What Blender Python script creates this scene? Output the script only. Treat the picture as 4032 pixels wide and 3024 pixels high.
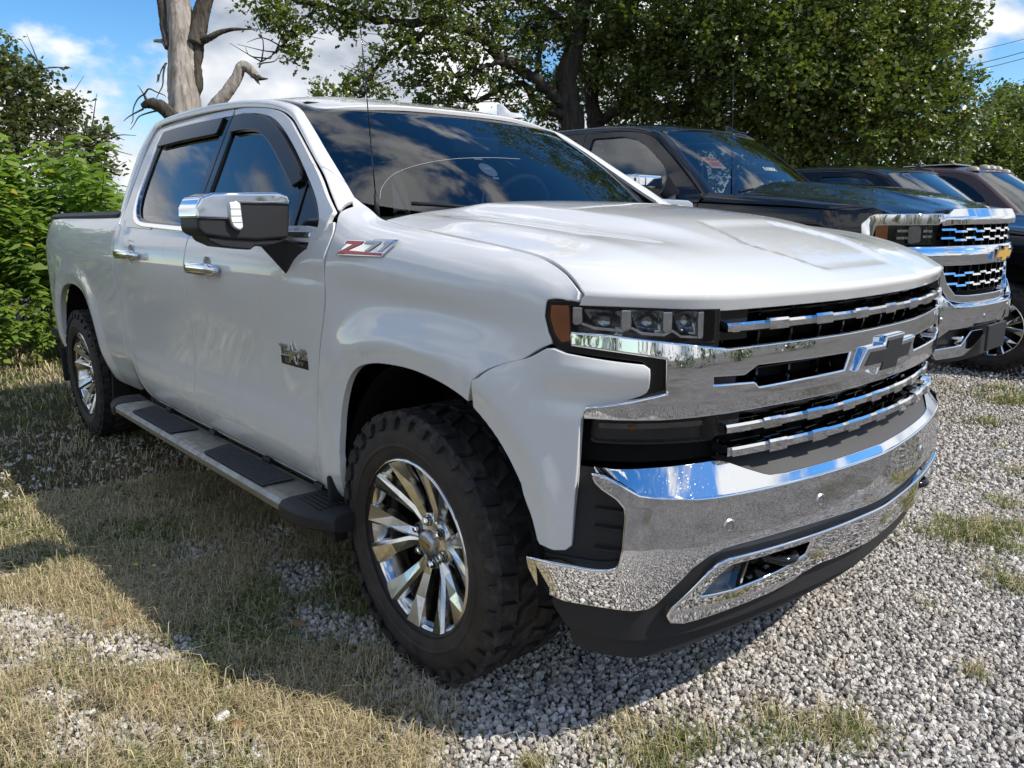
import bpy, bmesh, math, random
import numpy as np
from mathutils import Vector, Matrix
from mathutils.geometry import delaunay_2d_cdt
for _o in list(bpy.data.objects): bpy.data.objects.remove(_o)
R = math.radians
SC = bpy.context.scene
COL = SC.collection
rng = np.random.default_rng(7)
random.seed(7)

# ------------------------------------------------------------------ camera
_yaw, _pitch, _roll = 2.4152, -0.2100, -0.0097
_f = Vector((math.cos(_yaw)*math.cos(_pitch), math.sin(_yaw)*math.cos(_pitch), math.sin(_pitch)))
_r = Vector((math.sin(_yaw), -math.cos(_yaw), 0)); _u = _r.cross(_f)
_r2 = math.cos(_roll)*_r + math.sin(_roll)*_u; _u2 = -math.sin(_roll)*_r + math.cos(_roll)*_u
camd = bpy.data.cameras.new('camera'); camo = bpy.data.objects.new('camera', camd); COL.objects.link(camo)
CAM = Vector((1.8274, -2.1896, 1.3812))
camo.matrix_world = Matrix(((_r2.x, _u2.x, -_f.x, CAM.x), (_r2.y, _u2.y, -_f.y, CAM.y), (_r2.z, _u2.z, -_f.z, CAM.z), (0, 0, 0, 1)))
camd.sensor_fit = 'HORIZONTAL'; camd.sensor_width = 36; camd.lens = 36*3046.9/4032
camd.clip_start = 0.05; camd.clip_end = 3000
SC.camera = camo
SC.render.resolution_x = 1024; SC.render.resolution_y = 768
SC.view_settings.view_transform = 'Standard'; SC.view_settings.look = 'None'
SC.view_settings.gamma = 1; SC.view_settings.use_curve_mapping = False
SC.view_settings.exposure = EXPO = 0.76
# ------------------------------------------------------------------ sun + sky
SUNV = Vector((0.80, 0.43, 1.0)).normalized()
sd = bpy.data.lights.new('sun', 'SUN'); so = bpy.data.objects.new('sun', sd); COL.objects.link(so)
so.rotation_euler = SUNV.to_track_quat('Z', 'Y').to_euler(); so.location = (20, 10, 30)
sd.energy = 2.8; sd.angle = R(0.55); sd.color = (1.0, 0.93, 0.82)
W = bpy.data.worlds.new('World'); SC.world = W; W.use_nodes = True
nt = W.node_tree; nt.nodes.clear()
def N(tree, typ, **kw):
    n = tree.nodes.new(typ)
    for k, v in kw.items():
        if k == 'i':
            for a, b in v.items(): n.inputs[a].default_value = b
        else: setattr(n, k, v)
    return n
def build_world():
    L = nt.links.new
    out = N(nt, 'ShaderNodeOutputWorld'); bg = N(nt, 'ShaderNodeBackground', i={'Strength': 0.15})
    sky = N(nt, 'ShaderNodeTexSky', sky_type='NISHITA', sun_disc=False)
    sky.sun_elevation = math.asin(SUNV.z); sky.sun_rotation = math.atan2(SUNV.x, SUNV.y)
    sky.air_density = 1.0; sky.dust_density = 0.05; sky.ozone_density = 3.0; sky.altitude = 200
    tc = N(nt, 'ShaderNodeTexCoord'); sep = N(nt, 'ShaderNodeSeparateXYZ'); L(tc.outputs['Generated'], sep.inputs[0])
    # clouds as puffs in direction space, a little flattened
    mp = N(nt, 'ShaderNodeMapping'); mp.inputs['Location'].default_value = (1.5, 3.3, 0); mp.inputs['Scale'].default_value = (1, 1, 1.75)
    L(tc.outputs['Generated'], mp.inputs['Vector'])
    def noise(scale, det, rough, dist=0.0, off=None):
        n = N(nt, 'ShaderNodeTexNoise', i={'Scale': scale, 'Detail': det, 'Roughness': rough, 'Distortion': dist})
        if off is None: L(mp.outputs[0], n.inputs['Vector'])
        else:
            a = N(nt, 'ShaderNodeVectorMath', operation='ADD'); a.inputs[1].default_value = off
            L(mp.outputs[0], a.inputs[0]); L(a.outputs[0], n.inputs['Vector'])
        return n
    n1 = noise(3.3, 11, 0.55, 0.0); n2 = noise(3.3, 5, 0.50, 0.0, (0.045, 0.025, 0.085))
    n1s = noise(3.3, 5, 0.50, 0.0); big = noise(1.3, 2, 0.5)
    cov = N(nt, 'ShaderNodeMath', operation='MULTIPLY_ADD', i={1: 0.45, 2: -0.225}); L(big.outputs['Fac'], cov.inputs[0])
    # more cloud towards the horizon
    hz = N(nt, 'ShaderNodeMapRange', i={'From Min': 0.0, 'From Max': 0.6, 'To Min': 0.085, 'To Max': -0.03}); L(sep.outputs['Z'], hz.inputs['Value'])
    s1 = N(nt, 'ShaderNodeMath', operation='ADD'); L(n1.outputs['Fac'], s1.inputs[0]); L(cov.outputs[0], s1.inputs[1])
    s2 = N(nt, 'ShaderNodeMath', operation='ADD'); L(s1.outputs[0], s2.inputs[0]); L(hz.outputs[0], s2.inputs[1])
    den = N(nt, 'ShaderNodeMapRange', interpolation_type='SMOOTHSTEP', i={'From Min': 0.475, 'From Max': 0.56}); L(s2.outputs[0], den.inputs['Value'])
    # thickness-based shading of the clouds: thick bellies grey, thin edges white
    df = N(nt, 'ShaderNodeMath', operation='SUBTRACT'); L(n2.outputs['Fac'], df.inputs[0]); L(n1s.outputs['Fac'], df.inputs[1])
    lit = N(nt, 'ShaderNodeMapRange', i={'From Min': -0.075, 'From Max': 0.095}); L(df.outputs[0], lit.inputs['Value'])
    cr = N(nt, 'ShaderNodeValToRGB'); L(lit.outputs[0], cr.inputs['Fac'])
    cr.color_ramp.elements[0].color = (4.3, 4.35, 4.4, 1); cr.color_ramp.elements[1].color = (1.4, 1.62, 2.0, 1)
    e = cr.color_ramp.elements.new(0.5); e.color = (2.85, 3.05, 3.35, 1)
    hs = N(nt, 'ShaderNodeHueSaturation', i={'Saturation': 1.30, 'Value': 0.66}); L(sky.outputs[0], hs.inputs['Color'])
    mx = N(nt, 'ShaderNodeMix', data_type='RGBA'); L(den.outputs[0], mx.inputs[0]); L(hs.outputs[0], mx.inputs[6]); L(cr.outputs[0], mx.inputs[7])
    L(mx.outputs[2], bg.inputs['Color']); L(bg.outputs[0], out.inputs['Surface'])
build_world()
SC.render.engine = 'CYCLES'
try:
    SC.cycles.max_bounces = 8; SC.cycles.transparent_max_bounces = 12; SC.cycles.diffuse_bounces = 3; SC.cycles.glossy_bounces = 4
    SC.cycles.caustics_reflective = False; SC.cycles.caustics_refractive = False
except Exception: pass

# ------------------------------------------------------------------ helpers: objects
def tag(o, label=None, cat=None, group=None, kind=None):
    if label: o['label'] = label
    if cat: o['category'] = cat
    if group: o['group'] = group
    if kind: o['kind'] = kind
    return o
def empty(name, loc=(0, 0, 0), rz=0):
    o = bpy.data.objects.new(name, None); COL.objects.link(o); o.location = loc; o.rotation_euler = (0, 0, rz)
    o.empty_display_size = 0.2
    return o
def mk(name, V, F, mat, parent=None, normals=None, smooth=True):
    me = bpy.data.meshes.new(name)
    V = np.asarray(V, float)
    me.from_pydata(V.tolist(), [], F.tolist() if isinstance(F, np.ndarray) else F)
    if mat is not None:
        for m in (mat if isinstance(mat, (list, tuple)) else [mat]): me.materials.append(m)
    if smooth: me.shade_smooth()
    if normals is not None: me.normals_split_custom_set_from_vertices(np.asarray(normals).tolist())
    o = bpy.data.objects.new(name, me); COL.objects.link(o)
    if parent is not None: o.parent = parent
    return o
def copy_tree(o, parent=None):
    c = o.copy(); COL.objects.link(c); c.parent = parent
    for k in [x for x in KIDS(o)]: copy_tree(k, c)
    return c
def KIDS(o): return [x for x in o.children]
def pch(xs, ys):
    xs = np.asarray(xs, float); ys = np.asarray(ys, float)
    if xs[0] > xs[-1]: xs = xs[::-1]; ys = ys[::-1]
    h = np.diff(xs); d = np.diff(ys)/h; m = np.zeros_like(ys)
    m[1:-1] = np.where(d[:-1]*d[1:] > 0, 2*d[:-1]*d[1:]/(d[:-1]+d[1:]+1e-12), 0); m[0] = d[0]; m[-1] = d[-1]
    def f(x):
        x = np.asarray(x, float); i = np.clip(np.searchsorted(xs, x)-1, 0, len(xs)-2)
        t = (x-xs[i])/h[i]; lo = t < 0; hi = t > 1; tt = np.clip(t, 0, 1)
        a = (1+2*tt)*(1-tt)**2; b = tt*(1-tt)**2; c = tt*tt*(3-2*tt); e = tt*tt*(tt-1)
        y = a*ys[i]+b*h[i]*m[i]+c*ys[i+1]+e*h[i]*m[i+1]
        return y+np.where(lo, t*h[i]*m[i], 0)+np.where(hi, (t-1)*h[i]*m[i+1], 0)
    return f
def sst(a, b, x):
    t = np.clip((np.asarray(x, float)-a)/(b-a), 0, 1); return t*t*(3-2*t)
def cr(pts, n=6, closed=False):
    """Catmull-Rom through points -> denser polyline"""
    P = np.asarray(pts, float); out = []
    m = len(P); rngi = range(m if closed else m-1)
    for i in rngi:
        p1 = P[i]; p2 = P[(i+1) % m]
        p0 = P[i-1] if (closed or i > 0) else 2*p1-p2
        p3 = P[(i+2) % m] if (closed or i+2 < m) else 2*p2-p1
        for k in range(n):
            t = k/n
            out.append(0.5*((2*p1)+(-p0+p2)*t+(2*p0-5*p1+4*p2-p3)*t*t+(-p0+3*p1-3*p2+p3)*t**3))
    if not closed: out.append(P[-1])
    return [tuple(p) for p in out]
def fillet(pts, r, n=4):
    """round every corner of a closed polygon by r (or per-vertex list)"""
    P = [np.array(p, float) for p in pts]; m = len(P); out = []
    for i in range(m):
        a, b, c = P[i-1], P[i], P[(i+1) % m]; rr = r[i] if isinstance(r, (list, tuple)) else r
        d1 = a-b; d2 = c-b; l1 = np.linalg.norm(d1); l2 = np.linalg.norm(d2)
        rr = min(rr, .45*l1, .45*l2)
        if rr <= 1e-6: out.append(tuple(b)); continue
        s = b+d1/l1*rr; e = b+d2/l2*rr
        for k in range(n+1):
            t = k/n; out.append(tuple((1-t)**2*s+2*t*(1-t)*b+t*t*e))
    return out
def dens(poly, su, sv, closed=True):
    P = [np.array(p, float) for p in poly]; out = []
    for i in range(len(P) if closed else len(P)-1):
        a, b = P[i], P[(i+1) % len(P)]; l = math.hypot((b[0]-a[0])/su, (b[1]-a[1])/sv)
        if l < 1e-6: continue
        k = max(1, int(math.ceil(l)))
        for j in range(k): out.append(a+(b-a)*j/k)
    if not closed: out.append(P[-1])
    return np.array(out)
def inpoly(px, py, poly):
    x = poly[:, 0]; y = poly[:, 1]; x2 = np.roll(x, -1); y2 = np.roll(y, -1)
    c = np.zeros(len(px), bool)
    for i in range(len(x)):
        if y[i] == y2[i]: continue
        m = ((y[i] > py) != (y2[i] > py)) & (px < (x2[i]-x[i])*(py-y[i])/(y2[i]-y[i])+x[i]); c ^= m
    return c
def pgeo(poly, fn, su=.03, sv=.03, holes=(), er=.003, th=.014, hint=(0, -1, 0), mirror=False):
    """panel: a trimmed, curved sheet with rounded turned-in edges. poly/holes live in (u,v); fn maps them to space"""
    loops = [dens(poly, su, sv)]+[dens(h, su, sv) for h in holes]
    def area(p): return .5*np.sum(p[:, 0]*np.roll(p[:, 1], -1)-np.roll(p[:, 0], -1)*p[:, 1])
    for i, l in enumerate(loops):
        a = area(l)
        if (i == 0 and a < 0) or (i > 0 and a > 0): loops[i] = l[::-1].copy()
    B = np.vstack(loops); lo = loops[0].min(0); hi = loops[0].max(0)
    gu = np.arange(lo[0]+su*.5, hi[0], su); gv = np.arange(lo[1]+sv*.5, hi[1], sv)
    if len(gu) and len(gv):
        U, Vv = np.meshgrid(gu, gv); U = U.ravel(); Vv = Vv.ravel()
        m = inpoly(U, Vv, loops[0])
        for h in loops[1:]: m &= ~inpoly(U, Vv, h)
        U = U[m]; Vv = Vv[m]
        if len(U):
            k = np.ones(len(U), bool)
            for b in B: k &= ((U-b[0])/su)**2+((Vv-b[1])/sv)**2 > .20
            U = U[k]; Vv = Vv[k]
        Q = np.vstack([B, np.c_[U, Vv]])
    else: Q = B
    ed = []; o = 0
    for l in loops:
        n = len(l); ed += [(o+i, o+(i+1) % n) for i in range(n)]; o += n
    r = delaunay_2d_cdt([Vector((q[0]/su, q[1]/sv)) for q in Q], ed, [], 0, 1e-6)
    T = np.array([f for f in r[2] if len(f) == 3]); VV = np.array([(v.x*su, v.y*sv) for v in r[0]])
    cen = VV[T].mean(1); m = inpoly(cen[:, 0], cen[:, 1], loops[0])
    for h in loops[1:]: m &= ~inpoly(cen[:, 0], cen[:, 1], h)
    T = T[m]
    P = fn(VV[:, 0], VV[:, 1])
    e = 1e-4
    du = fn(VV[:, 0]+e*su*10, VV[:, 1])-fn(VV[:, 0]-e*su*10, VV[:, 1]); dv = fn(VV[:, 0], VV[:, 1]+e*sv*10)-fn(VV[:, 0], VV[:, 1]-e*sv*10)
    nn = np.cross(du, dv); nn /= np.linalg.norm(nn, axis=1)[:, None]+1e-12
    hv = np.array(hint, float); sg = 1 if (nn@hv).sum() > 0 else -1
    nn = nn*sg
    # orient triangles along nn
    tn = np.cross(P[T[:, 1]]-P[T[:, 0]], P[T[:, 2]]-P[T[:, 0]]); fl = (tn*nn[T[:, 0]]).sum(1) < 0
    T[fl] = T[fl][:, ::-1]
    Vs = [P]; Ns = [nn]; F = T.tolist(); base = len(P)
    if th > 0:
        o = 0
        # map boundary ids of the cdt output
        orig = {}
        for i, lst in enumerate(r[3]):
            for j in lst: orig.setdefault(j, i)
        for li, l in enumerate(loops):
            n = len(l); ids = [orig.get(o+i) for i in range(n)]; o += n
            ids = [i for i in ids if i is not None]; n = len(ids)
            if n < 3: continue
            Pb = P[ids]; Nb = nn[ids]
            tg = np.roll(Pb, -1, 0)-np.roll(Pb, 1, 0); tg /= np.linalg.norm(tg, axis=1)[:, None]+1e-12
            ow = np.cross(tg, Nb)*sg
            ow /= np.linalg.norm(ow, axis=1)[:, None]+1e-12
            # outward check with the param-space orientation is already in sg
            rings = [(Pb, Nb)]
            rings.append((Pb+ow*er*.7-Nb*er*.3, (Nb*.75+ow*.66)))
            rings.append((Pb+ow*er-Nb*er, ow))
            rings.append((Pb+ow*er-Nb*(er+th), ow))
            idl = [ids]
            for (pp, n2) in rings[1:]:
                idl.append(list(range(base, base+n))); base += n; Vs.append(pp); Ns.append(n2/np.linalg.norm(n2, axis=1)[:, None])
            for a, b in zip(idl[:-1], idl[1:]):
                for i in range(n):
                    j = (i+1) % n; q = [a[i], b[i], b[j], a[j]]
                    F.append(q if sg > 0 else q[::-1])
    P = np.vstack(Vs); nn = np.vstack(Ns)
    if mirror:
        P = P*np.array([1, -1, 1]); nn = nn*np.array([1, -1, 1]); F = [f[::-1] for f in F]
    return P, F, nn
def panel(name, poly, fn, mat, parent=None, **kw):
    P, F, nn = pgeo(poly, fn, **kw)
    return mk(name, P, F, mat, parent, nn)
def both(name, poly, fn, mat, parent, **kw):
    P, F, nn = pgeo(poly, fn, **kw)
    a = mk(name, P, F, mat, parent, nn)
    m = np.array([1, -1, 1]); b = mk(name, P*m, [f[::-1] for f in F], mat, parent, nn*m)
    return a, b
def tube(path, rad, n=8, cap=True):
    P = np.asarray(path, float); m = len(P); rad = np.broadcast_to(np.asarray(rad, float), (m,))
    T = np.gradient(P, axis=0); T /= np.linalg.norm(T, axis=1)[:, None]+1e-12
    up = np.array([0, 0, 1.0]) if abs(T[0][2]) < .9 else np.array([1.0, 0, 0])
    V = []; F = []
    s = np.cross(T[0], up); s /= np.linalg.norm(s)
    for i in range(m):
        s = s-T[i]*(s@T[i]); s /= np.linalg.norm(s)+1e-12; b = np.cross(T[i], s)
        a = np.arange(n)*2*math.pi/n
        V.append(P[i]+rad[i]*(np.cos(a)[:, None]*s+np.sin(a)[:, None]*b))
    V = np.vstack(V)
    for i in range(m-1):
        for j in range(n):
            k = (j+1) % n; F.append([i*n+j, i*n+k, (i+1)*n+k, (i+1)*n+j])
    if cap: F.append(list(range(n))[::-1]); F.append([(m-1)*n+j for j in range(n)])
    return V, F
def lathe(prof, n, axis='y'):
    """prof: list (r, h); spun about the local y axis"""
    V = []; F = []; m = len(prof)
    for i in range(n):
        a = 2*math.pi*i/n; c, s = math.cos(a), math.sin(a)
        for r, h in prof: V.append((r*c, h, r*s))
    for i in range(n):
        k = (i+1) % n
        for j in range(m-1): F.append([i*m+j, k*m+j, k*m+j+1, i*m+j+1])
    return np.array(V), F
def box(c, s, rz=0, rx=0, ry=0):
    V = np.array([(x, y, z) for x in (-.5, .5) for y in (-.5, .5) for z in (-.5, .5)])*np.array(s)
    Mx = Matrix.Rotation(rz, 3, 'Z') @ Matrix.Rotation(ry, 3, 'Y') @ Matrix.Rotation(rx, 3, 'X')
    V = V@np.array(Mx).T+np.array(c)
    F = [[0, 1, 3, 2], [4, 6, 7, 5], [0, 4, 5, 1], [2, 3, 7, 6], [0, 2, 6, 4], [1, 5, 7, 3]]
    return V, F
def prism(poly, d, mat4=None):
    """extrude polygon (u,v) along w by d"""
    n = len(poly); V = np.array([(p[0], p[1], 0) for p in poly]+[(p[0], p[1], d) for p in poly], float)
    F = [list(range(n))[::-1], [n+i for i in range(n)]]+[[i, (i+1) % n, n+(i+1) % n, n+i] for i in range(n)]
    if mat4 is not None:
        M_ = np.array(mat4); V = V@M_[:3, :3].T+M_[:3, 3]
    return V, F
def join(parts):
    Vs = []; F = []; o = 0
    for V, f in parts:
        Vs.append(np.asarray(V, float)); F += [[i+o for i in q] for q in f]; o += len(V)
    return np.vstack(Vs), F
def bev(o, w=.004, seg=2, ang=35):
    m = o.modifiers.new('bevel', 'BEVEL'); m.width = w; m.segments = seg; m.limit_method = 'ANGLE'; m.angle_limit = R(ang); m.harden_normals = True
    return o
def hard(o):
    o.data.shade_flat(); return o
def textmesh(name, s, size, mat, parent, mat4, depth=.002, bold=0.0):
    cu = bpy.data.curves.new(name, 'FONT'); cu.body = s; cu.size = size; cu.extrude = depth; cu.align_x = 'CENTER'; cu.align_y = 'CENTER'; cu.offset = bold
    cu.resolution_u = 3
    to = bpy.data.objects.new(name, cu); COL.objects.link(to)
    dg = bpy.context.evaluated_depsgraph_get(); me = bpy.data.meshes.new_from_object(to.evaluated_get(dg))
    bpy.data.objects.remove(to)
    me.materials.clear(); me.materials.append(mat); me.transform(Matrix(mat4))
    o = bpy.data.objects.new(name, me); COL.objects.link(o); o.parent = parent
    return o
def frame(o, ux, uy):
    """4x4 with columns ux, uy, ux x uy, origin o"""
    ux = Vector(ux).normalized(); uy = Vector(uy); uy = (uy-ux*uy.dot(ux)).normalized(); uz = ux.cross(uy)
    return Matrix(((ux.x, uy.x, uz.x, o[0]), (ux.y, uy.y, uz.y, o[1]), (ux.z, uy.z, uz.z, o[2]), (0, 0, 0, 1)))

# ------------------------------------------------------------------ materials
MATS = {}
def pmat(name, col, rough=.5, metal=0, coat=0, spec=.5, cr_=.03, trans=0):
    m = bpy.data.materials.new(name); m.use_nodes = True; b = m.node_tree.nodes['Principled BSDF']
    b.inputs['Base Color'].default_value = (*col, 1); b.inputs['Roughness'].default_value = rough; b.inputs['Metallic'].default_value = metal
    b.inputs['Coat Weight'].default_value = coat; b.inputs['Coat Roughness'].default_value = cr_; b.inputs['Specular IOR Level'].default_value = spec
    MATS[name] = m; return m
def nodes(m): return m.node_tree, m.node_tree.nodes['Principled BSDF'], m.node_tree.links.new
def speck(m, scale, lo, hi, c1, amt_r=.4, coord='Object', rough0=None):
    """dust specks / grime: noise-thresholded mix to colour c1 and higher roughness"""
    t, b, L = nodes(m)
    tc = N(t, 'ShaderNodeTexCoord'); n = N(t, 'ShaderNodeTexNoise', i={'Scale': scale, 'Detail': 5, 'Roughness': .65}); L(tc.outputs[coord], n.inputs['Vector'])
    mr = N(t, 'ShaderNodeMapRange', i={'From Min': lo, 'From Max': hi}); L(n.outputs['Fac'], mr.inputs['Value'])
    base = tuple(b.inputs['Base Color'].default_value)
    mx = N(t, 'ShaderNodeMix', data_type='RGBA'); mx.inputs[6].default_value = base; mx.inputs[7].default_value = (*c1, 1)
    L(mr.outputs[0], mx.inputs[0]); L(mx.outputs[2], b.inputs['Base Color'])
    r0 = b.inputs['Roughness'].default_value
    mr2 = N(t, 'ShaderNodeMapRange', i={'To Min': r0, 'To Max': r0+amt_r}); L(mr.outputs[0], mr2.inputs['Value']); L(mr2.outputs[0], b.inputs['Roughness'])
    return mr
def bump(m, scale, dist, strength=.4, detail=4, coord='Object', tex='noise'):
    t, b, L = nodes(m)
    tc = N(t, 'ShaderNodeTexCoord')
    n = N(t, 'ShaderNodeTexNoise', i={'Scale': scale, 'Detail': detail}) if tex == 'noise' else N(t, 'ShaderNodeTexVoronoi', i={'Scale': scale})
    L(tc.outputs[coord], n.inputs['Vector'])
    bp = N(t, 'ShaderNodeBump', i={'Strength': strength, 'Distance': dist}); L(n.outputs[0], bp.inputs['Height']); L(bp.outputs[0], b.inputs['Normal'])
white = pmat('white_paint', (.72, .72, .71), .42, coat=1.0, cr_=.025, spec=.35); speck(white, 7, .58, .85, (.665, .65, .62), .10)
black = pmat('black_paint', (.004, .005, .008), .3, coat=1.0, cr_=.02, spec=.1); 
brown = pmat('brown_paint', (.055, .028, .024), .35, coat=.8, cr_=.06)
chrome = pmat('chrome', (.80, .81, .83), .028, metal=1); speck(chrome, 260, .665, .74, (.75, .73, .70), .5)
chrome2 = pmat('chrome_clean', (.80, .81, .83), .035, metal=1)
alloy = pmat('polished_alloy', (.70, .69, .67), .13, metal=1); speck(alloy, 14, .5, .75, (.48, .44, .39), .22)
alloyd = pmat('painted_alloy_pocket', (.16, .16, .165), .45, metal=.6)
rubber = pmat('tyre_rubber', (.022, .021, .021), .72, spec=.3); speck(rubber, 24, .46, .72, (.075, .066, .058), .15); 
rubb2 = pmat('tyre_sidewall', (.026, .023, .021), .62, spec=.35); speck(rubb2, 10, .42, .7, (.070, .056, .046), .2)
plast = pmat('black_plastic', (.018, .018, .020), .55, spec=.4); bump(plast, 700, .0006, .35); 
plastg = pmat('gloss_black_plastic', (.008, .008, .009), .12)
dark = pmat('underbody_black', (.008, .008, .008), .85, spec=.2)
greyp = pmat('grey_plastic', (.06, .06, .062), .6); bump(greyp, 500, .0006, .3)
brush = pmat('step_aluminium', (.36, .36, .35), .38, metal=1); speck(brush, 20, .42, .7, (.30, .27, .23), .25)
treadp = pmat('step_tread_rubber', (.035, .036, .040), .8)
red = pmat('badge_red', (.38, .012, .02), .3, coat=.5)
amber = pmat('amber_lens', (.55, .14, .02), .25, coat=1.0)
refl = pmat('lamp_reflector', (.32, .33, .34), .16, metal=1)
satin = pmat('satin_silver', (.5, .5, .5), .35, metal=1)
interior = pmat('interior_trim', (.03, .031, .034), .8)
seatm = pmat('grey_seat', (.12, .12, .125), .9)
paper = pmat('white_paper', (.82, .82, .82), .7)
def glass(name, tint, ior=1.5, gl=1.0, bias=0.0):
    m = bpy.data.materials.new(name); m.use_nodes = True; t = m.node_tree; t.nodes.clear(); L = t.links.new
    out = N(t, 'ShaderNodeOutputMaterial'); mx = N(t, 'ShaderNodeMixShader'); tr = N(t, 'ShaderNodeBsdfTransparent'); g = N(t, 'ShaderNodeBsdfGlossy')
    tr.inputs['Color'].default_value = (*tint, 1); g.inputs['Roughness'].default_value = .012; g.inputs['Color'].default_value = (gl, gl, gl, 1)
    fr = N(t, 'ShaderNodeFresnel', i={'IOR': ior}); ad = N(t, 'ShaderNodeMath', operation='ADD', use_clamp=True, i={1: bias})
    L(fr.outputs[0], ad.inputs[0]); L(ad.outputs[0], mx.inputs['Fac']); L(tr.outputs[0], mx.inputs[1]); L(g.outputs[0], mx.inputs[2]); L(mx.outputs[0], out.inputs['Surface'])
    MATS[name] = m; return m
g_tint = glass('tinted_side_glass', (.05, .052, .055), 1.65, bias=.03)
g_ws = glass('windshield_glass', (.38, .45, .47), 1.6, bias=.03)
g_lens = glass('clear_lens', (.86, .87, .88), 1.45)
g_smoke = glass('smoked_lens', (.62, .62, .63), 1.5)
fogm = pmat('fog_lamp_bowl', (.50, .50, .48), .22)
# ================================================================== WHITE PICKUP (x forward, right side = -y, front axle at x=0)
WT = empty('pickup_truck', (0, 0, 0))
tag(WT, 'white crew cab pickup with chrome grille, red Z71 badge and chunky off-road tyres', 'pickup truck')
WB = 3.745
# ---- front plan curve: x of the nose as a function of |y|
_gy = [0, .1, .2, .32, .45, .55, .63, .70, .76, .82, .87, .91, .945, .97, .985, .995]
_gx = [.925, .923, .918, .903, .880, .858, .836, .808, .773, .728, .673, .608, .538, .46, .38, .28]
Gf = pch([-.1]+_gy, [_gx[1]]+_gx)
def G(y): return Gf(np.abs(y))
def fr_s(off=0.0, bul=None):
    """front surface: param (y, z)"""
    def f(y, z):
        o = off if bul is None else off+bul(y, z)
        e = 1e-3; x = G(y); dx = (G(y+e)-G(y-e))/(2*e); l = np.sqrt(1+dx*dx)
        return np.c_[x+o/l, y-o*dx/l, z]
    return f
# ---- body side: section rows (w, z) over x stations
_X = [-4.80, -4.60, -4.35, -4.05, -3.3, -3.0, -2.75, -2.5, -1.7, -.80, -.62, -.45, -.30, -.10, .10, .30, .45, .55, .615]
def _row(rear, mid, front): return rear+mid+front
_B = 5   # rows are listed bottom to top
_rows_w = [
 [.80, .83, .86, .87, .87, .87, .86, .875, .885, .885, .89, .90, .91, .915, .915, .91, .90, .895, .885],
 [.83, .88, .905, .915, .92, .915, .905, .935, .945, .945, .95, .955, .96, .965, .965, .96, .945, .93, .902],
 [.85, .91, .94, .95, .955, .948, .94, .968, .976, .976, .978, .978, .98, .98, .98, .976, .960, .940, .906],
 [.86, .925, .96, .97, .972, .965, .958, .982, .988, .988, .987, .985, .985, .985, .985, .980, .963, .942, .908],
 [.865, .935, .972, .984, .984, .980, .976, .985, .986, .986, .985, .984, .986, .988, .988, .984, .966, .942, .910],
 [.87, .94, .978, .99, .99, .985, .982, .978, .976, .976, .977, .980, .988, .994, .994, .988, .967, .942, .911],
 [.872, .942, .98, .992, .993, .986, .982, .977, .975, .975, .977, .981, .988, .998, .999, .990, .966, .941, .912],
 [.874, .942, .98, .99, .99, .988, .987, .986, .986, .986, .985, .982, .978, .980, .982, .974, .955, .936, .914],
 [.874, .942, .98, .99, .992, .994, .995, .996, .996, .996, .992, .985, .972, .966, .963, .958, .947, .935, .916],
 [.87, .938, .975, .986, .990, .992, .993, .995, .995, .995, .988, .982, .978, .975, .972, .964, .949, .936, .917],
 [.86, .926, .963, .974, .978, .980, .982, .984, .984, .984, .976, .968, .970, .968, .966, .960, .946, .933, .916],
 [.84, .905, .945, .956, .960, .963, .965, .966, .966, .966, .952, .940, .942, .942, .941, .938, .930, .923, .914],
 [.815, .88, .918, .928, .932, .936, .940, .948, .948, .948, .92, .90, .90, .90, .90, .905, .905, .908, .911],
 [.80, .862, .898, .908, .912, .916, .92, .935, .935, .935, .80, .80, .83, .842, .853, .866, .878, .891, .907],
]
_zr = [.40, .46, .52, .58, .65, .74, .86, 1.0, 1.12, 1.20, 1.26, 1.31, 1.345, 1.375]
_zb = [.40, .46, .52, .58, .65, .74, .86, 1.0, 1.12, 1.21, 1.28, 1.34, 1.395, 1.425]   # bed is taller
_zf = {12: [1.455, 1.408, 1.368, 1.343, 1.322, 1.298, 1.275, 1.242, 1.203], 13: [1.505, 1.428, 1.383, 1.356, 1.333, 1.312, 1.291, 1.258, 1.215],
       11: [1.39, 1.36, 1.335, 1.313, 1.293, 1.270, 1.25, 1.222, 1.186], 10: [1.32, 1.30, 1.285, 1.268, 1.25, 1.23, 1.213, 1.19, 1.155],
       9: [1.25, 1.24, 1.23, 1.215, 1.2, 1.185, 1.17, 1.155, 1.135], 8: [1.16, 1.155, 1.15, 1.145, 1.14, 1.13, 1.125, 1.115, 1.10],
       7: [1.05, 1.05, 1.06, 1.075, 1.08, 1.075, 1.065, 1.06, 1.055], 6: [.92, .93, .955, .985, .995, .99, .98, .975, .97]}
_rows_z = []
for r in range(14):
    fz = _zf.get(r, [_zr[r]]*9)
    _rows_z.append([_zb[r]]*7+[_zr[r]]*3+fz)
_fw = [pch(_X, w) for w in _rows_w]; _fz = [pch(_X, z) for z in _rows_z]
def side_sections(x):
    return np.array([f(x) for f in _fw]), np.array([f(x) for f in _fz])     # [14, N]
def v_of(x, z):
    """row parameter for height z at station x"""
    w, zz = side_sections(np.atleast_1d(np.asarray(x, float))); z = np.atleast_1d(np.asarray(z, float)); out = np.empty(len(z))
    for i in range(len(z)): out[i] = np.interp(z[i], zz[:, i], np.arange(14))
    return out
ARCH_F = cr([(-.43, .40), (-.415, .52), (-.405, .62), (-.395, .70), (-.372, .79), (-.325, .872), (-.25, .932), (-.14, .964), (-.02, .973), (.09, .969), (.20, .951), (.30, .918), (.385, .862), (.445, .795), (.482, .72), (.505, .65), (.520, .58), (.53, .50), (.535, .40)], 4)
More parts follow.
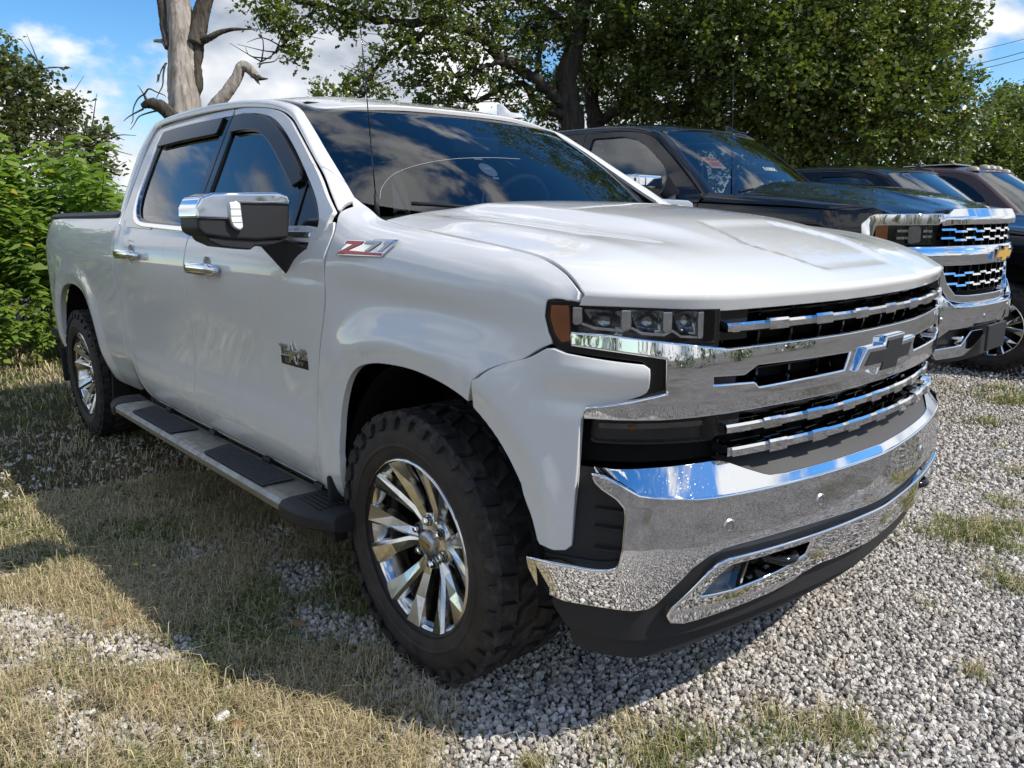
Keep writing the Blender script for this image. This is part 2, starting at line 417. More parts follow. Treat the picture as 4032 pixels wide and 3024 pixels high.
ARCH_R = cr([(-4.22, .40), (-4.215, .52), (-4.21, .62), (-4.195, .72), (-4.165, .81), (-4.10, .90), (-4.01, .965), (-3.88, 1.0), (-3.745, 1.008), (-3.61, 1.0), (-3.48, .965), (-3.39, .90), (-3.325, .81), (-3.29, .72), (-3.265, .62), (-3.235, .55), (-3.19, .49), (-3.12, .45), (-3.0, .43)], 4)
_AF = np.array(ARCH_F); _AR = np.array(ARCH_R[:-10])
def _adist(x, z, A):
    d = np.full(len(x), 9.0)
    for p in A: d = np.minimum(d, (x-p[0])**2+(z-p[1])**2)
    return np.sqrt(d)
def side_xv(x, v):
    x = np.asarray(x, float); v = np.clip(np.asarray(v, float), 0, 13)
    w, zz = side_sections(x)
    # Catmull-Rom along rows
    i = np.clip(np.floor(v).astype(int), 0, 12); t = v-i; k = np.arange(len(x))
    def g(A):
        p1 = A[i, k]; p2 = A[i+1, k]; p0 = np.where(i > 0, A[np.maximum(i-1, 0), k], 2*p1-p2); p3 = np.where(i < 12, A[np.minimum(i+2, 13), k], 2*p2-p1)
        return .5*(2*p1+(p2-p0)*t+(2*p0-5*p1+4*p2-p3)*t*t+(-p0+3*p1-3*p2+p3)*t**3)
    W_ = g(w); Z_ = g(zz)
    for A, amt in ((_AF, .012), (_AR, .014)):
        d = _adist(x, Z_, A)
        fl = amt*(1-sst(.065, .19, d))                      # raised flare
        lip = -.016*(1-sst(.0, .075, d))                    # flat lip band that leans inwards
        fade = sst(1.20, 1.02, Z_) if False else 1-sst(1.02, 1.2, Z_)
        W_ = W_+(fl+lip)*fade
    return np.c_[x, -W_, Z_]
_fw2 = [f if r < 10 else pch(_X, [w for w in _rows_w[r][:10]]+[_rows_w[r][9]]*9) for r, f in enumerate(_fw)]
_fz2 = [f if r < 9 else pch(_X, _rows_z[r][:10]+[_zr[r]]*9) for r, f in enumerate(_fz)]
def side_door(x, v):
    global _fw, _fz
    a, b = _fw, _fz; _fw, _fz = _fw2, _fz2
    try: return side_xv(x, v)
    finally: _fw, _fz = a, b
def XVD(pts):
    global _fw, _fz
    a, b = _fw, _fz; _fw, _fz = _fw2, _fz2
    try: return XV(pts)
    finally: _fw, _fz = a, b
def XV(pts):
    if not len(pts): return []
    P = np.asarray(pts, float); return [(a, b) for a, b in zip(P[:, 0], v_of(P[:, 0], P[:, 1]))]
HN = (0, -1, 0)
g = .0072
# cut lines ------------------------------------------------------------
CUT_F = cr([(-.470, 1.425), (-.442, 1.39), (-.417, 1.345), (-.416, 1.305), (-.427, 1.24), (-.430, 1.19), (-.433, 1.13), (-.46, 1.05), (-.49, .974), (-.525, .85), (-.540, .72), (-.541, .64), (-.535, .577), (-.540, .52), (-.545, .47)], 3)
CUT_B = [(-1.665, 1.35), (-1.655, 1.247), (-1.672, 1.05), (-1.69, .85), (-1.70, .70), (-1.70, .56), (-1.70, .465)]
CUT_C = cr([(-2.665, 1.35), (-2.66, 1.24), (-2.655, 1.1), (-2.65, .95), (-2.64, .82), (-2.63, .7), (-2.56, .58), (-2.47, .5), (-2.42, .465)], 3)
GAP_C = [(-2.755, 1.425), (-2.75, 1.2), (-2.745, 1.0), (-2.745, .8), (-2.74, .66), (-2.70, .55), (-2.66, .5)]
def sh(c, d): return [(x+d, z) for x, z in c]
GAPL = [(-.30, .83, 1.383), (-.17, .838, 1.363), (.02, .848, 1.342), (.205, .858, 1.322), (.375, .87, 1.302), (.478, .88, 1.286), (.532, .888, 1.269), (.572, .895, 1.243), (.600, .902, 1.215), (.612, .907, 1.19)]
LAMPR = [(.552, 1.096), (.541, 1.120), (.532, 1.157), (.535, 1.190)]
# fender: door cut up (rear edge), along the top row to the lamp, down the lamp edge, along the fascia cut, round the arch, back to the sill
fen = XV(sh(CUT_F, g)[::-1])+[(-.522, 12.9), (-.46, 12.95), (-.40, 12.95), (-.30, 12.95)]+[(x, 12.93) for x in (-.2, -.1, 0, .1, .2, .3, .4, .5, .56)]+[(.600, 12.97), (.611, 12.9)]
fen += XV([(.612, 1.199), (.59, 1.201), (.56, 1.203), (.539, 1.200)]+LAMPR[::-1])+XV([(.47, 1.049), (.40, 1.018), (.332, .987)])
arch_up = [p for p in ARCH_F if p[0] < .318 and p[1] > .61]
fen += XV([(.30, .968)] if False else [])+XV([(a, b+.0) for a, b in arch_up[::-1]])+XV([(-.402, .60), (-.418, .50), (-.43, .455), (-.50, .452), (-.543, .455)])
both('front_fender', fen, side_xv, white, WT, su=.028, sv=.30, er=.003, th=.02, hint=HN)
fd = XV(sh(CUT_F, -g))
def topbelt(x): return np.interp(x, [-2.7, -2.25, -1.6, -.9, -.55, -.46], [1.372, 1.362, 1.345, 1.335, 1.335, 1.36])
fdoor = XVD(sh(CUT_F[6:], -g))+XVD([(x, .462) for x in (-.75, -1.0, -1.3, -1.5)])+XVD(sh(CUT_B, g)[::-1][:-1])+[(x, 12.6) for x in (-1.66, -1.4, -1.1, -.8, -.6)]+XVD([(-.50, 1.355)])+XVD(sh(CUT_F[3:6], -g))
rdoor = XVD(sh(CUT_B, -g))+XVD([(x, .462) for x in (-1.9, -2.1, -2.3)])+XVD(sh(CUT_C, g)[::-1][:-2])+[(x, 12.6) for x in (-2.66, -2.4, -2.1, -1.8, -1.672)]
DOORS = []
for nm, pl in (('front_door', fdoor), ('rear_door', rdoor)):
    hx, hz = (-1.39, 1.192) if nm == 'front_door' else (-2.41, 1.222)
    cup = XVD([(hx+.046*math.cos(q), hz+.050*math.sin(q)) for q in np.linspace(0, 2*math.pi, 25)[:-1]])
    a, b = both(nm, pl, side_door, white, WT, holes=[cup], su=.03, sv=.30, er=.004, th=.016, hint=HN); DOORS.append(a)
    bp_ = []
    for s_ in (-1, 1):
        wy = float(-side_door(np.array([hx]), v_of(np.array([hx]), np.array([hz])))[0, 1]); V, F = lathe([(.0001, -.030), (.025, -.027), (.042, -.016), (.049, -.002)], 24)
        V = np.c_[V[:, 0]+hx, s_*(wy+V[:, 1]), V[:, 2]*1.08+hz]; mk('handle_cup', V, F if s_ > 0 else [f[::-1] for f in F], white, WT)
# rocker below doors
rock = XV([(-.43, .44), (-.545, .448), (-1.0, .452), (-1.7, .452), (-2.41, .452), (-2.47, .485), (-2.56, .565), (-2.63, .685), (-2.645, .85), (-2.66, 1.1), (-2.665, 1.24), (-2.672, 1.372), (-2.745, 1.372), (-2.742, 1.2), (-2.738, .8), (-2.73, .66), (-2.69, .545), (-2.63, .48)])+[(x, .3) for x in (-2.5, -2.0, -1.5, -1.0, -.6, -.44)]
both('rocker_panel', rock, side_xv, white, WT, su=.03, sv=.25, er=.003, th=.02, hint=HN)
# bed side
bedo = [(-2.757, 12.9)]+XV(sh(GAP_C[1:], -.006))+XV([(-2.72, .475), (-2.85, .44)])+XV([p for p in ARCH_R[::-1] if p[1] > .435 and p[0] < -2.98])+XV([(-4.24, .50), (-4.30, .47), (-4.45, .50), (-4.58, .56)])+XV([(-4.66, .70), (-4.70, .95), (-4.71, 1.15)])+[(-4.70, 11.5), (-4.68, 12.6), (-4.64, 12.92)]
both('bed_side', bedo, side_xv, white, WT, su=.035, sv=.30, er=.006, th=.03, hint=HN)
# ---- hood
zside = pch([0, .14, .35, .54, .71, .82, .885, .945, .98, 1.0], [1.383, 1.363, 1.342, 1.322, 1.303, 1.287, 1.27, 1.246, 1.226, 1.214])
zcen = pch([0, .2, .4, .6, .75, .85, .93, 1.0], [1.432, 1.422, 1.396, 1.361, 1.327, 1.292, 1.252, 1.207])
yE = pch([0, .35, .7, 1.0], [.826, .846, .867, .903])
xr_ = pch([0, .3, .6, .83, .91], [-.43, -.42, -.38, -.305, -.29])
def hood_fn(u, y):
    ay = np.abs(y); uu = np.clip(u, 0, 1.0)
    x = xr_(ay)+uu*(G(y)-xr_(ay)); e = np.clip(ay/yE(uu), 0, 1.15)
    b = e**2.6
    z = zcen(uu)*(1-b)+zside(uu)*b
    # power dome with soft shoulders and a dished front facet
    yb = .47-.15*uu
    dome = .020*(1-sst(yb-.015, yb+.075, ay))*sst(-.02, .12, uu)*(1-sst(.55, .86, uu))
    val = -.012*np.exp(-((ay-yb-.13)/.07)**2)*sst(0, .2, uu)*(1-sst(.55, .9, uu))
    rec = -.009*(1-sst(.25, .30, ay+.55*np.abs(uu-.80)))*sst(.62, .67, uu)*(1-sst(.91, .96, uu))
    shoulder = .007*np.exp(-((ay-.70)/.06)**2)*sst(.05, .4, uu)*(1-sst(.7, .98, uu))
    z = z+dome+val+rec+shoulder
    # front lip: beyond u=1 the sheet folds down
    t = np.clip((u-1.0)/.05, 0, 1)
    zl = 1.171+.017*sst(.62, .9, ay)
    x = x+np.where(u > 1, .004*np.minimum(t*6, 1)-.016*t, 0); z = np.where(u > 1, z*(1-t)+zl*t, z)
    return np.c_[x, y, z]
us = np.linspace(0.01, 1.0, 24)
hl = [(u, -float(yE(u))+.0045) for u in us]+[(1.05, -.901)]
hood_poly = hl+[(1.05, y) for y in np.linspace(-.85, .85, 35)]+[(u, -y) for u, y in hl[::-1]]+[(.01, y) for y in np.linspace(.78, -.78, 27)]
panel('hood', hood_poly, hood_fn, white, WT, su=.017, sv=.022, er=.0035, th=.02, hint=(0, 0, 1))
# cowl tray
def cowl_fn(u, y):
    ay = np.abs(y); x0 = xr_(ay)+.03; x1 = np.interp(ay, [0, .4, .7, .8], [-.33, -.39, -.50, -.56])-.04
    return np.c_[x0+(x1-x0)*u, y, 1.372+.010*u+np.interp(ay, [0, .4, .7, .8], [.0, 0, .005, .03])*u]
panel('cowl_panel', [(0, -.80), (1, -.79), (1, .79), (0, .80)], cowl_fn, plast, WT, su=.25, sv=.06, th=0, hint=(0, 0, 1))
# ---- greenhouse
Wg = pch([1.30, 1.345, 1.5, 1.65, 1.75, 1.84, 1.88, 1.91], [.965, .950, .878, .808, .762, .717, .695, .672])
def gh(off=0.0):
    def f(x, z):
        w = Wg(z)-.045*sst(-.95, -.40, x)*0; return np.c_[x, -(w+off), z]
    return f
# windshield
def ws_fn(off=0.0):
    def f(y, t):
        ay = np.abs(y); yw = .80-.125*t; q = ay/yw
        xb = -.335-.215*q**2.3; xt = -.965-.105*q**2.2
        zb_ = 1.385+.062*q**3; zt = 1.822-.014*q**2
        bow = .022*np.sin(math.pi*np.clip(t, 0, 1))*(1-.5*q**2)
        return np.c_[xb+(xt-xb)*t+bow*.55+off*.55, y, zb_+(zt-zb_)*t+bow*.83+off*.83]
    return f
def wsp(m): return [(-(.80-.125*t)*m, t) for t in np.linspace(0, 1, 14)]
wl = wsp(1.02); ws_poly = wl+[(y, 1) for y in np.linspace(-.62, .62, 21)]+[(-y, t) for y, t in wl[::-1]]+[(y, 0) for y in np.linspace(.72, -.72, 21)]
WS = panel('windshield', ws_poly, ws_fn(), g_ws, WT, su=.06, sv=.08, th=0, hint=(1, 0, 1))
# roof: grid between the windshield header and the rear
def roof_fn(x, y):
    ay = np.abs(y); zc = np.interp(x, [-3.0, -2.8, -2.4, -1.9, -1.4, -1.1, -.95], [1.925, 1.945, 1.960, 1.960, 1.935, 1.885, 1.840])
    zc = pch([-3.0, -2.8, -2.4, -1.9, -1.4, -1.1, -.90], [1.915, 1.942, 1.960, 1.958, 1.925, 1.872, 1.828])(x)
    ze = pch([-3.0, -2.8, -2.4, -1.9, -1.4, -1.1, -.95], [1.885, 1.905, 1.918, 1.912, 1.880, 1.818, 1.765])(x)
    b = np.clip(ay/.66, 0, 1.2)**3.2
    return np.c_[x, y, zc*(1-b)+ze*b]
ry = np.linspace(-.60, .60, 15)
roof_poly = [(x, -.625) for x in np.linspace(-2.88, -1.08, 20)]+[(-.965-.105*(abs(y)/.675)**2.2-.006, y) for y in ry]+[(x, .625) for x in np.linspace(-1.08, -2.88, 20)]+[(-2.93, y) for y in np.linspace(.56, -.56, 11)]
panel('roof', roof_poly, roof_fn, white, WT, su=.05, sv=.05, er=.006, th=.012, hint=(0, 0, 1))
def ditch_fn(x, t):
    p = roof_fn(x, np.full(len(x), -.631)); q = roof_fn(x, np.full(len(x), -.66)); return np.c_[x, p[:, 1]*(1-t)+q[:, 1]*t, p[:, 2]*(1-t)+q[:, 2]*t-.010]
both('roof_ditch_strip', [(x, 0) for x in np.linspace(-2.9, -1.04, 20)]+[(x, 1) for x in np.linspace(-1.04, -2.9, 20)], ditch_fn, plast, WT, su=.1, sv=.6, th=0, hint=(0, -.3, 1))
# cab side ring: A pillar, rail, C pillar -- loft between the inner edge (windshield / roof ditch) and the door-frame line
rail_in = [(-.500, .812, 1.452), (-.60, .788, 1.512), (-.70, .768, 1.575), (-.80, .748, 1.638), (-.90, .727, 1.703), (-1.0, .705, 1.762), (-1.08, .688, 1.806), (-1.20, .668, 1.842), (-1.35, .661, 1.868), (-1.6, .660, 1.893), (-2.0, .660, 1.916), (-2.4, .660, 1.920), (-2.7, .658, 1.908), (-2.86, .652, 1.892), (-2.945, .70, 1.80), (-2.955, .765, 1.68), (-2.93, .83, 1.55), (-2.88, .895, 1.42), (-2.84, .935, 1.37)]
rail_out = [(-.452, .905, 1.415), (-.542, .876, 1.468), (-.642, .845, 1.535), (-.757, .818, 1.602), (-.857, .793, 1.660), (-.952, .768, 1.714), (-1.045, .746, 1.765), (-1.16, .732, 1.806), (-1.32, .722, 1.836), (-1.6, .712, 1.866), (-2.0, .708, 1.884), (-2.4, .708, 1.888), (-2.62, .710, 1.884), (-2.70, .715, 1.868), (-2.735, .755, 1.79), (-2.74, .805, 1.67), (-2.735, .872, 1.53), (-2.73, .925, 1.42), (-2.725, .952, 1.37)]
RI = cr(rail_in, 4); RO = cr(rail_out, 4); _n = len(RI)
RI = np.array(RI); RO = np.array(RO)
def rail_fn(s, t):
    i = np.arange(_n)
    A = np.c_[[np.interp(s, i, RI[:, k]) for k in range(3)]].T; B_ = np.c_[[np.interp(s, i, RO[:, k]) for k in range(3)]].T
    P = A*(1-t)[:, None]+B_*t[:, None]
    bul = .020*np.sin(math.pi*np.clip(t, 0, 1))**.8*np.interp(s, [0, 6, 24, 50, 60, 72], [.5, .7, 1.1, 1.3, 1.2, .3])
    P[:, 1] += bul*.75; P[:, 2] += bul*.65*np.interp(s, [0, 24, 50, 60, 72], [.8, 1, 1, .3, 0])
    P[:, 1] *= -1
    return P
both('cab_frame', [(s, .02) for s in np.linspace(0, _n-1, 60)]+[(s, .98) for s in np.linspace(_n-1, 0, 60)], rail_fn, white, WT, su=1.2, sv=.16, er=.003, th=.012, hint=(0, -1, .4))
# door window frames (white band between the rail line and the black surround)
dfo = [(p[0], p[2]) for p in RO]
ins = np.array(dfo)
def dfr(pts): return [(x, z) for x, z in pts]
WT_OPEN_F = cr([(-1.665, 1.842), (-1.55, 1.838), (-1.385, 1.822), (-1.234, 1.793), (-1.093, 1.742), (-.933, 1.660), (-.770, 1.565), (-.619, 1.470), (-.548, 1.412), (-.522, 1.376), (-.522, 1.350), (-.545, 1.334), (-.60, 1.332)], 4)
WT_OPEN_R = cr([(-1.672, 1.842), (-1.832, 1.846), (-2.174, 1.852), (-2.45, 1.852), (-2.545, 1.845), (-2.575, 1.815), (-2.585, 1.70), (-2.58, 1.58), (-2.565, 1.50), (-2.53, 1.44), (-2.46, 1.395), (-2.35, 1.372), (-2.2, 1.365)], 4)
outer_f = [p for p in dfo if p[0] > -1.662]; outer_r = [p for p in dfo if p[0] <= -1.672]
ff_poly = [(p[0]-.0, p[1]-.004) for p in outer_f]+[(-1.6605, 1.864)]+WT_OPEN_F[1:]+[(-.72, 1.333), (-.72, 1.322), (-.60, 1.316), (-.50, 1.325), (-.468, 1.36), (-.462, 1.40)]
rr_poly = [(-1.6725, 1.865)]+[(p[0]+.004, p[1]-.004) for p in outer_r if p[1] > 1.40]+[(-2.722, 1.365), (-2.2, 1.352)]+WT_OPEN_R[::-1]
both('door_window_frame', ff_poly, gh(.004), white, WT, su=.03, sv=.03, er=.0025, th=.012, hint=HN)
both('door_window_frame', rr_poly, gh(.004), white, WT, su=.03, sv=.03, er=.0025, th=.012, hint=HN)
# black surrounds, pillars and glass
op = WT_OPEN_F+[(-.80, 1.334), (-1.1, 1.338), (-1.4, 1.342), (-1.665, 1.347)]
def inset(poly, d):
    P = np.array(dens(poly, .03, .03)); a = .5*np.sum(P[:, 0]*np.roll(P[:, 1], -1)-np.roll(P[:, 0], -1)*P[:, 1])
    t = np.roll(P, -1, 0)-np.roll(P, 1, 0); t /= np.linalg.norm(t, axis=1)[:, None]+1e-9
    nrm = np.c_[-t[:, 1], t[:, 0]]*(1 if a > 0 else -1); return [tuple(p) for p in P+nrm*d]
opr = WT_OPEN_R+[(-2.0, 1.357), (-1.672, 1.349)]
gF = fillet([(-1.60, 1.815), (-1.40, 1.800), (-1.235, 1.770), (-1.10, 1.722), (-.945, 1.643), (-.80, 1.556), (-.765, 1.50), (-.742, 1.352), (-1.60, 1.357)], .02)
gV = fillet([(-.728, 1.520), (-.640, 1.464), (-.565, 1.404), (-.545, 1.372), (-.553, 1.352), (-.705, 1.350)], .012)
gR = fillet([(-1.735, 1.820), (-2.10, 1.828), (-2.45, 1.828), (-2.535, 1.815), (-2.556, 1.70), (-2.55, 1.58), (-2.53, 1.50), (-2.49, 1.445), (-2.43, 1.405), (-2.3, 1.385), (-1.735, 1.368)], .025)
both('window_surround', op, gh(-.004), plastg, WT, holes=[gF, gV], su=.04, sv=.04, er=.002, th=.01, hint=HN)
both('window_surround', opr, gh(-.004), plastg, WT, holes=[gR], su=.04, sv=.04, er=.002, th=.01, hint=HN)
both('window_glass', gF, gh(-.012), g_tint, WT, su=.08, sv=.08, er=.001, th=0, hint=HN)
both('quarter_glass', gV, gh(-.010), plastg, WT, su=.08, sv=.08, er=.001, th=0, hint=HN)
both('window_glass', gR, gh(-.012), g_tint, WT, su=.08, sv=.08, er=.001, th=0, hint=HN)
# B pillar applique (two gloss strips)
both('pillar_trim', [(-1.608, 1.836), (-1.660, 1.838), (-1.660, 1.352), (-1.606, 1.350)], gh(.0), plastg, WT, su=.05, sv=.06, er=.003, th=.006, hint=HN)
both('pillar_trim', [(-1.674, 1.838), (-1.728, 1.838), (-1.733, 1.356), (-1.674, 1.353)], gh(.0), plastg, WT, su=.05, sv=.06, er=.003, th=.006, hint=HN)
# chrome belt moulding: strip along the lower edge, turning up behind the rear glass
bm_in = cr([(-.56, 1.345), (-.62, 1.345), (-1.2, 1.350), (-1.7, 1.360), (-2.2, 1.376), (-2.36, 1.384), (-2.46, 1.407), (-2.53, 1.452), (-2.568, 1.51), (-2.584, 1.60), (-2.588, 1.72), (-2.578, 1.83)], 4)
bm_out = cr([(-.56, 1.333), (-.62, 1.331), (-1.2, 1.336), (-1.7, 1.345), (-2.2, 1.361), (-2.37, 1.368), (-2.485, 1.392), (-2.556, 1.440), (-2.592, 1.505), (-2.606, 1.60), (-2.604, 1.72), (-2.592, 1.835)], 4)
both('belt_moulding', bm_in+bm_out[::-1], gh(.008), chrome2, WT, su=.03, sv=.02, er=.004, th=.012, hint=HN)
# rain deflectors
defm = pmat('smoked_acrylic', (.010, .010, .011), .18, spec=.25)
def defl(poly):
    return both('window_deflector', poly, gh(.016), defm, WT, su=.03, sv=.03, er=.004, th=.014, hint=HN)
defl(cr([(-1.60, 1.832), (-1.50, 1.830), (-1.385, 1.813), (-1.24, 1.783), (-1.10, 1.732), (-.94, 1.65), (-.785, 1.562), (-.752, 1.520)], 4)+cr([(-.800, 1.508), (-.97, 1.600), (-1.10, 1.668), (-1.20, 1.712), (-1.32, 1.748), (-1.45, 1.762), (-1.60, 1.764)], 4))
defl([(-1.74, 1.836), (-2.2, 1.845), (-2.53, 1.842), (-2.555, 1.772), (-2.2, 1.776), (-1.745, 1.772)])
# dark cab liner + interior so glass has something behind it
def liner():
    parts = [box((-1.65, 0, 1.06), (2.1, 1.70, .50)), box((-2.70, 0, 1.45), (.08, 1.5, .6)), box((-1.95, 0, 1.80), (1.6, 1.25, .10))]
    mk('cab_interior_shell', *join(parts), dark, WT, smooth=False)
    dash = [(-.50, 1.34), (-.62, 1.385), (-.80, 1.395), (-.95, 1.36), (-1.0, 1.2), (-.5, 1.2)]
    V, F = prism(dash, 1.5, Matrix(((1, 0, 0, 0), (0, 0, 1, -.75), (0, 1, 0, 0), (0, 0, 0, 1)))); mk('dashboard', V, F, interior, WT, smooth=False)
    for y in (-.38, .38):
        V, F = join([box((-1.50, y, 1.42), (.14, .52, .58), ry=-.18), box((-1.58, y, 1.76), (.10, .28, .16), ry=-.18)]); bev(mk('seat', V, F, interior, WT, smooth=False), .04, 3)
    a = np.linspace(0, 2*math.pi, 25); ring = np.c_[-1.02+.07*np.sin(a), .38+.19*np.cos(a), 1.40+.175*np.sin(a)]
    V, F = tube(ring, .016, 8, cap=False); mk('steering_wheel', V, F, interior, WT)
    V, F = box((-.86, 0, 1.69), (.03, .26, .075)); bev(mk('rearview_mirror', V, F, plast, WT, smooth=False), .01, 2)
liner()
# ------------------------------------------------------------------ nose of the white pickup
HF = (1, 0, .1); HR = (1, -.6, .1)
def sym(poly): return [(-y, z) for y, z in poly[::-1]]
# white fascia corner below the lamp (wraps from the wheel arch to the wing under the headlamp)
_py = [.988, .984, .978, .966, .944, .912, .884, .853, .807, .76, .70]; _px = [.25, .32, .38, .45, .54, .61, .66, .70, .742, .775, .81]
_ps = np.r_[0, np.cumsum(np.hypot(np.diff(_px), np.diff(_py)))]
_pfx = pch(_ps, _px); _pfy = pch(_ps, _py)
def s_of_x(x): return np.interp(x, _px, _ps)
def s_of_y(y): return np.interp(-np.abs(y), -np.array(_py), _ps)
def fas_fn(s, z):
    e = 1e-3; x = _pfx(s); y = _pfy(s); dx = _pfx(s+e)-_pfx(s-e); dy = _pfy(s+e)-_pfy(s-e); l = np.hypot(dx, dy)
    o = .014*np.exp(-((z-1.035)/.035)**2)*sst(.25, .42, s)-.012*np.exp(-((z-.965)/.032)**2)*sst(.18, .34, s)
    d = _adist(x, z, _AF); o = o+(.010*(1-sst(.06, .16, d))-.014*(1-sst(0, .07, d)))*(1-sst(.25, .36, s))
    o = o-.02*sst(.62, .45, z)*0-.012*(1-sst(.55, .75, z))
    nx = -dy/l; ny = dx/l
    P = np.c_[x+o*nx, -(y+o*ny), z]
    k = sst(.46, .58, x)[:, None]; Q = side_xv(x, v_of(x, z)); return P*k+Q*(1-k)
SX = s_of_x
fas = [(SX(.336), .981), (SX(.404), 1.0115), (SX(.475), 1.043), (SX(.545), 1.080), (SX(.562), 1.0815), (s_of_y(.921), 1.0725), (s_of_y(.884), 1.064), (s_of_y(.818), 1.053), (s_of_y(.8095), 1.045), (s_of_y(.8085), 1.0), (s_of_y(.811), .988), (s_of_y(.82), .980), (s_of_y(.86), .962), (s_of_y(.893), .947), (s_of_y(.903), .935), (s_of_y(.907), .92), (s_of_y(.910), .80), (s_of_y(.914), .70), (s_of_y(.917), .598), (s_of_y(.923), .585), (s_of_y(.935), .581), (SX(.522), .588)]
fas += [(SX(x), z) for x, z in ARCH_F[::-1] if x > .320 and z > .592]
both('fascia_corner', fas, fas_fn, white, WT, su=.02, sv=.02, er=.004, th=.02, hint=HR)
# black trim around the headlamp
trim = [(-.9425, 1.193), (-.9455, 1.157), (-.943, 1.118), (-.936, 1.094), (-.925, 1.080), (-.884, 1.072), (-.815, 1.060), (-.806, 1.048), (-.805, 1.0), (-.809, .984), (-.817, .977), (-.768, .976), (-.768, 1.06), (-.70, 1.085), (-.654, 1.09), (-.654, 1.176), (-.80, 1.182), (-.910, 1.195)]
lens = fillet([(-.940, 1.188), (-.941, 1.156), (-.936, 1.118), (-.928, 1.096), (-.915, 1.103), (-.776, 1.104), (-.664, 1.098), (-.664, 1.172), (-.80, 1.178), (-.905, 1.188)], .004)
both('headlamp_trim', trim, fr_s(-.010), plastg, WT, holes=[lens], su=.025, sv=.025, er=.003, th=.045, hint=HR)
HL = both('headlamp', lens, fr_s(-.050), plastg, WT, su=.03, sv=.03, th=0, hint=HR)     # bucket; its pieces are children
amb = [(-.9385, 1.186), (-.9395, 1.155), (-.934, 1.118), (-.926, 1.098), (-.918, 1.098), (-.920, 1.185)]
for k, h in enumerate(HL):
    sg = -1 if k == 0 else 1; hint = (1, .6*sg, .1)
    f0 = lambda poly: [(-y*(1 if sg > 0 else -1), z) for y, z in poly] if sg > 0 else poly
    P = lambda nm, poly, off, mt, **kw: panel(nm, f0(poly), fr_s(off), mt, h, hint=hint, **kw)
    P('marker_lens', amb, -.012, amber, su=.02, sv=.02, er=.002, th=.008)
    P('lamp_lens', lens, -.006, g_lens, su=.03, sv=.03, th=0)
    # three projector modules: reflector bowl + chrome bracket
    for (y0, y1) in ((-.898, -.854), (-.836, -.780), (-.755, -.706)):
        yc = (y0+y1)/2
        bowl = lambda y, z, yc=yc, w=(y1-y0)/2: -.020-.022*np.clip(1-((y-yc)/w)**2-((z-1.150)/.034)**2, 0, 1)
        P('projector_reflector', fillet([(y0-.004, 1.176), (y0+.012, 1.126), (y1+.004, 1.116), (y1+.004, 1.172)], .006), 0, refl, su=.008, sv=.008, th=0) if False else panel('projector_reflector', f0(fillet([(y0-.006, 1.178), (y0+.014, 1.124), (y1+.004, 1.114), (y1+.004, 1.174)], .006)), fr_s(0, lambda y, z, b=bowl, s_=sg: b(-np.abs(y), z)), refl, h, hint=hint, su=.007, sv=.007, th=0)
    for (ya, yb_, zt, zb_) in ((-.914, -.905, 1.180, 1.146), (-.851, -.838, 1.175, 1.136), (-.777, -.762, 1.170, 1.130), (-.703, -.693, 1.168, 1.112)):
        P('lamp_bracket', fillet([(ya, zt), (yb_, zt), (yb_, zb_), (ya+.003, zb_-.004), (ya, zb_)], .002), -.012, chrome2, su=.01, sv=.01, er=.003, th=.012)
    P('lamp_bracket', [(-.905, 1.142), (-.890, 1.132), (-.850, 1.127), (-.836, 1.134), (-.818, 1.121), (-.775, 1.116), (-.760, 1.126), (-.742, 1.112), (-.692, 1.108), (-.692, 1.111), (-.741, 1.116), (-.760, 1.131), (-.776, 1.121), (-.817, 1.126), (-.837, 1.139), (-.852, 1.132), (-.889, 1.137), (-.905, 1.147)], -.014, chrome2, su=.012, sv=.01, er=.001, th=.006)
# chrome T-bar: one frame across the nose
topR = [(-.915, 1.121), (-.871, 1.117), (-.776, 1.1005), (-.70, 1.088), (-.629, 1.0775)]
tb = topR+[(y, 1.0795) for y in np.linspace(-.56, .56, 23)]+[(-y, z) for y, z in topR[::-1]]
outR = [(-.914, 1.098), (-.813, 1.078), (-.772, 1.069), (-.769, 1.060), (-.769, .982), (-.80, .974), (-.896, .946), (-.899, .926), (-.78, .9245), (-.658, .9285), (-.456, .931), (-.2, .934)]
poly_t = outR[::-1]+tb+[(-y, z) for y, z in outR]
def tb_b(y, z):
    ay = np.abs(y)
    return .006*np.cos((z-1.0)/.085*1.5)-.06*np.maximum(0, .955-z)
slot = fillet([(-.674, 1.023), (-.585, 1.020), (-.545, 1.040), (-.19, 1.036), (-.215, .983), (-.541, .977), (-.556, .991), (-.674, .996)], .004)
panel('grille_frame', poly_t, fr_s(.0, tb_b), chrome, WT, holes=[slot, sym(slot)], su=.022, sv=.012, er=.006, th=.045, hint=HF)
def shelf_fn(y, t): 
    p = fr_s(.002)(y, np.full(len(y), 1.083)); q = fr_s(-.075)(y, np.full(len(y), 1.092)); return p*(1-t)[:, None]+q*t[:, None]
panel('grille_shelf', [(y, 0) for y in np.linspace(-.64, .64, 30)]+[(y, 1) for y in np.linspace(.63, -.63, 30)], shelf_fn, chrome, WT, su=.05, sv=.5, th=0, hint=(0, 0, 1))
def lip_fn(z0, z1, d):
    def f(y, t):
        p = fr_s(.004)(y, np.full(len(y), z0)); q = fr_s(-d)(y, np.full(len(y), z1)); return p*(1-t)[:, None]+q*t[:, None]
    return f
